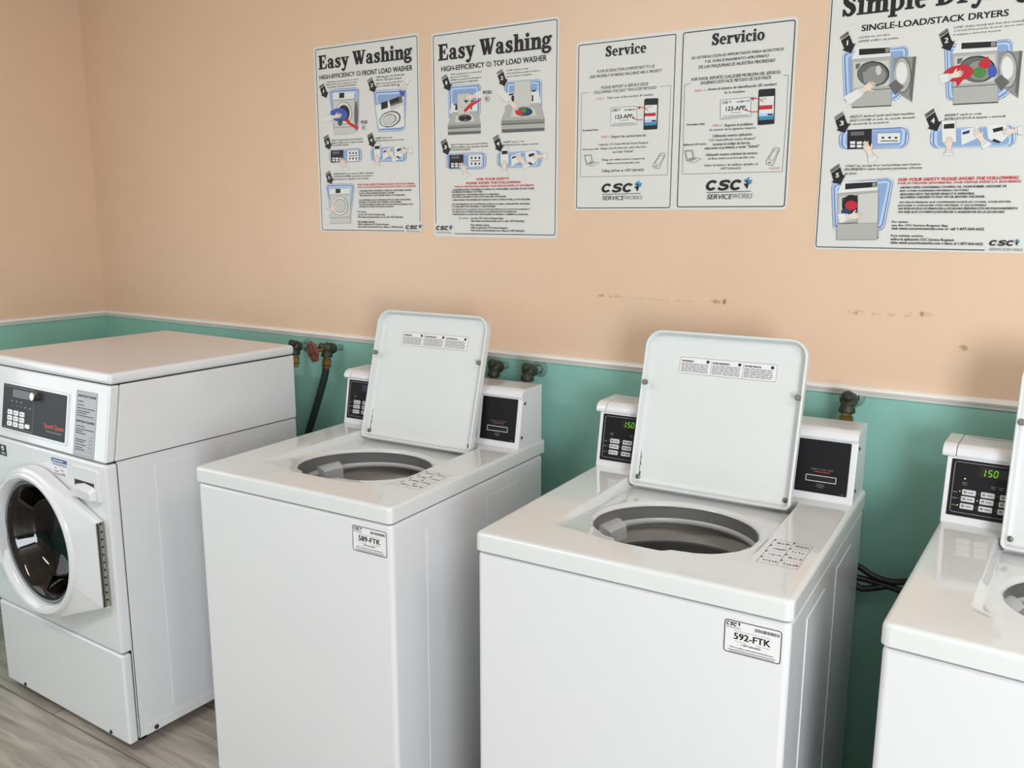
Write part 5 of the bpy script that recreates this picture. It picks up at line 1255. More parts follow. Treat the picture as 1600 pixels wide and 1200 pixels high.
["p","B2",37,[[260,442],[260,446],[260,449],[262,451],[265,452],[268,452],[377,453],[380,452],[383,451],[385,449],[386,446],[387,443],[391,357],[391,353],[390,349],[389,346],[387,343],[384,341],[379,337],[376,336],[373,334],[370,333],[366,333],[362,333],[282,338],[278,339],[275,340],[273,343],[272,346],[271,350]]],
["p","B1",38,[[263,441],[263,444],[263,446],[265,448],[267,449],[270,449],[377,450],[379,449],[382,448],[383,447],[384,445],[385,442],[388,357],[388,354],[387,351],[386,349],[385,347],[382,345],[375,340],[373,339],[370,337],[368,337],[365,336],[362,336],[283,341],[280,341],[278,342],[276,344],[275,347],[274,350]]],
["p","B0",39,[[267,438],[267,441],[268,443],[269,444],[271,445],[273,445],[375,446],[377,445],[379,445],[380,443],[381,441],[382,439],[384,359],[383,357],[383,354],[382,352],[380,350],[378,349],[372,344],[369,343],[367,342],[365,341],[362,341],[359,341],[286,344],[284,344],[282,345],[280,347],[279,349],[278,352]]],
["p","W",40,[[283,462],[358,457],[361,433],[272,436]]],
["p","K",41,[[289,457],[358,454],[359,442],[290,444]]],
["p","G3",42,[[347,453],[356,453],[357,444],[348,444]]],
["p","G4",43,[[272,436],[362,434],[373,325],[284,326]]],
["l","G2",44,0.6,[[272,436],[362,434],[373,325],[284,326],[272,436]]],
["p","G2",45,[[279,365],[369,365],[369,363],[280,363]]],
["p","K",46,[[284,328],[372,327],[373,325],[284,326]]],
["p","G5",47,[[278,429],[358,427],[363,371],[283,371]]],
["p","G2",48,[[283,424],[295,426],[292,415],[285,412]]],
["p","K",49,[[361,396],[361,390],[359,384],[355,379],[350,375],[344,372],[336,371],[328,371],[320,372],[312,375],[305,379],[299,384],[294,389],[291,396],[289,402],[289,408],[292,414],[295,419],[301,423],[308,426],[315,427],[323,427],[331,426],[339,423],[346,419],[352,414],[357,408],[360,402]]],
["p","G2",50,[[359,395],[359,390],[357,384],[353,380],[348,376],[342,373],[335,372],[327,372],[319,373],[312,376],[305,379],[299,384],[295,389],[291,395],[290,401],[290,407],[292,412],[296,417],[301,421],[308,423],[315,425],[322,425],[330,423],[337,421],[344,417],[350,412],[354,407],[357,401]]],
["p","G3",51,[[354,394],[354,390],[352,385],[350,382],[346,379],[342,377],[337,376],[332,376],[327,377],[322,378],[317,381],[313,385],[310,389],[308,393],[307,398],[307,402],[308,406],[311,410],[314,413],[318,415],[323,416],[329,416],[334,415],[339,413],[343,410],[347,407],[351,403],[353,398]]],
["p","G5",52,[[343,405],[343,403],[343,401],[342,399],[341,397],[340,396],[339,395],[338,395],[336,396],[335,397],[333,398],[332,400],[331,402],[331,404],[330,407],[330,409],[330,411],[331,413],[332,415],[333,416],[334,417],[336,417],[337,416],[338,415],[340,414],[341,412],[342,410],[342,408]]],
["p","G3",53,[[364,431],[409,429],[410,332],[370,363]]],
["p","G2",54,[[403,430],[409,429],[410,332],[403,346]]],
["p","G2",55,[[403,391],[404,382],[403,374],[402,367],[400,361],[397,357],[393,354],[390,353],[386,355],[382,358],[378,363],[374,369],[372,377],[369,385],[368,394],[368,403],[368,411],[370,418],[372,424],[375,428],[378,431],[382,432],[386,430],[390,427],[394,422],[397,416],[400,408],[402,400]]],
["p","G4",56,[[401,391],[401,383],[401,376],[400,369],[398,363],[395,359],[392,357],[388,356],[385,357],[381,360],[377,365],[374,371],[372,378],[370,386],[369,394],[368,402],[369,410],[370,416],[372,422],[375,426],[378,428],[381,429],[385,427],[389,424],[392,420],[395,414],[398,407],[400,399]]],
["p","W",57,[[395,396],[395,390],[395,386],[394,381],[392,378],[390,375],[388,373],[386,373],[383,374],[381,376],[378,379],[376,383],[375,387],[373,392],[372,398],[372,403],[373,408],[373,412],[375,416],[377,418],[379,420],[381,420],[384,419],[386,417],[389,414],[391,410],[393,406],[394,401]]],
["p","G2",58,[[360,373],[373,384],[391,367],[376,349]]],
["p","RD",59,[[350,406],[350,404],[349,402],[348,400],[346,399],[344,398],[342,397],[339,397],[337,398],[334,399],[332,400],[330,402],[328,404],[327,406],[327,408],[327,411],[328,413],[329,414],[331,416],[333,417],[335,417],[338,417],[340,417],[343,416],[345,414],[347,413],[349,411],[350,409]]],
["p","RD",60,[[336,420],[344,424],[351,411],[341,407]]],
["p","GR",61,[[344,390],[344,387],[343,385],[341,383],[340,381],[337,380],[334,379],[331,379],[328,380],[325,381],[323,383],[320,385],[319,387],[317,390],[317,392],[317,395],[318,397],[319,399],[321,401],[324,402],[326,403],[329,403],[332,402],[335,401],[338,400],[340,398],[342,395],[343,393]]],
["p","B3",62,[[365,391],[365,388],[364,385],[363,383],[362,381],[361,380],[359,379],[357,379],[355,379],[353,380],[351,382],[349,384],[348,387],[347,390],[346,392],[346,395],[347,398],[348,400],[349,402],[350,404],[352,405],[354,405],[356,404],[358,403],[360,401],[362,399],[363,397],[364,394]]],
["p","RD",63,[[318,397],[319,393],[317,390],[315,386],[311,382],[306,380],[300,378],[293,376],[286,376],[280,376],[273,377],[268,379],[263,382],[260,385],[258,389],[258,393],[259,397],[262,401],[266,404],[271,407],[277,409],[284,410],[291,411],[297,410],[303,409],[309,407],[313,404],[316,401]]],
["p","RD",64,[[279,391],[300,379],[289,364]]],
["p","S",65,[[270,392],[279,395],[281,401],[285,404],[286,402],[284,398],[285,397],[293,400],[294,398],[288,394],[298,397],[299,395],[289,391],[298,392],[299,390],[289,388],[296,388],[296,386],[286,384],[280,384],[274,383]]],
["l","O",66,0.5,[[270,392],[279,395],[281,401],[285,404],[286,402],[284,398],[285,397],[293,400],[294,398],[288,394],[298,397],[299,395],[289,391],[298,392],[299,390],[289,388],[296,388],[296,386],[286,384],[280,384],[274,383]]],
["p","W",67,[[271,395],[276,381],[273,380],[267,394]]],
["l","O",68,0.5,[[271,395],[276,381],[273,380],[267,394],[271,395]]],
["p","W",69,[[267,395],[273,379],[256,372],[248,393]]],
["l","O",70,0.5,[[248,393],[267,395],[273,379],[256,372]]],
["p","K",71,[[28,496],[46,507],[47,505],[29,494]]],
["p","K",71,[[29,492],[47,504],[48,501],[30,490]]],
["p","K",71,[[31,488],[49,499],[59,477],[41,466]]],
["p","K",71,[[35,466],[65,479],[56,457]]],
["p","K",71,[[39,469],[57,481],[62,475],[40,464]]],
["t","1",45,47,476,11,"W",1,0,72],
["p","K",73,[[242,480],[258,491],[259,489],[242,478]]],
["p","K",73,[[243,477],[260,488],[261,485],[244,474]]],
["p","K",73,[[245,472],[261,483],[270,461],[254,450]]],
["p","K",73,[[248,451],[276,463],[268,442]]],
["p","K",73,[[253,454],[269,465],[273,460],[254,449]]],
["t","2",255,262,460.3,11,"W",1,0,74],
["t","SELECT desired cycle and start machine",63,205,310,6,"K",0,1],
["t","SELECCIONE el ciclo de secado deseado",63,208,301.7,5,"K",0,1],
["t","y encienda la secadora",63,151,293.7,5,"K",0,1],
["p","B0",75,[[42,263],[42,270],[44,276],[48,280],[53,282],[61,283],[180,283],[186,282],[192,280],[195,276],[197,271],[198,264],[198,255],[197,248],[195,243],[191,239],[186,237],[179,236],[63,238],[56,239],[50,241],[46,245],[43,251],[42,258]]],
["p","B3",76,[[43,263],[44,270],[46,276],[49,279],[55,282],[61,283],[179,283],[186,282],[190,280],[194,276],[196,271],[197,264],[197,255],[196,248],[194,243],[190,240],[185,237],[179,237],[64,238],[57,239],[51,242],[47,245],[45,251],[44,258]]],
["p","W",77,[[44,264],[45,271],[47,276],[50,279],[55,282],[61,282],[179,282],[185,282],[190,280],[193,276],[195,271],[196,265],[196,254],[195,248],[193,243],[190,240],[185,238],[179,237],[64,239],[57,239],[52,242],[48,245],[46,251],[45,257]]],
["p","B2",78,[[47,266],[47,272],[49,276],[52,279],[56,281],[61,282],[180,282],[185,281],[189,279],[191,276],[193,272],[194,267],[193,252],[193,247],[191,243],[188,240],[184,238],[179,238],[63,239],[58,240],[53,242],[50,245],[48,249],[47,255]]],
["p","B1",79,[[51,268],[52,272],[53,276],[55,278],[59,280],[63,280],[178,280],[182,280],[185,279],[188,276],[189,273],[189,269],[189,251],[188,246],[187,243],[184,241],[181,240],[177,239],[65,241],[60,241],[57,243],[54,245],[53,249],[52,253]]],
["p","B0",80,[[58,268],[58,271],[59,274],[61,277],[64,278],[68,278],[174,279],[177,278],[180,277],[182,275],[183,272],[183,268],[183,251],[182,247],[181,245],[179,243],[176,241],[172,241],[69,242],[66,243],[63,244],[60,246],[59,249],[58,253]]],
["p","K",81,[[60,283],[115,283],[118,238],[63,238]]],
["p","G2",82,[[68,278],[98,278],[99,269],[69,269]]],
["p","W",83,[[68,256],[80,256],[80,250],[69,250]]],
["p","W",83,[[69,248],[80,248],[81,242],[69,242]]],
["p","W",83,[[84,255],[95,255],[95,249],[84,249]]],
["p","W",83,[[84,247],[95,247],[96,241],[85,241]]],
["p","W",83,[[99,254],[110,254],[110,248],[99,248]]],
["p","W",83,[[99,246],[110,247],[111,240],[100,240]]],
["p","W",84,[[128,272],[179,271],[180,248],[130,248]]],
["l","K",85,0.6,[[128,272],[179,271],[180,248],[130,248],[128,272]]],
["p","K",86,[[138,264],[144,263],[145,259],[139,259]]],
["p","K",86,[[153,263],[159,263],[159,259],[153,259]]],
["p","K",86,[[167,262],[173,262],[173,258],[167,258]]],
["p","K",86,[[137,255],[175,254],[175,252],[137,253]]],
["p","S",87,[[123,224],[118,235],[120,243],[119,249],[116,249],[116,243],[113,243],[108,255],[106,254],[109,244],[102,256],[100,256],[106,242],[99,253],[97,252],[103,240],[97,246],[96,245],[104,233],[108,227],[113,219]]],
["l","O",88,0.5,[[123,224],[118,235],[120,243],[119,249],[116,249],[116,243],[113,243],[108,255],[106,254],[109,244],[102,256],[100,256],[106,242],[99,253],[97,252],[103,240],[97,246],[96,245],[104,233],[108,227],[113,219]]],
["p","W",89,[[124,226],[110,220],[112,215],[127,222]]],
["l","O",90,0.5,[[124,226],[110,220],[112,215],[127,222],[124,226]]],
["p","W",91,[[128,222],[111,215],[114,204],[135,214]]],
["l","O",92,0.5,[[135,214],[128,222],[111,215],[114,204]]],
["t","INSERT card or coin",269,342,302,5,"K",0,1],
["t","INTRODUZCA la tarjeta o moneda",269,390,294,5,"K",0,1],
["p","B0",93,[[243,258],[243,265],[244,271],[248,274],[252,277],[259,277],[395,276],[401,275],[405,273],[409,270],[411,265],[413,258],[414,249],[414,242],[412,237],[409,234],[405,231],[399,231],[263,233],[256,233],[251,236],[247,240],[244,245],[243,252]]],
["p","B3",94,[[244,259],[244,265],[246,270],[249,274],[253,276],[259,277],[394,276],[400,275],[404,273],[408,270],[410,265],[411,258],[412,248],[412,242],[411,237],[408,234],[404,232],[398,231],[263,233],[257,234],[252,236],[248,240],[246,245],[245,251]]],
["p","W",95,[[245,259],[245,266],[246,271],[249,274],[254,276],[260,277],[394,276],[399,275],[404,273],[407,270],[409,265],[411,259],[412,248],[412,242],[410,237],[408,234],[404,232],[398,231],[263,233],[257,234],[253,236],[249,240],[247,245],[245,251]]],
["p","B2",96,[[247,262],[247,267],[248,271],[251,274],[254,276],[259,276],[394,275],[399,275],[403,273],[405,270],[407,266],[408,261],[410,246],[410,241],[409,237],[406,234],[403,232],[398,232],[263,234],[258,234],[254,236],[251,239],[249,243],[248,248]]],
["p","B1",97,[[251,263],[251,268],[252,271],[254,273],[257,274],[261,275],[393,274],[397,274],[400,272],[402,270],[403,267],[404,263],[406,244],[406,240],[405,237],[403,235],[400,233],[397,233],[264,235],[260,235],[257,237],[255,239],[253,242],[252,247]]],
["p","B0",98,[[257,263],[257,267],[258,270],[260,272],[262,273],[265,273],[389,273],[392,272],[395,271],[397,269],[398,266],[399,263],[401,244],[401,241],[400,238],[398,236],[396,235],[393,235],[269,236],[265,237],[262,238],[260,240],[259,243],[258,247]]],
["p","W",99,[[263,291],[263,292],[263,292],[264,292],[264,293],[264,293],[291,293],[292,293],[292,293],[292,293],[292,293],[292,292],[298,246],[298,246],[298,245],[298,245],[297,245],[297,245],[270,244],[270,244],[269,244],[269,244],[269,245],[269,245]]],
["l","O",100,0.6,[[263,293],[292,293],[298,245],[269,244],[263,293]]],
["p","K",101,[[269,285],[290,286],[291,275],[269,275]]],
["p","S",102,[[279,225],[278,236],[273,242],[271,247],[273,248],[276,243],[278,244],[276,255],[278,255],[280,246],[280,258],[282,258],[284,246],[284,256],[286,256],[287,244],[288,251],[290,251],[290,239],[289,233],[289,225]]],
["l","O",103,0.5,[[279,225],[278,236],[273,242],[271,247],[273,248],[276,243],[278,244],[276,255],[278,255],[280,246],[280,258],[282,258],[284,246],[284,256],[286,256],[287,244],[288,251],[290,251],[290,239],[289,233],[289,225]]],
["p","W",104,[[277,227],[291,226],[291,222],[277,223]]],
["l","O",105,0.5,[[277,227],[291,226],[291,222],[277,223],[277,227]]],
["p","W",106,[[276,223],[292,222],[294,216],[274,217]]],
["l","O",107,0.5,[[274,217],[276,223],[292,222],[294,216]]],
["p","W",108,[[305,270],[340,277],[337,250],[309,238]]],
["p","B4",109,[[308,266],[323,270],[322,263],[309,260]]],
["p","W",110,[[355,279],[391,280],[403,258],[385,238],[361,249]]],
["p","K",111,[[367,270],[387,274],[388,266],[370,262]]],
["p","K",112,[[372,249],[388,241],[382,239],[368,244]]],
["p","S",113,[[357,245],[350,255],[350,263],[348,269],[346,268],[347,263],[345,262],[339,273],[337,272],[341,262],[333,273],[331,272],[338,260],[330,270],[329,268],[337,258],[330,263],[329,261],[338,251],[343,246],[349,239]]],
["l","O",114,0.5,[[357,245],[350,255],[350,263],[348,269],[346,268],[347,263],[345,262],[339,273],[337,272],[341,262],[333,273],[331,272],[338,260],[330,270],[329,268],[337,258],[330,263],[329,261],[338,251],[343,246],[349,239]]],
["p","W",115,[[357,248],[346,240],[348,235],[360,245]]],
["l","O",116,0.5,[[357,248],[346,240],[348,235],[360,245],[357,248]]],
["p","W",117,[[361,245],[348,235],[352,226],[369,238]]],
["l","O",118,0.5,[[369,238],[361,245],[348,235],[352,226]]],
["p","S",119,[[414,259],[405,258],[402,253],[398,251],[397,253],[400,256],[399,258],[390,256],[390,258],[397,260],[387,260],[386,262],[396,264],[387,264],[387,266],[397,266],[390,268],[390,270],[400,269],[406,268],[412,268]]],
["l","O",120,0.5,[[414,259],[405,258],[402,253],[398,251],[397,253],[400,256],[399,258],[390,256],[390,258],[397,260],[387,260],[386,262],[396,264],[387,264],[387,266],[397,266],[390,268],[390,270],[400,269],[406,268],[412,268]]],
["p","W",121,[[413,257],[410,270],[414,271],[416,256]]],
["l","O",122,0.5,[[413,257],[410,270],[414,271],[416,256],[413,257]]],
["p","W",123,[[417,256],[414,271],[422,274],[425,254]]],
["l","O",124,0.5,[[425,254],[417,256],[414,271],[422,274]]],
["p","K",125,[[28,314],[47,326],[48,325],[28,312]]],
["p","K",125,[[29,310],[48,323],[49,321],[30,308]]],
["p","K",125,[[31,306],[50,319],[59,297],[40,283]]],
["p","K",125,[[34,284],[66,299],[55,276]]],
["p","K",125,[[39,287],[58,300],[62,295],[39,282]]],
["t","3",42,50,294,11,"W",1,0,126],
["p","K",127,[[227,308],[245,321],[246,319],[228,306]]],
["p","K",127,[[229,305],[246,318],[247,315],[230,302]]],
["p","K",127,[[231,300],[248,313],[258,291],[241,278]]],
["p","K",127,[[235,278],[264,293],[256,270]]],
["p","K",127,[[239,281],[256,294],[261,289],[240,276]]],
["t","4",242,249,288.3,12,"W",1,0,128],
["t","START by closing door and pushing start button",61,228,196.7,5,"K",0,1],
["t","ENCIENDIDO cierre la puerta y presione el botón",60,231,188.3,6,"K",0,1],
["t","de inicio",61,89,179,6,"K",0,1],
["p","B0",129,[[33,144],[33,150],[34,154],[36,158],[40,160],[46,161],[159,169],[164,168],[168,167],[170,164],[172,161],[172,155],[162,62],[161,57],[159,53],[156,50],[152,48],[146,47],[59,45],[53,46],[49,48],[46,51],[43,55],[42,60]]],
["p","B3",130,[[34,144],[34,149],[35,153],[38,157],[42,159],[47,160],[159,168],[163,167],[167,166],[169,164],[170,160],[171,155],[161,63],[160,58],[158,54],[155,51],[151,49],[146,49],[60,47],[54,47],[50,49],[47,52],[45,56],[43,61]]],
["p","W",131,[[35,144],[35,149],[36,153],[38,156],[42,158],[47,159],[159,167],[163,167],[167,166],[169,163],[170,160],[170,155],[160,63],[159,58],[157,54],[154,52],[150,50],[146,49],[60,47],[55,48],[50,49],[47,52],[45,56],[44,61]]],
["p","B2",132,[[37,145],[37,149],[38,152],[40,155],[43,156],[47,157],[159,166],[163,165],[165,164],[167,162],[168,159],[168,155],[158,63],[157,59],[155,56],[153,53],[150,52],[146,51],[59,49],[55,50],[52,51],[49,53],[47,56],[46,61]]],
["p","B1",133,[[41,144],[41,147],[42,150],[43,152],[46,153],[49,154],[157,163],[160,162],[163,162],[164,160],[165,158],[165,154],[154,64],[153,61],[152,59],[150,57],[148,56],[144,55],[60,53],[57,53],[54,54],[52,56],[51,59],[50,62]]],
["p","B0",134,[[47,141],[47,144],[47,146],[49,148],[51,149],[54,149],[154,158],[157,158],[159,158],[160,156],[160,154],[160,151],[149,68],[149,65],[147,63],[146,61],[143,60],[141,60],[64,58],[61,58],[59,59],[57,60],[56,63],[55,66]]],
["p","W",135,[[58,162],[137,163],[139,139],[47,135]]],
["p","K",136,[[64,158],[137,161],[137,149],[65,144]]],
["p","G3",137,[[126,159],[135,159],[135,150],[126,150]]],
["p","G4",138,[[47,135],[141,141],[149,30],[56,24]]],
["l","G2",139,0.6,[[47,135],[141,141],[149,30],[56,24],[47,135]]],
["p","G2",140,[[52,63],[146,71],[146,69],[53,61]]],
["p","K",141,[[56,27],[149,32],[149,30],[56,24]]],
["p","G5",142,[[53,128],[136,133],[140,76],[57,70]]],
["p","G2",143,[[58,124],[70,127],[67,116],[60,112]]],
["p","K",144,[[139,102],[139,95],[136,89],[132,84],[127,80],[120,76],[112,74],[104,73],[95,74],[87,76],[79,79],[73,84],[68,89],[65,96],[63,102],[64,108],[66,115],[70,120],[76,124],[83,128],[91,130],[100,130],[108,130],[116,127],[123,124],[130,119],[135,114],[138,108]]],
["p","G2",145,[[136,101],[136,95],[134,90],[130,85],[125,80],[118,77],[111,75],[103,75],[95,75],[87,77],[80,80],[74,85],[69,90],[66,95],[64,101],[65,107],[67,113],[71,118],[77,122],[83,125],[91,127],[99,128],[107,127],[115,125],[121,122],[127,118],[132,113],[135,107]]],
["p","G3",146,[[131,99],[131,95],[129,90],[127,86],[123,83],[119,81],[113,79],[108,79],[103,79],[97,81],[92,83],[88,86],[85,90],[83,95],[82,99],[82,104],[84,108],[86,112],[90,115],[95,118],[100,119],[105,120],[111,119],[116,117],[121,115],[125,112],[128,108],[130,104]]],
["p","G5",147,[[120,110],[120,108],[120,105],[119,103],[118,101],[117,100],[116,99],[114,99],[113,99],[111,100],[110,102],[109,103],[108,105],[107,108],[107,110],[107,112],[107,115],[108,117],[109,118],[110,120],[111,121],[112,121],[114,121],[115,120],[117,118],[118,117],[119,115],[120,112]]],
["p","K",148,[[104,106],[103,100],[102,95],[100,90],[97,86],[93,83],[88,81],[84,80],[79,81],[74,83],[69,86],[66,90],[63,95],[61,100],[60,106],[60,112],[61,117],[63,122],[67,126],[71,129],[75,131],[80,131],[85,131],[90,129],[94,126],[98,122],[101,117],[103,111]]],
["p","RD",149,[[96,106],[96,103],[95,101],[93,99],[91,97],[89,96],[86,95],[83,95],[79,95],[76,96],[74,97],[71,99],[69,101],[68,103],[68,106],[68,108],[69,111],[70,113],[72,115],[75,116],[78,117],[81,117],[84,117],[87,116],[90,115],[92,113],[94,111],[95,108]]],
["p","B4",150,[[81,91],[81,90],[80,88],[79,86],[78,85],[76,84],[73,83],[71,83],[68,83],[66,84],[64,85],[62,86],[60,88],[60,90],[59,91],[59,93],[60,95],[61,96],[63,98],[65,99],[67,99],[70,99],[72,99],[74,99],[77,98],[78,96],[80,95],[81,93]]],
["p","G5",151,[[95,133],[141,137],[145,63],[100,54]]],
["l","G2",152,0.8,[[95,133],[141,137],[145,63],[100,54],[95,133]]],
["p","G4",153,[[52,62],[145,65],[146,26],[53,24]]],
["l","G2",154,0.8,[[52,62],[145,65],[146,26],[53,24],[52,62]]],
["p","S",155,[[74,84],[84,87],[89,93],[93,96],[95,94],[91,90],[93,88],[103,91],[104,89],[95,85],[107,87],[108,85],[96,82],[107,82],[107,80],[96,78],[104,77],[104,75],[91,74],[85,75],[77,74]]],
["l","O",156,0.5,[[74,84],[84,87],[89,93],[93,96],[95,94],[91,90],[93,88],[103,91],[104,89],[95,85],[107,87],[108,85],[96,82],[107,82],[107,80],[96,78],[104,77],[104,75],[91,74],[85,75],[77,74]]],
["p","W",157,[[75,87],[79,72],[75,70],[71,87]]],
["l","O",158,0.5,[[75,87],[79,72],[75,70],[71,87],[75,87]]],
["p","W",159,[[70,87],[75,69],[58,64],[52,87]]],
["l","O",160,0.5,[[52,87],[70,87],[75,69],[58,64]]],
["p","K",161,[[27,191],[47,205],[48,203],[27,189]]],
["p","K",161,[[28,188],[48,201],[49,199],[29,185]]],
["p","K",161,[[30,183],[50,197],[58,176],[38,162]]],
["p","K",161,[[31,162],[64,179],[53,156]]],
["p","K",161,[[36,166],[57,180],[61,175],[37,161]]],
["t","5",41,48,173,11,"W",1,0,162],
["t","FOR YOUR SAFETY PLEASE AVOID THE FOLLOWING",183,428,161.3,7,"R",1,1],
["t","POR SU PROPIA SEGURIDAD, POR FAVOR EVITE LO SIGUIENTE",183,434,154,5,"R",1,1],
["t","· DRYING ITEMS CONTAINING COOKING OIL, FOAM RUBBER, GASOLINE OR",186,406,144.3,5,"K",1,1],
["t","ANY OTHER FLAMMABLE MATERIALS OR FUMES.",187,333,137,4,"K",1,1],
["t","· REACHING INTO THE DRYER WHILE IT IS OPERATING.",187,345,129,5,"K",1,1],
["t","· ALLOWING CHILDREN TO PLAY ON OR AROUND THE DRYER.",187,366,122,5,"K",1,1],
["t","· NO SEQUE PRENDAS QUE CONTENGAN ACEITE DE COCINA, GOMA ESPUMA,",187,418,111,4,"K",1,1],
["t","GASOLINA O CUALQUIER OTRO MATERIAL O GAS FLAMABLE.",186,371,103.7,4,"K",1,1],
["t","· NO INTRODUZCA LAS MANOS EN LA SECADORA MIENTRAS ESTA EN FUNCIONAMIENTO.",186,433,96,5,"K",1,1],
["t","· NO DEJE QUE LOS NIÑOS JUEGUEN EN O ALREDEDOR DE LA SECADORA.",186,408,88.3,5,"K",1,1],
["t","For service",177,212,65.7,5,"K",1,0],
["t","use the CSC Service Request App",177,297,57.7,5,"K",1,0],
["t","visit www.cscserviceworks.com or call 1-877-264-6622",177,371,50,6,"K",1,0],
["t","Para solicitar servicio",177,247,33.7,5,"K",1,0],
["t","utilice la aplicación CSC Service Request",177,312,25,6,"K",1,0],
["t","visite www.cscserviceworks.com o llame al 1-877-264-6622",177,372,17,6,"K",1,0],
["c","CSC",384,433,16.7,12,"K",2,1],
["p","B5",163,[[434,29],[440,33],[438,27]]],
["p","B4",164,[[434,28],[439,28],[439,24]]],
["p","K",165,[[434,24],[440,25],[439,17]]],
["p","B5",166,[[439,29],[443,29],[442,23],[440,25]]],
["t","SERVICEWORKS",385,451,5.7,6,"G3",0,0]],
}


# ------------------------------------------------------------------ room shell
XL, XR, YF, ZC, ZT = -6.094, 0.95, -4.5, 2.62, 1.128


def quad_wall(name, p0, p1, upper):
    mb = MB()
    (xa, ya), (xb, yb) = p0, p1
    for z0, z1, mt in ((0, ZT, M['teal']), (ZT, ZC, upper)):
        mb.add([(xa, ya, z0), (xb, yb, z0), (xb, yb, z1), (xa, ya, z1)], [[0, 1, 2, 3]], mt)
    return structure(mb.build(name, smooth=0))


quad_wall('wall_back', (XL, 0), (XR, 0), M['peach_back'])
quad_wall('wall_left', (XL, YF), (XL, 0), M['peach_back'])
quad_wall('wall_right', (XR, 0), (XR, YF), M['peach'])
quad_wall('wall_front', (XR, YF), (XL, YF), M['peach'])
structure(MB().add([(XL, YF, 0), (XR, YF, 0), (XR, 0, 0), (XL, 0, 0)], [[0, 1, 2, 3]], M['floor']).build('floor', smooth=0))
structure(MB().add([(XL, YF, ZC), (XL, 0, ZC), (XR, 0, ZC), (XR, YF, ZC)], [[0, 1, 2, 3]], M['ceiling']).build('ceiling', smooth=0))
TPROF = [(0, -0.010), (-0.006, -0.009), (-0.008, -0.003), (-0.013, 0.001), (-0.015, 0.006), (-0.013, 0.011), (-0.006, 0.0145), (0, 0.015)]
structure(MB().prism_x([(y, ZT + z) for y, z in TPROF], XL, XR, M['trim']).build('trim_1'))
lt = MB()
lt.loops([[(XL - y, yy, ZT + z) for y, z in TPROF] for yy in (YF, 0)], M['trim'], True, True)
structure(lt.build('trim_2'))


# ------------------------------------------------------------------ top-load washers
W, D, HA, LIP = 0.650, 0.730, 0.9105, 0.0415
HC, HR = (0.325, 0.310), 0.174
# rim radius against the angle from the front (degrees, + to the right): the front edge is scalloped
RIM = [(-180, .174), (-100, .174), (-78, .176), (-62, .180), (-48, .184), (-37, .187), (-29, .194), (-21, .191), (-14, .206), (-3, .208), (6, .208), (12, .205), (18, .188), (24, .192), (31, .200), (40, .203), (54, .197), (68, .188), (84, .178), (105, .174), (180, .174)]


def rim_radius(fx):
    for (a0, r0), (a1, r1) in zip(RIM, RIM[1:]):
        if a0 <= fx <= a1:
            k = (fx - a0) / (a1 - a0)
            k = k * k * (3 - 2 * k)
            return r0 + (r1 - r0) * k
    return 0.174


def recess_z(y):
    k = min(1.0, max(0.0, (y - 0.10) / 0.43))
    return HA - 0.0004 - 0.0306 * (1 - (1 - k) ** 1.25)


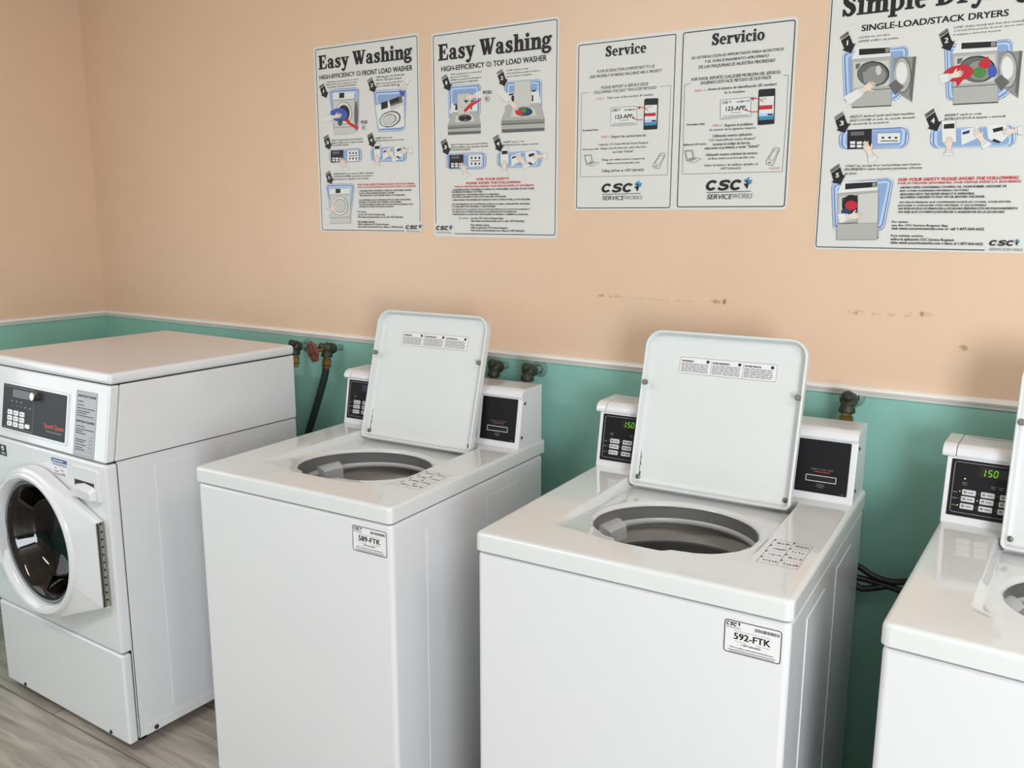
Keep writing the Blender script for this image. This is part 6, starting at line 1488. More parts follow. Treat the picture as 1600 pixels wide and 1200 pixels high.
def make_deck(parent):
    n_uniform = 176
    outer = rrect(0, 0, W, D, 0.014, 4)
    angs = set(2 * PI * k / n_uniform for k in range(n_uniform))
    for q in outer:
        angs.add(math.atan2(q[1] - HC[1], q[0] - HC[0]) % (2 * PI))
    angs = sorted(angs)

    def poly_loop(poly, z):
        out = []
        for a in angs:
            p = ray_poly(HC, a, poly)
            out.append((p[0], p[1], z(p[1]) if callable(z) else z))
        return out

    def hole(dr, dz):
        out = []
        for a in angs:
            fx = math.degrees((a + PI / 2 + PI) % (2 * PI) - PI)     # angle from the front
            k = max(0.0, min(1.0, 1 - dr / 0.03))
            r = HR + dr + (rim_radius(fx) - HR) * (0.5 + 0.5 * k)
            q = ray_poly(HC, a, REC)
            r = min(r, math.hypot(q[0] - HC[0], q[1] - HC[1]) - 0.002 - 0.35 * (0.016 - min(dr, 0.016)))
            x, y = HC[0] + r * math.cos(a), HC[1] + r * math.sin(a)
            out.append((x, y, recess_z(y) + dz))
        return out
    inset = lambda d: rrect(d, d, W - d, D - d, max(0.014 - d, 0.004), 4)
    
    def rin(d):
        # recess outline: its front edge runs forward around the opening
        q = rrect(0.116 + d, 0.122 + d * 1.3, 0.534 - d, 0.556 - d, (0.03, 0.03, 0.02, 0.02), 6)
        i = min(range(len(q)), key=lambda k: (abs(q[k][1] - (0.122 + d * 1.3)) > 1e-6, q[k][0]))
        fr_ = [(x_, 0.122 + d * 1.3 - 0.040 * math.exp(-((x_ - 0.325) / 0.115) ** 4)) for x_ in [0.16 + 0.33 * k / 30 for k in range(31)]]
        return q[:i + 1] + fr_ + q[i + 1:]
    REC = rin(0.013)
    lps = [poly_loop(inset(0.004), HA - LIP), poly_loop(outer, HA - LIP + 0.003), poly_loop(outer, HA - 0.009), poly_loop(inset(0.0015), HA - 0.004), poly_loop(inset(0.005), HA - 0.0008), poly_loop(inset(0.011), HA),
           poly_loop(rin(-0.006), HA), poly_loop(rin(0.0), lambda y: HA - min(0.0015, (HA - recess_z(y)) * 0.3)), poly_loop(rin(0.008), lambda y: recess_z(y) + min(0.0025, (HA - recess_z(y)) * 0.4)), poly_loop(rin(0.013), recess_z),
           hole(0.016, 0), hole(0.009, -0.0008), hole(0.004, -0.0028), hole(0.001, -0.006), hole(0.0, -0.009), hole(0.002, -0.012), hole(0.008, -0.0145)]
    mb = MB()
    mb.loops(lps, M['deck'])
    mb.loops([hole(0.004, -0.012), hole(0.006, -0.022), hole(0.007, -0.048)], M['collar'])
    # underside rim that closes the slab against the cabinet
    lo = lps[0]
    mb.loops([lo, [(HC[0] + (q[0] - HC[0]) * 0.9, HC[1] + (q[1] - HC[1]) * 0.9, q[2]) for q in lo]], M['deck'])
    return mb.build('top_deck', parent, 40)


def flat_frame(origin, ux, uz, off):
    """frame on a flat surface: x along ux, z along uz, raised by off along their normal"""
    o, a, b = Vector(origin), Vector(ux).normalized(), Vector(uz).normalized()
    n = a.cross(b)
    return lambda x, z, k=0.0: o + a * x + b * z + n * (off + k)


def rect(mb, fr, x0, z0, x1, z1, mt, k=0.0):
    mb.add([fr(x0, z0, k), fr(x1, z0, k), fr(x1, z1, k), fr(x0, z1, k)], [[0, 1, 2, 3]], mt)


def outline(mb, fr, x0, z0, x1, z1, w, mt, k=0.0, r=0.004):
    a = rrect(x0, z0, x1, z1, r, 4)
    b = rrect(x0 + w, z0 + w, x1 - w, z1 - w, max(r - w, 0.0005), 4)
    mb.loops([[fr(*q, k) for q in a], [fr(*q, k) for q in b]], mt)


def slab(mb, fr, x0, z0, x1, z1, t, mt, r=0.004):
    """thin plate lying on a surface, with rounded corners and real thickness"""
    a = rrect(x0, z0, x1, z1, r, 4)
    mb.loops([[fr(*q, 0) for q in a], [fr(*q, t * 0.7) for q in a],
              [fr(q[0] + (0.3 * t if q[0] < (x0 + x1) / 2 else -0.3 * t), q[1] + (0.3 * t if q[1] < (z0 + z1) / 2 else -0.3 * t), t) for q in a]], mt, False, True)


def seven_seg(mb, fr, x, z, w, h, ch, mt, k):
    segs = {'1': 'bc', '5': 'afgcd', '0': 'abcdef'}[ch]
    t = h * 0.11
    sk = lambda px, pz: fr(x + px + pz * 0.12, z + pz, k)
    R = dict(a=(t, h - t, w - t, h), d=(t, 0, w - t, t), g=(t, h / 2 - t / 2, w - t, h / 2 + t / 2), f=(0, h / 2 + t / 2, t, h - t), b=(w - t, h / 2 + t / 2, w, h - t), e=(0, t, t, h / 2 - t / 2), c=(w - t, t, w, h / 2 - t / 2))
    for s in segs:
        x0, z0, x1, z1 = R[s]
        mb.add([sk(x0, z0), sk(x1, z0), sk(x1, z1), sk(x0, z1)], [[0, 1, 2, 3]], mt)


def csc_logo(mb, fr, x, z, h, k=0.0):
    """three-letter wordmark with its small chevron, and the fine line of letters under it"""
    put_wordmark(mb, 'CSC', x, x + h * 2.6, z, h, M['ink'], lambda a, b: fr(a, b, k))
    mb.add([fr(x + h * 2.8, z + h, k), fr(x + h * 3.4, z + h * 1.05, k), fr(x + h * 3.1, z, k)], [[0, 1, 2]], M['ink'])
    put_text(mb, 'SERVICEWORKS', x, x + h * 3.5, z - h * 0.62, h * 0.36, M['inkg'], lambda a, b: fr(a, b, k), 0, 0)


def top_load_washer(x, y, rz, label, number, display, lid_tilt, scuffed, sticker=True):
    t = thing('top_load_washer', label, 'washing machine', (x, y, 0), rz, 'open top-load washers along the wall')
    # cabinet: front sheet wraps round into the sides, two pressed fields on each side
    mb = MB()
    ins = lambda d: rrect(0.003 + d, 0.006 + d, W - 0.003 - d, D - 0.014 - d, max(0.012 - d, 0.003), 4)
    ring = lambda d, z: [(px, py, z) for px, py in ins(d)]
    mb.loops([ring(0.01, 0.03), ring(0, 0.036), ring(0, HA - LIP - 0.013), ring(0.0012, HA - LIP - 0.008), ring(0.004, HA - LIP - 0.0048), ring(0.009, HA - LIP - 0.0038), ring(0.016, HA - LIP - 0.0045), ring(0.017, HA - LIP - 0.05)], M['enamel'])
    for xs, sg in ((W - 0.003, 1), (0.003, -1)):
        for y0, y1 in ((0.137, 0.292), (0.409, 0.572)):
            mb.box(min(xs - sg * 0.004, xs + sg * 0.0025), y0, 0.10, max(xs - sg * 0.004, xs + sg * 0.0016), y1, 0.822, M['enamel'], 0.0013, 2)
    mb.box(0.02, 0.03, 0.0, W - 0.02, D - 0.03, 0.035, M['blackp'])
    mb.build('cabinet', t)
    MB().loops([ring(0.009, HA - LIP - 0.008), ring(0.009, HA - LIP + 0.003)], M['gap']).build('deck_seam', t, 0)
    make_deck(t)
    # tub ring, bleach cup and basket seen through the opening
    c = Matrix.Translation((HC[0], HC[1] + 0.004, 0))
    rz0 = HA - 0.076
    prof = [(0.190 + 0.016 * math.cos(a), rz0 + 0.012 * math.sin(a)) for a in [PI * 2 * k / 20 for k in range(21)]]
    MB().lathe(prof, M['ringp'], c, 80).build('tub_ring', t)
    mb = MB()
    mb.lathe([(0.215, rz0 - 0.010), (0.206, rz0 - 0.058), (0.206, rz0 - 0.063)], M['tubband'], c, 72)
    mb.lathe([(0.206, rz0 - 0.061), (0.202, rz0 - 0.068), (0.200, rz0 - 0.36), (0.16, rz0 - 0.40), (0.02, rz0 - 0.41)], M['tub'], c, 72, False, True)
    mb.lathe([(0.06, rz0 - 0.41), (0.05, rz0 - 0.30), (0.035, rz0 - 0.22), (0.005, rz0 - 0.21)], M['blackp'], c, 32, False, True)
    mb.lathe([(0.285, HA - LIP - 0.012), (0.285, rz0 - 0.02), (0.21, rz0 - 0.03)], M['tub'], c, 64)
    mb.build('wash_basket', t)
    mb = MB()
    a0 = math.radians(158)
    pts = []
    for k in range(7):
        a = math.radians(158 + k * 4)
        pts.append(a)
    lps = []
    for a in pts:
        q = lambda r, z: (HC[0] + r * math.cos(a), HC[1] + r * math.sin(a), z)
        lps.append([q(0.150, rz0 - 0.022), q(0.152, rz0 + 0.008), q(0.172, rz0 + 0.02), q(0.190, rz0 + 0.02), q(0.190, rz0 - 0.022)])
    mb.loops(lps, M['ringp'], True, True)
    mb.build('bleach_cup', t)
    # lid: shallow pressed pan seen from its underside
    LW0, LW1, LH = 0.121, 0.519, 0.394
    hy, hz = 0.530, HA - 0.020
    ct, st = math.cos(lid_tilt), math.sin(lid_tilt)
    lf = lambda px, pl, pt: (px, hy + pl * ct - pt * st, hz + pl * st + pt * ct)
    ol = lambda d, tt: [lf(px, pl, tt) for px, pl in rrect(LW0 + d, d, LW1 - d, LH - d, (max(0.014 - d, .004), max(0.014 - d, .004), max(0.042 - d, .008), max(0.042 - d, .008)), 8)]
    mb = MB()
    mb.loops([ol(0.005, -0.0125), ol(0.001, -0.0095), ol(0.0, -0.004), ol(0.0, 0.0105), ol(0.0012, 0.0130), ol(0.0035, 0.0138), ol(0.0058, 0.0128), ol(0.0072, 0.0095), ol(0.0085, 0.001), ol(0.0115, -0.005), ol(0.017, -0.0075), ol(0.026, -0.008)], M['lidin'], True, True)
    lid = mb.build('lid', t)
    for px in (LW0 + 0.011, LW1 - 0.012):
        n = Vector((0, -st, ct))
        ax = Matrix.Translation(lf(px, 0.260, 0.0085)) @ n.to_track_quat('Z', 'Y').to_matrix().to_4x4()
        MB().lathe([(0.0068, 0), (0.0068, 0.009), (0.0055, 0.011), (0.003, 0.0115)], M['rubber'], ax, 20, False, True).build('bumper', lid)
    for px in (LW0 + 0.016, LW1 - 0.016):
        n = Vector((0, -st, ct))
        ax = Matrix.Translation(lf(px, 0.022, -0.008)) @ n.to_track_quat('Z', 'Y').to_matrix().to_4x4()
        MB().lathe([(0.006, 0), (0.006, 0.004), (0.0035, 0.0055), (0.001, 0.0055)], M['screw'], ax, 14, False, True).build('hinge_screw', lid)
    for px in (LW0 - 0.002, LW1 + 0.002):
        MB().tube([lf(px - 0.009, 0.004, -0.004), lf(px + 0.009, 0.004, -0.004)], 0.008, M['rubber'], 12).build('hinge_pin', lid)
    if scuffed:
        mb = MB()
        for k in range(11):
            l0 = 0.018 + k * 0.0062 + random.uniform(0, 0.002)
            w_ = random.uniform(0.0012, 0.0042) * (1.5 - k / 11)
            px = LW0 + 0.0165 + random.uniform(0, 0.002)
            mb.add([lf(px, l0, -0.0068), lf(px + w_, l0 + 0.001, -0.0070), lf(px + w_ * 0.6, l0 + 0.006, -0.0070), lf(px - 0.0005, l0 + 0.0066, -0.0068)], [[0, 1, 2, 3]], M['rust'])
        mb.build('scuff', lid, 0)
    # warning label in three languages
    fr = lambda px, pl, k=0.0: Vector(lf(px, pl, -0.0078 + k))
    mb = MB()
    x0, x1, l0, l1 = 0.208, 0.449, 0.291, 0.334
    slab(mb, fr, x0, l0, x1, l1, 0.0004, M['sticker'], 0.003)
    outline(mb, fr, x0 + 0.001, l0 + 0.001, x1 - 0.001, l1 - 0.001, 0.0007, M['ink'], 0.0006)
    sub = (x1 - x0 - 0.006) / 3
    for k, wd in enumerate(('WARNING', 'AVERTISSEMENT', 'ADVERTENCIA')):
        a = x0 + 0.003 + k * sub
        put_text(mb, wd, a + 0.003, a + sub * (0.42, 0.58, 0.55)[k], l1 - 0.0125, 0.0045, M['ink'], lambda p, q: fr(p, q, 0.0007), 2)
        for j in range(6):
            zz = l1 - 0.0175 - j * 0.0039
            w_ = sub - 0.010
            px = a + 0.003
            while px < a + w_:
                ww = random.uniform(0.006, 0.016)
                rect(mb, fr, px, zz, min(px + ww, a + w_ + 0.003), zz + 0.0019, M['inkg'], 0.0007)
                px += ww + 0.0016
        cc = [fr(a + sub - 0.009 + 0.004 * math.cos(2 * PI * j / 14), l1 - 0.009 + 0.004 * math.sin(2 * PI * j / 14), 0.0007) for j in range(14)]
        mb.add(cc, [list(range(14))], M['ink'])
        if k:
            rect(mb, fr, a, l0 + 0.001, a + 0.0006, l1 - 0.004, M['ink'], 0.0007)
    mb.build('warning_label', lid, 0)
    # control housing with overhanging rolled cap
    y0, y1, yb = D - 0.149, D - 0.1235, D - 0.014
    zt = HA + 0.1647
    mb = MB()
    mb.prism_x([(y0, HA - 0.002), (y1, HA + 0.143), (yb, HA + 0.143), (yb, HA - 0.002)], 0.001, 0.642, M['enamel'], 0.002, 2)
    cap = [(y1 + 0.012, HA + 0.1395), (y1 - 0.003, HA + 0.1395), (y1 - 0.0055, HA + 0.145), (y1 - 0.004, HA + 0.152), (y1 + 0.002, HA + 0.159), (y1 + 0.012, zt - 0.001), (y1 + 0.02, zt), (yb, zt), (yb, HA + 0.1395)]
    mb.prism_x(cap, 0.018, 0.642, M['enamel'], 0.0012, 2)
    mb.prism_x([(yy - (0.002 if yy < yb - 0.02 else 0), zz + (0.001 if zz > HA + 0.158 else 0)) for yy, zz in cap], -0.010, 0.017, M['enamel'], 0.003, 2)
    hou = mb.build('control_housing', t)
    sl = Vector((0, y1 - y0, 0.145)).normalized()
    fr = flat_frame((0, y0, HA), (1, 0, 0), sl, 0.0002)
    for px, pz in ((0.640, 0.03), (0.640, 0.125)):
        ax = Matrix.Translation((0.642, y0 + 0.012 + pz * 0.19, HA + pz)) @ Matrix.Rotation(PI / 2, 4, 'Y')
        MB().lathe([(0.0045, 0), (0.0045, 0.002), (0.002, 0.0032)], M['screw'], ax, 12, False, True).build('side_screw', hou)
    ax = Matrix.Translation((0.40, D - 0.07, zt))
    MB().lathe([(0.005, 0), (0.004, 0.002), (0.002, 0.0025)], M['screw'], ax, 12, False, True).build('cap_screw', hou)
    if not sticker:
        mb = MB()
        f2 = lambda px, py, k=0.0: Vector((px, py, zt + 0.0003 + k))
        for a, b, c_ in ((0.03, 0.12, 0.03), (0.16, 0.25, 0.045)):
            rect(mb, f2, a, D - 0.032, b, D - 0.028, M['inkg'])
        mb.build('worn_print', hou, 0)
    # left control panel
    mb = MB()
    slab(mb, fr, 0.011, 0.0165, 0.500, 0.1375, 0.0012, M['black'], 0.002)
    outline(mb, fr, 0.017, 0.024, 0.300, 0.1325, 0.0009, M['line'], 0.0014, 0.006)
    for cx in (0.040, 0.094, 0.108, 0.122):
        rect(mb, fr, cx - 0.005, 0.088, cx + 0.005, 0.0895, M['dimtext'], 0.0014)
        rect(mb, fr, cx - 0.004, 0.084, cx + 0.004, 0.0855, M['dimtext'], 0.0014)
    for r_ in range(3):
        rect(mb, fr, 0.0195, (0.066, 0.053, 0.038)[r_], 0.028, (0.068, 0.055, 0.040)[r_], M['dimtext'], 0.0014)
    pan = mb.build('control_panel', t, 0)
    mb = MB()
    slab(mb, lambda a, b, k=0.0: fr(a, b, 0.0012 + k), 0.066, 0.106, 0.118, 0.126, 0.0008, M['leddim'] if display else M['displayoff'], 0.001)
    if display:
        xx = 0.072
        for ch in '150':
            seven_seg(mb, fr, xx - (0.004 if ch == '1' else 0), 0.1085, 0.0078, 0.0145, ch, M['led'], 0.0024)
            xx += 0.0105
            if ch == '1':
                rect(mb, fr, xx - 0.0075, 0.1085, xx - 0.0058, 0.1102, M['led'], 0.0024)
                xx -= 0.002
    mb.build('display', pan, 0)
    for c_ in range(3):
        for r_ in range(3):
            bx, bz = 0.037 + c_ * 0.0355 - (0.0008 * r_), (0.0635, 0.0490, 0.0335)[r_]
            mb = MB()
            f3 = lambda a, b, k=0.0: fr(a, b, 0.0012 + k)
            slab(mb, f3, bx, bz, bx + 0.026, bz + 0.0115, 0.0022, M['button'], 0.002)
            rect(mb, f3, bx + 0.003, bz + 0.0035, bx + 0.0085, bz + 0.0085, M['inkg'], 0.0023)
            rect(mb, f3, bx + 0.011, bz + 0.0045, bx + 0.022, bz + 0.0070, M['inkg'], 0.0023)
            mb.build('button', pan, 40)
            on = display == 2 and (c_, r_) in ((0, 0), (0, 2), (1, 1))
            ax = [fr(bx - 0.0045 + 0.0011 * math.cos(j), bz + 0.006 + 0.0011 * math.sin(j), 0.0016) for j in range(6)]
            MB().add(ax, [list(range(6))], M['ledy'] if on else M['dimtext']).build('indicator', pan, 0)
    if display == 2:
        ax = [fr(0.0395 + 0.0014 * math.cos(j), 0.0975 + 0.0014 * math.sin(j), 0.0016) for j in range(6)]
        MB().add(ax, [list(range(6))], M['ledy']).build('indicator', pan, 0)
    # right card panel
    mb = MB()
    slab(mb, fr, 0.512, 0.0165, 0.628, 0.1390, 0.0012, M['black'], 0.002)
    put_text(mb, 'INSERT CARD HERE', 0.545, 0.594, 0.0695, 0.0035, M['dimtext'], lambda a, b: fr(a, b, 0.0014), 0)
    rect(mb, fr, 0.552, 0.0648, 0.588, 0.0662, M['print_red'], 0.0014)
    for zz, a in ((0.0365, 0.008), (0.033, 0.010), (0.0295, 0.006)):
        rect(mb, fr, 0.569 - a, zz, 0.569 + a, zz + 0.0012, M['dimtext'], 0.0014)
    rect(mb, fr, 0.615, 0.0195, 0.623, 0.0208, M['dimtext'], 0.0014)
    cp = mb.build('card_panel', t, 0)
    mb = MB()
    outline(mb, fr, 0.535, 0.0425, 0.603, 0.0575, 0.0016, M['button'], 0.0022, 0.001)
    rect(mb, fr, 0.5365, 0.0440, 0.6015, 0.056, M['blackp'], 0.0016)
    mb.build('card_slot', cp, 0)
    # printed cycle guide on the deck, right of the opening
    fd = lambda px, py, k=0.0: Vector((px, py, HA + 0.0003 + k))
    mb = MB()
    x0, x1, ya, yb_ = 0.546, 0.622, 0.143, 0.279
    for a, b, c_, d in ((x0, ya, x1, ya + 0.0008), (x0, yb_ - 0.0008, x1, yb_), (x0, ya, x0 + 0.0008, yb_), (x1 - 0.0008, ya, x1, yb_), ((x0 + x1) / 2, ya, (x0 + x1) / 2 + 0.0008, yb_)):
        rect(mb, fd, a, b, c_, d, M['inkg'])
    rows = 4
    for i in range(2):
        for j in range(rows):
            cx0, cy0 = x0 + i * (x1 - x0) / 2, ya + j * (yb_ - ya) / rows
            if j:
                rect(mb, fd, cx0, cy0, cx0 + (x1 - x0) / 2, cy0 + 0.0005, M['inkg'])
            rect(mb, fd, cx0 + 0.001, cy0 + 0.027, cx0 + 0.004, cy0 + 0.033, M['ink'], 0.0001)
            for k in range(5):
                px = cx0 + 0.008 + k * 0.0055 + random.uniform(0, 0.002)
                rect(mb, fd, px, cy0 + 0.012 + random.uniform(0, 0.004), px + random.uniform(0.002, 0.005), cy0 + 0.018 + random.uniform(0, 0.004), M['inkg'], 0.0001)
    mb.build('cycle_guide_label', t, 0)
    # machine number plate on the front
    if sticker:
        ff = flat_frame((0, 0.006, 0), (1, 0, 0), (0, 0, 1), 0.0003)
        mb = MB()
        a, b, c_, d = 0.531, 0.786, 0.634, 0.850
        slab(mb, ff, a, b, c_, d, 0.0006, M['sticker'], 0.006)
        outline(mb, ff, a + 0.0008, b + 0.0008, c_ - 0.0008, d - 0.0008, 0.0017, M['ink'], 0.0008, 0.0055)
        csc_logo(mb, ff, a + 0.004, d - 0.0115, 0.0075, 0.0009)
        px = a + 0.055
        while px < c_ - 0.006:
            ww = random.choice((0.0006, 0.001, 0.0015))
            rect(mb, ff, px, d - 0.0135, px + ww, d - 0.0075, M['ink'], 0.0009)
            px += ww + random.choice((0.0006, 0.0009))
        ft = lambda p, q: ff(p, q, 0.0009)
        put_text(mb, 'Please use this number to report a service issue', a + 0.019, c_ - 0.020, d - 0.0205, 0.0018, M['inkg'], ft)
        put_text(mb, number, a + 0.019, c_ - 0.020, d - 0.0355, 0.0125, M['ink'], ft, 1)
        put_text(mb, 'For service', a + 0.021, a + 0.041, d - 0.0405, 0.0020, M['inkg'], ft)
        put_text(mb, 'Para Servicio', c_ - 0.044, c_ - 0.021, d - 0.0405, 0.0020, M['inkg'], ft)
        put_text(mb, '1-877-264-6622', a + 0.033, c_ - 0.036, d - 0.0460, 0.0034, M['ink'], ft, 1)
        put_text(mb, 'Visit us online www.cscserviceworks.com', a + 0.012, c_ - 0.014, d - 0.0530, 0.0026, M['ink'], ft, 1)
        rect(mb, ff, a + 0.008, b + 0.0065, c_ - 0.009, b + 0.0078, M['inkg'], 0.0009)
        rect(mb, ff, a + 0.012, b + 0.0035, c_ - 0.012, b + 0.0050, M['line'], 0.0009)
        mb.build('number_plate', t, 0)
    return t


top_load_washer(-4.3814, -0.8596, 0.0397, 'white top-load washer tagged 589-FTK, its control display dark, beside the front-load washer', '589-FTK', 0, 1.3179 - 0.0235, True)
top_load_washer(-3.4902, -0.8499, 0.0375, 'white top-load washer tagged 592-FTK in the middle of the row, lid open', '592-FTK', 1, 1.3179, True)
top_load_washer(-2.7015, -0.8241, -0.0181, 'white top-load washer cut off by the right edge of the photo, yellow lights lit', '', 2, 1.3179, False, False)


# ------------------------------------------------------------------ front-load washer
def front_load_washer():
    WF, DF, HF, Z1, ZS, ZB = 0.692, 0.695, 1.1286, 0.880, 0.311, 0.03
    FT = 0.0394
    ys = lambda z: FT * (z - Z1) / (HF - Z1)
    t = thing('front_load_washer', 'white front-load washer with round dark glass door in the left corner', 'washing machine', (-5.3748, -0.9114, 0), -0.0141)
    DC, RO, RG = (0.352, 0.592), 0.233, 0.190
    # body shell behind the front sheets
    mb = MB()
    x0, x1, y0, y1 = 0.001, WF - 0.001, 0.0325, DF
    b = bmesh.new()
    bmesh.ops.create_cube(b, size=1)
    for v in b.verts:
        v.co = Vector(((x0 + x1) / 2 + v.co.x * (x1 - x0), (y0 + y1) / 2 + v.co.y * (y1 - y0), (ZB + Z1) / 2 + v.co.z * (Z1 - 0.002 - ZB)))
    bmesh.ops.bevel(b, geom=b.edges[:], offset=0.004, segments=2, affect='EDGES')
    bmesh.ops.delete(b, geom=[f for f in b.faces if f.normal.y < -0.9], context='FACES')
    mb.bm(b, M['enamel'])
    for xs, sg in ((x1, 1), (x0, -1)):
        for a, c in ((0.150, 0.304), (0.407, 0.566)):
            mb.box(min(xs - sg * 0.004, xs + sg * 0.0025), a, 0.09, max(xs - sg * 0.004, xs + sg * 0.0015), c, 0.845, M['enamel'], 0.0012, 2)
        mb.box(min(xs - sg * 0.004, xs + sg * 0.002), 0.055, ZB + 0.002, max(xs - sg * 0.004, xs + sg * 0.002), DF - 0.01, 0.062, M['enamel'], 0.002, 2)
    cab = mb.build('cabinet', t)
    ax = Matrix.Translation((x1 + 0.002, 0.088, 0.044)) @ Matrix.Rotation(PI / 2, 4, 'Y')
    MB().lathe([(0.007, 0), (0.007, 0.003), (0.004, 0.005)], M['gap'], ax, 14, False, True).build('side_screw', cab)
    MB().box(0.006, 0.012, Z1 - 0.012, WF - 0.006, DF - 0.01, Z1 + 0.006, M['gap']).build('body_seam', t, 0)
    # upper side cabinet behind the fascia, and top panel
    MB().prism_x([(ys(Z1) + 0.032, Z1 + 0.002), (ys(HF - 0.034) + 0.032, HF - 0.034), (DF, HF - 0.034), (DF, Z1 + 0.002)], x0, x1, M['enamel'], 0.003, 2).build('upper_cabinet', t)
    MB().prism_x([(0.0, Z1 + 0.002), (ys(HF - 0.034), HF - 0.034), (ys(HF - 0.034) + 0.0305, HF - 0.034), (0.0305, Z1 + 0.002)], 0.0, WF, M['enamel'], 0.006, 3).build('control_fascia', t)
    MB().box(0.006, ys(HF - 0.03) + 0.010, HF - 0.038, WF - 0.006, DF - 0.01, HF - 0.028, M['gap']).build('top_seam', t, 0)
    MB().box(-0.001, FT - 0.006, HF - 0.0315, WF + 0.001, DF + 0.004, HF, M['enamel'], 0.011, 4).build('top_panel', t)

    # front sheet with round opening, lower sheet
    angs = sorted(set([2 * PI * k / 120 for k in range(120)] + [math.atan2(q[1] - DC[1], q[0] - DC[0]) % (2 * PI) for q in rrect(0, ZS, WF, Z1 - 0.002, 0.01, 3)]))

    def ploop(d, y, r=0.010):
        poly = rrect(d, ZS + 0.002 + d, WF - d, Z1 - 0.002 - d, max(r - d, 0.002), 3)
        return [(lambda q: (q[0], y, q[1]))(ray_poly(DC, a, poly)) for a in angs]
    cl = lambda r, y: [(DC[0] + r * math.cos(a), y, DC[1] + r * math.sin(a)) for a in angs]
    mb = MB()
    mb.loops([ploop(0.0, 0.031), ploop(0.0, 0.009), ploop(0.0025, 0.003), ploop(0.009, 0.0), cl(0.205, 0.0), cl(0.198, 0.004), cl(0.196, 0.031)], M['enamel'])
    mb.build('front_panel', t)
    lp = MB().box(0.0, 0.0, ZB - 0.004, WF, 0.031, ZS - 0.0015, M['enamel'], 0.008, 3).build('lower_panel', t)
    for px in (0.115, 0.60):
        ax = Matrix.Translation((px, -0.0005, ZB + 0.010)) @ Matrix.Rotation(PI / 2, 4, 'X')
        MB().lathe([(0.006, -0.003), (0.006, 0.002), (0.003, 0.003)], M['gap'], ax, 12, False, True).build('panel_screw', lp)
    for px in (0.06, WF - 0.06):
        for py in (0.07, DF - 0.07):
            MB().lathe([(0.022, 0), (0.022, 0.012), (0.008, 0.014), (0.008, 0.04)], M['blackp'], Matrix.Translation((px, py, 0)), 16, True, True).build('foot', t)
    # drum behind the door
    m = Matrix.Translation((DC[0], 0, DC[1])) @ Matrix.Rotation(-PI / 2, 4, 'X')
    mb = MB()
    mb.lathe([(0.205, 0.006), (0.195, 0.012), (0.185, 0.03), (0.19, 0.05)], M['gasket'], m, 64)
    mb.lathe([(0.19, 0.05), (0.25, 0.08), (0.25, 0.42), (0.22, 0.45), (0.01, 0.46)], M['drum'], m, 64, False, True)
    for k in range(3):
        a = 0.6 + k * 2 * PI / 3
        q = lambda r, da, y: m @ Vector((r * math.cos(a + da), r * math.sin(a + da), y))
        mb.loops([[q(0.25, -0.16, y), q(0.19, -0.03, y), q(0.19, 0.03, y), q(0.25, 0.16, y)] for y in (0.1, 0.42)], M['drum'], True, True)
    mb.build('drum', t)

    # door: ring with flat wing running out to the hinge
    def door_outline(r, d):
        hx, za, zb = 0.662 - d, 0.716 - d, 0.457 + d
        pts = []
        for s, zz in ((1, za), (-1, zb)):
            dx, dz = hx - DC[0], (zz - DC[1])
            dist = math.hypot(dx, dz)
            a = math.atan2(dz, dx) + s * math.acos(min(1, r / dist))
            pts.append((a, (hx, zz)))
        a1, a2 = pts[0][0], pts[1][0]
        poly = [(hx, zb), (hx, za)]
        k = 60
        for i in range(k + 1):
            a = a1 + (2 * PI + a2 - a1) * i / k
            poly.append((DC[0] + r * math.cos(a), DC[1] + r * math.sin(a)))
        return poly
    dang = sorted(set([2 * PI * k / 144 for k in range(144)] + [math.atan2(z - DC[1], x - DC[0]) % (2 * PI) for d in (0.0, 0.001, 0.003, 0.008) for x, z in ((0.662 - d, 0.716 - d), (0.662 - d, 0.457 + d))]))
    yw = lambda x: 0.017 * min(1.0, max(0.0, (x - 0.47) / 0.17))     # the wing thins out towards the hinge
    dl = lambda r, d, y: [(lambda q: (q[0], y + (yw(q[0]) if y < -0.02 else 0), q[1]))(ray_poly(DC, a, door_outline(r, d))) for a in dang]
    cd = lambda r, y: [(DC[0] + r * math.cos(a), y, DC[1] + r * math.sin(a)) for a in dang]
    mb = MB()
    mb.loops([cd(0.19, -0.004), dl(RO - 0.004, 0.001, -0.004), dl(RO, 0.0, -0.008), dl(RO, 0.0, -0.034), dl(RO - 0.003, 0.003, -0.040), dl(RO - 0.009, 0.008, -0.043),
              cd(RO - 0.012, -0.0445), cd(RO - 0.014, -0.050), cd(RO - 0.021, -0.0545), cd(RO - 0.030, -0.053), cd(0.1935, -0.044), cd(0.190, -0.036), cd(0.188, -0.012), cd(0.19, -0.004)], M['enamel'])
    door = mb.build('door', t, 30)
    mb = MB()
    mb.lathe([(0.1885, -0.030), (0.184, -0.033), (0.180, -0.030), (0.181, -0.024)], M['gasket'], m, 64)
    mb.build('glass_seat', door)
    MB().lathe([(0.183, -0.028), (0.172, -0.027), (0.160, -0.015), (0.145, 0.030), (0.125, 0.055), (0.085, 0.068), (0.0, 0.074)], M['glass'], m, 64).build('door_glass', door)
    mb = MB()
    mb.box(0.6615, -0.025, 0.461, 0.664, -0.0008, 0.712, M['hinge'], 0.0006, 1)
    mb.box(0.6638, -0.0225, 0.463, 0.6646, -0.0185, 0.710, M['gap'])
    for k in range(11):
        z = 0.464 + k * 0.0225
        mb.tube([(0.6655, -0.0115, z), (0.6655, -0.0115, z + 0.017)], 0.0034, M['hinge'], 10)
        mb.box(0.664, -0.0150, z + 0.0172, 0.6652, -0.0080, z + 0.0222, M['gap'])
    mb.build('door_hinge', door)
    mb = MB()
    mb.box(0.072, -0.062, 0.486, 0.170, -0.012, 0.668, M['enamel'], 0.010, 3)
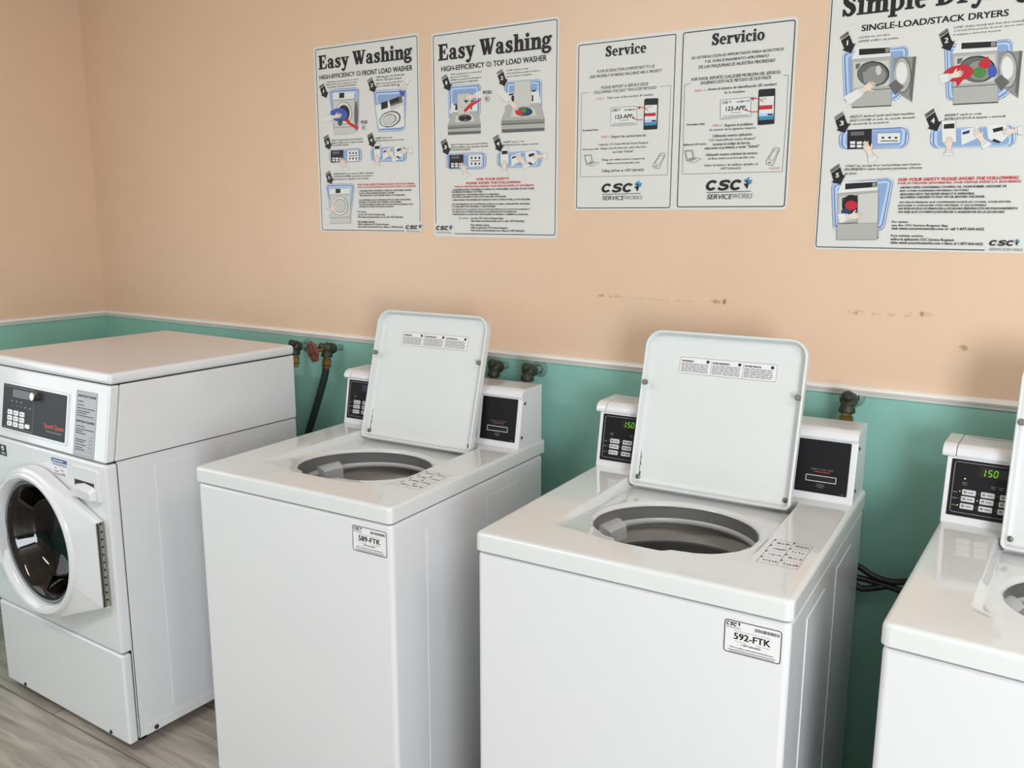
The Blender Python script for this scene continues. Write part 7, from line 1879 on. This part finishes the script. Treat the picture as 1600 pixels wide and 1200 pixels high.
    mb.box(0.120, -0.065, 0.508, 0.163, -0.058, 0.646, M['gasket'], 0.003, 2)
    mb.build('door_handle', door)

    # detergent drawer, top right of the front
    ff = flat_frame((0, 0.0, 0), (1, 0, 0), (0, 0, 1), 0.0)
    mb = MB()
    slab(mb, ff, 0.522, 0.762, 0.660, 0.857, 0.006, M['enamel'], 0.008)
    dr = mb.build('detergent_drawer', t, 30)
    mb = MB()
    rect(mb, ff, 0.542, 0.790, 0.640, 0.818, M['gap'], 0.0064)
    a = [(0.538, -0.0062, 0.770), (0.645, -0.0062, 0.770), (0.645, -0.0062, 0.800), (0.635, -0.0065, 0.808), (0.592, -0.0065, 0.813), (0.550, -0.0065, 0.804), (0.538, -0.0062, 0.796)]
    bq = [(0.543, -0.022, 0.773), (0.640, -0.022, 0.773), (0.640, -0.022, 0.790), (0.632, -0.024, 0.797), (0.592, -0.026, 0.801), (0.553, -0.024, 0.793), (0.543, -0.022, 0.787)]
    mb.loops([a, bq], M['enamel'], False, True)
    mb.build('drawer_pull', dr, 30)

    # control panel on the sloping fascia
    sl = Vector((0, FT, HF - Z1)).normalized()
    fu = flat_frame((0, 0, Z1), (1, 0, 0), sl, 0.0003)
    mb = MB()
    slab(mb, fu, 0.139, 0.026, 0.502, 0.176, 0.004, M['enamel'], 0.003)
    mb.build('panel_frame', t, 30)
    f4 = lambda a, b, k=0.0: fu(a, b, 0.004 + k)
    mb = MB()
    slab(mb, f4, 0.146, 0.033, 0.495, 0.169, 0.0012, M['charcoal'], 0.002)
    rect(mb, f4, 0.3215, 0.038, 0.3225, 0.164, M['line'], 0.0014)
    rect(mb, f4, 0.155, 0.038, 0.3215, 0.039, M['line'], 0.0014)
    rect(mb, f4, 0.155, 0.163, 0.3215, 0.164, M['line'], 0.0014)
    for k in range(5):
        rect(mb, f4, 0.196 + k * 0.026, 0.119 - (k > 2) * 0.012, 0.204 + k * 0.026, 0.122 - (k > 2) * 0.012, M['line'], 0.0014)
        rect(mb, f4, 0.196 + k * 0.024, 0.106, 0.210 + k * 0.024, 0.1075, M['dimtext'], 0.0014)
    put_text(mb, 'Speed Queen', 0.386, 0.490, 0.064, 0.014, M['print_red'], lambda a, b: f4(a, b, 0.0014), 1)
    put_text(mb, 'Commercial Laundry', 0.398, 0.478, 0.052, 0.0065, M['line'], lambda a, b: f4(a, b, 0.0014))
    pan = mb.build('control_panel', t, 0)
    mb = MB()
    slab(mb, lambda a, b, k=0.0: f4(a, b, 0.0012 + k), 0.203, 0.133, 0.298, 0.157, 0.001, M['dimtext'], 0.001)
    mb.build('display', pan, 0)
    for r_ in range(3):
        for c_ in range(3):
            mb = MB()
            bx, bz = 0.181 + c_ * 0.0345, (0.0785, 0.0610, 0.0435)[r_]
            slab(mb, lambda a, b, k=0.0: f4(a, b, 0.0012 + k), bx, bz, bx + 0.025, bz + 0.0145, 0.003, M['buttonw'], 0.002)
            rect(mb, f4, bx + 0.004, bz + 0.006, bx + 0.020, bz + 0.009, M['line'], 0.0043)
            mb.build('button', pan, 40)
    mb = MB()
    slab(mb, lambda a, b, k=0.0: f4(a, b, 0.0012 + k), 0.283, 0.047, 0.307, 0.060, 0.003, M['buttonw'], 0.005)
    mb.build('button', pan, 40)
    n = Vector((1, 0, 0)).cross(sl)
    ax = Matrix.Translation(f4(0.341, 0.149, 0.001)) @ n.to_track_quat('Z', 'Y').to_matrix().to_4x4()
    mb = MB()
    mb.lathe([(0.012, 0), (0.012, 0.006), (0.0135, 0.007), (0.0135, 0.016), (0.0115, 0.018)], M['screw'], ax, 24, False, False)
    mb.lathe([(0.0116, 0.018), (0.001, 0.0182)], M['buttonw'], ax, 24, False, True)
    mb.build('key_lock', pan)
    # stickers
    mb = MB()
    slab(mb, fu, 0.535, 0.005, 0.640, 0.192, 0.0005, M['stickerg'], 0.002)
    fk = lambda a, b: fu(a, b, 0.0008)
    outline(mb, fu, 0.538, 0.008, 0.637, 0.189, 0.0006, M['inkg'], 0.0007, 0.001)
    put_text(mb, 'INSTRUCTIONS', 0.546, 0.632, 0.174, 0.0065, M['ink'], fk, 2)
    put_text(mb, 'INSTRUCCIONES', 0.543, 0.632, 0.102, 0.0065, M['ink'], fk, 2)
    rect(mb, fu, 0.538, 0.116, 0.637, 0.1168, M['inkg'], 0.0008)
    for zz, ww in ((0.160, 0.03), (0.150, 0.03), (0.141, 0.085), (0.133, 0.06), (0.127, 0.045), (0.120, 0.08), (0.090, 0.04), (0.082, 0.085), (0.076, 0.03), (0.070, 0.05), (0.052, 0.05), (0.046, 0.04), (0.038, 0.05), (0.030, 0.035), (0.024, 0.045)):
        px = 0.544
        while px < 0.544 + ww:
            w_ = random.uniform(0.005, 0.014)
            rect(mb, fu, px, zz, min(px + w_, 0.546 + ww), zz + 0.0026, M['ink'], 0.0008)
            px += w_ + 0.0016
    outline(mb, fu, 0.541, 0.011, 0.634, 0.022, 0.0005, M['inkg'], 0.0008, 0.001)
    for k in range(4):
        outline(mb, fu, 0.610, 0.024 + k * 0.011, 0.628, 0.033 + k * 0.011, 0.0006, M['ink'], 0.0008, 0.003)
    mb.build('instruction_sticker', t, 0)
    fl = flat_frame((0, 0, 0), (1, 0, 0), (0, 0, 1), 0.0003)
    mb = MB()
    slab(mb, fl, 0.085, 0.821, 0.159, 0.856, 0.0005, M['ink'], 0.001)
    cc = [fl(0.139 + 0.009 * math.cos(2 * PI * j / 20), 0.845 + 0.008 * math.sin(2 * PI * j / 20), 0.0008) for j in range(20)]
    mb.add(cc, [list(range(20))], M['sticker'])
    put_text(mb, 'e', 0.135, 0.143, 0.8415, 0.007, M['ink'], lambda a, b: fl(a, b, 0.0012), 2)
    rect(mb, fl, 0.128, 0.825, 0.152, 0.833, M['line'], 0.0008)
    rect(mb, fl, 0.09, 0.828, 0.120, 0.848, M['line'], 0.0008)
    mb.build('rating_sticker', t, 0)
    mb = MB()
    slab(mb, fl, 0.417, 0.808, 0.501, 0.861, 0.0005, M['sticker'], 0.001)
    rect(mb, fl, 0.418, 0.849, 0.500, 0.8605, M['blueink'], 0.0007)
    rect(mb, fl, 0.425, 0.853, 0.480, 0.856, M['sticker'], 0.0009)
    for zz in (0.844, 0.840):
        rect(mb, fl, 0.421, zz, 0.497, zz + 0.002, M['blueink'], 0.0007)
    for px, zz, ww in ((0.430, 0.829, 0.012), (0.462, 0.826, 0.018), (0.430, 0.820, 0.025), (0.465, 0.817, 0.02), (0.424, 0.812, 0.065)):
        rect(mb, fl, px, zz, px + ww, zz + 0.003, M['inkg'], 0.0007)
    mb.build('notice_sticker', t, 0)
    return t


front_load_washer()


# ------------------------------------------------------------------ water valves, hose, cord
def hose_valve(x, z, label, wheel=None, out=0.072, flange=True, tilt=0.0, grp='water valves on the teal wall'):
    t = thing('hose_valve', label, 'valve', (x, 0, z), 0, grp)
    mb = MB()
    if flange:
        mb.lathe([(0.026, 0), (0.024, 0.004), (0.014, 0.007)], M['copper'], Matrix.Rotation(PI / 2, 4, 'X'), 24, True, False)
    mb.lathe([(0.011, 0.004), (0.011, 0.035), (0.015, 0.036), (0.015, 0.046)], M['copper'], Matrix.Rotation(PI / 2, 4, 'X'), 20, False, True)
    mb.build('wall_pipe', t)
    mb = MB()
    mb.tube(spline([(0, -0.040, 0), (0, -out + 0.008, 0.002), (0, -out, -0.008), (0, -out - 0.003, -0.026)], 6), [0.017 + 0.003 * math.sin(i * 0.5) for i in range(19)], M['valve'], 16)
    mb.lathe([(0.013, -0.012), (0.020, -0.008), (0.020, 0.010), (0.014, 0.016), (0.012, 0.030), (0.008, 0.034)], M['valve'],
             Matrix.Translation((0, -out + 0.004, 0.004)) @ (Vector((-0.75, -0.55, 0.25)) if wheel else Vector((0.1, -0.8, 0.6))).to_track_quat('Z', 'Y').to_matrix().to_4x4(), 8, True, True)
    mb.build('valve_body', t, 30)
    mb = MB()
    bx = Matrix.Translation((0, -out - 0.003, -0.026)) @ Matrix.Rotation(tilt, 4, 'Y')
    mb.lathe([(0.013, 0.002), (0.013, -0.006), (0.0165, -0.008), (0.0165, -0.026), (0.013, -0.028), (0.018, -0.030), (0.018, -0.034), (0.012, -0.036), (0.012, -0.045)], M['brass'], bx, 6, True, True)
    mb.build('hose_coupling', t, 20)
    if wheel:
        d = Vector(wheel).normalized()
        o = Vector((0, -out + 0.004, 0.004)) + d * 0.058
        ax = Matrix.Translation(o) @ d.to_track_quat('Z', 'Y').to_matrix().to_4x4()
        mb = MB()
        n = 70
        lps = []
        for h, k in ((-0.007, 0.86), (-0.004, 1.0), (0.004, 1.0), (0.007, 0.86), (0.005, 0.72), (-0.005, 0.72)):
            lps.append([ax @ Vector(((0.035 + 0.003 * math.cos(7 * 2 * PI * j / n)) * k * math.cos(2 * PI * j / n), (0.035 + 0.003 * math.cos(7 * 2 * PI * j / n)) * k * math.sin(2 * PI * j / n), h)) for j in range(n)])
        lps.append(lps[0])
        mb.loops(lps, M['wheel'])
        for k in range(4):
            a = k * PI / 2 + 0.4
            mb.tube([ax @ Vector((0, 0, 0)), ax @ Vector((0.025 * math.cos(a), 0.025 * math.sin(a), 0))], 0.0055, M['wheel'], 8)
        mb.lathe([(0.010, -0.008), (0.010, 0.006), (0.005, 0.010)], M['wheel'], ax, 14, True, True)
        mb.build('hand_wheel', t, 40)
        MB().tube([Vector((0, -out + 0.004, 0.004)) + d * 0.02, o + d * 0.008], 0.006, M['brass'], 10).build('valve_stem', t)
    return t


hose_valve(-4.672, 1.094, 'corroded valve with rusty red hand wheel right of the front-load washer', (-0.30, -0.94, -0.12), 0.072, False, 0.10)
hose_valve(-4.845, 1.085, 'dark valve half hidden behind the front-load washer corner', None, 0.060, True)
hose_valve(-3.968, 1.096, 'tarnished valve beside the lid edge of the washer tagged 589-FTK', None, 0.072, False)
hose_valve(-3.846, 1.096, 'tarnished valve above the right end of the 589-FTK control box', None, 0.072, True)
hose_valve(-2.932, 1.112, 'weathered valve with brass coupling above the 592-FTK control box', None, 0.072, True)
o = MB().tube(spline([(-4.676, -0.076, 1.030), (-4.690, -0.076, 0.985), (-4.735, -0.075, 0.88), (-4.785, -0.072, 0.77), (-4.83, -0.07, 0.62), (-4.86, -0.07, 0.40), (-4.87, -0.075, 0.02)], 8), 0.0125, M['hose'], 14).build('supply_hose')
o['label'] = 'black rubber hose hanging from the red-wheeled valve down the teal wall'
o['category'] = 'hose'
mb = MB()
pts1 = [(-3.10, -0.05, 0.745), (-2.96, -0.055, 0.722), (-2.885, -0.06, 0.700), (-2.840, -0.06, 0.680), (-2.80, -0.05, 0.672), (-2.76, -0.045, 0.680), (-2.66, -0.05, 0.70), (-2.55, -0.05, 0.74)]
mb.tube(spline(pts1, 8), 0.0078, M['cord'], 12)
pts2 = [(-2.805, -0.046, 0.660), (-2.835, -0.060, 0.652), (-2.872, -0.070, 0.646), (-2.892, -0.066, 0.668), (-2.878, -0.060, 0.668), (-2.840, -0.055, 0.664), (-2.79, -0.05, 0.655), (-2.74, -0.05, 0.64), (-2.66, -0.05, 0.55)]
mb.tube(spline(pts2, 8), 0.0078, M['cord'], 12)
o = mb.build('power_cord')
o['label'] = 'black power cord looped on the teal wall between the two right washers'
o['category'] = 'cord'


# ------------------------------------------------------------------ wall posters
def wall_poster(key, x, z, w, h, label):
    t = thing('wall_poster', label, 'poster', (x, 0, z), 0, 'instruction posters on the peach wall')
    mb = MB()
    a = rrect(0, 0, w, h, 0.010, 5)
    mb.loops([[(p, -0.0002, q) for p, q in a], [(p, -0.0016, q) for p, q in a]], M['board'], True, True)
    mb.build('board', t, 0)
    parts = dict(lettering=MB(), border=MB())
    figures = []
    for i, op in enumerate(PRINT[key]):
        y = -0.0020 - i * 0.00001
        fr = lambda a_, b_: (a_ / 1000, y, b_ / 1000)
        if op[0] == 's':
            mb = MB()
            put_headline(mb, op[1], op[2], op[3], op[4], op[5], PM[op[6]], fr)
            mb.build('headline', t, 0)
        elif op[0] == 'c':
            put_wordmark(parts['lettering'], op[1], op[2], op[3], op[4], op[5], PM[op[6]], fr)
        elif op[0] == 't':
            put_text(parts['lettering'], op[1], op[2], op[3], op[4], op[5], PM[op[6]], fr, op[7], op[8], 1 if op[5] < 7 else 3)
        elif op[0] == 'p':
            figures.append((op[3], [([fr(*q) for q in op[3]], [list(range(len(op[3])))])], PM[op[1]]))
        else:
            hw = op[3] / 2
            pts = [Vector(q) for q in op[4]]
            closed = (pts[0] - pts[-1]).length < 1e-4
            L_, R_ = [], []
            n = len(pts)
            for j in range(n):
                pa = pts[j - 1] if j else (pts[-2] if closed else pts[0])
                pb = pts[j + 1] if j < n - 1 else (pts[1] if closed else pts[-1])
                d1, d2 = pts[j] - pa, pb - pts[j]
                d1 = d1.normalized() if d1.length > 1e-6 else d2.normalized()
                d2 = d2.normalized() if d2.length > 1e-6 else d1
                tt = (d1 + d2).normalized() if (d1 + d2).length > 1e-6 else d1
                nn = Vector((-tt.y, tt.x)) * hw / max(0.5, tt.dot(d1))
                L_.append(pts[j] + nn)
                R_.append(pts[j] - nn)
            quads = [([fr(*L_[j]), fr(*L_[j + 1]), fr(*R_[j + 1]), fr(*R_[j])], [[0, 1, 2, 3]]) for j in range(n - 1)]
            if op[3] > 2 or max(q[1] for q in op[4]) - min(q[1] for q in op[4]) > 200:
                for q in quads:
                    parts['border'].add(*q, PM[op[1]])
            else:
                figures.append((op[4], quads, PM[op[1]]))
    # printed figures that touch one another make one illustration
    boxes = [(min(q[0] for q in pts) - 0.5, min(q[1] for q in pts) - 0.5, max(q[0] for q in pts) + 0.5, max(q[1] for q in pts) + 0.5) for pts, _, _ in figures]
    root = list(range(len(figures)))

    def find(k):
        while root[k] != k:
            k = root[k]
        return k
    for i in range(len(figures)):
        for j in range(i):
            A_, B_ = boxes[i], boxes[j]
            if A_[0] < B_[2] and B_[0] < A_[2] and A_[1] < B_[3] and B_[1] < A_[3]:
                root[find(i)] = find(j)
    groups = {}
    for k in range(len(figures)):
        groups.setdefault(find(k), MB())
        for q in figures[k][1]:
            groups[find(k)].add(*q, figures[k][2])
    for mbp in groups.values():
        mbp.build('illustration', t, 0)
    for nm, mbp in parts.items():
        if mbp.v:
            mbp.build(nm, t, 0)
    return t


wall_poster('P1', -4.753, 1.499, 0.457, 0.6135, 'white poster headed Easy Washing about the front load washer, leftmost on the wall')
wall_poster('P2', -4.247, 1.4875, 0.456, 0.6165, 'white poster headed Easy Washing about the top load washer, second from left')
wall_poster('P3', -3.736, 1.570, 0.610, 0.459, 'wide white poster in two columns headed Service and Servicio')
wall_poster('P4', -3.054, 1.474, 0.457, 0.612, 'white poster headed Simple Drying, cut by the top right corner of the photo')
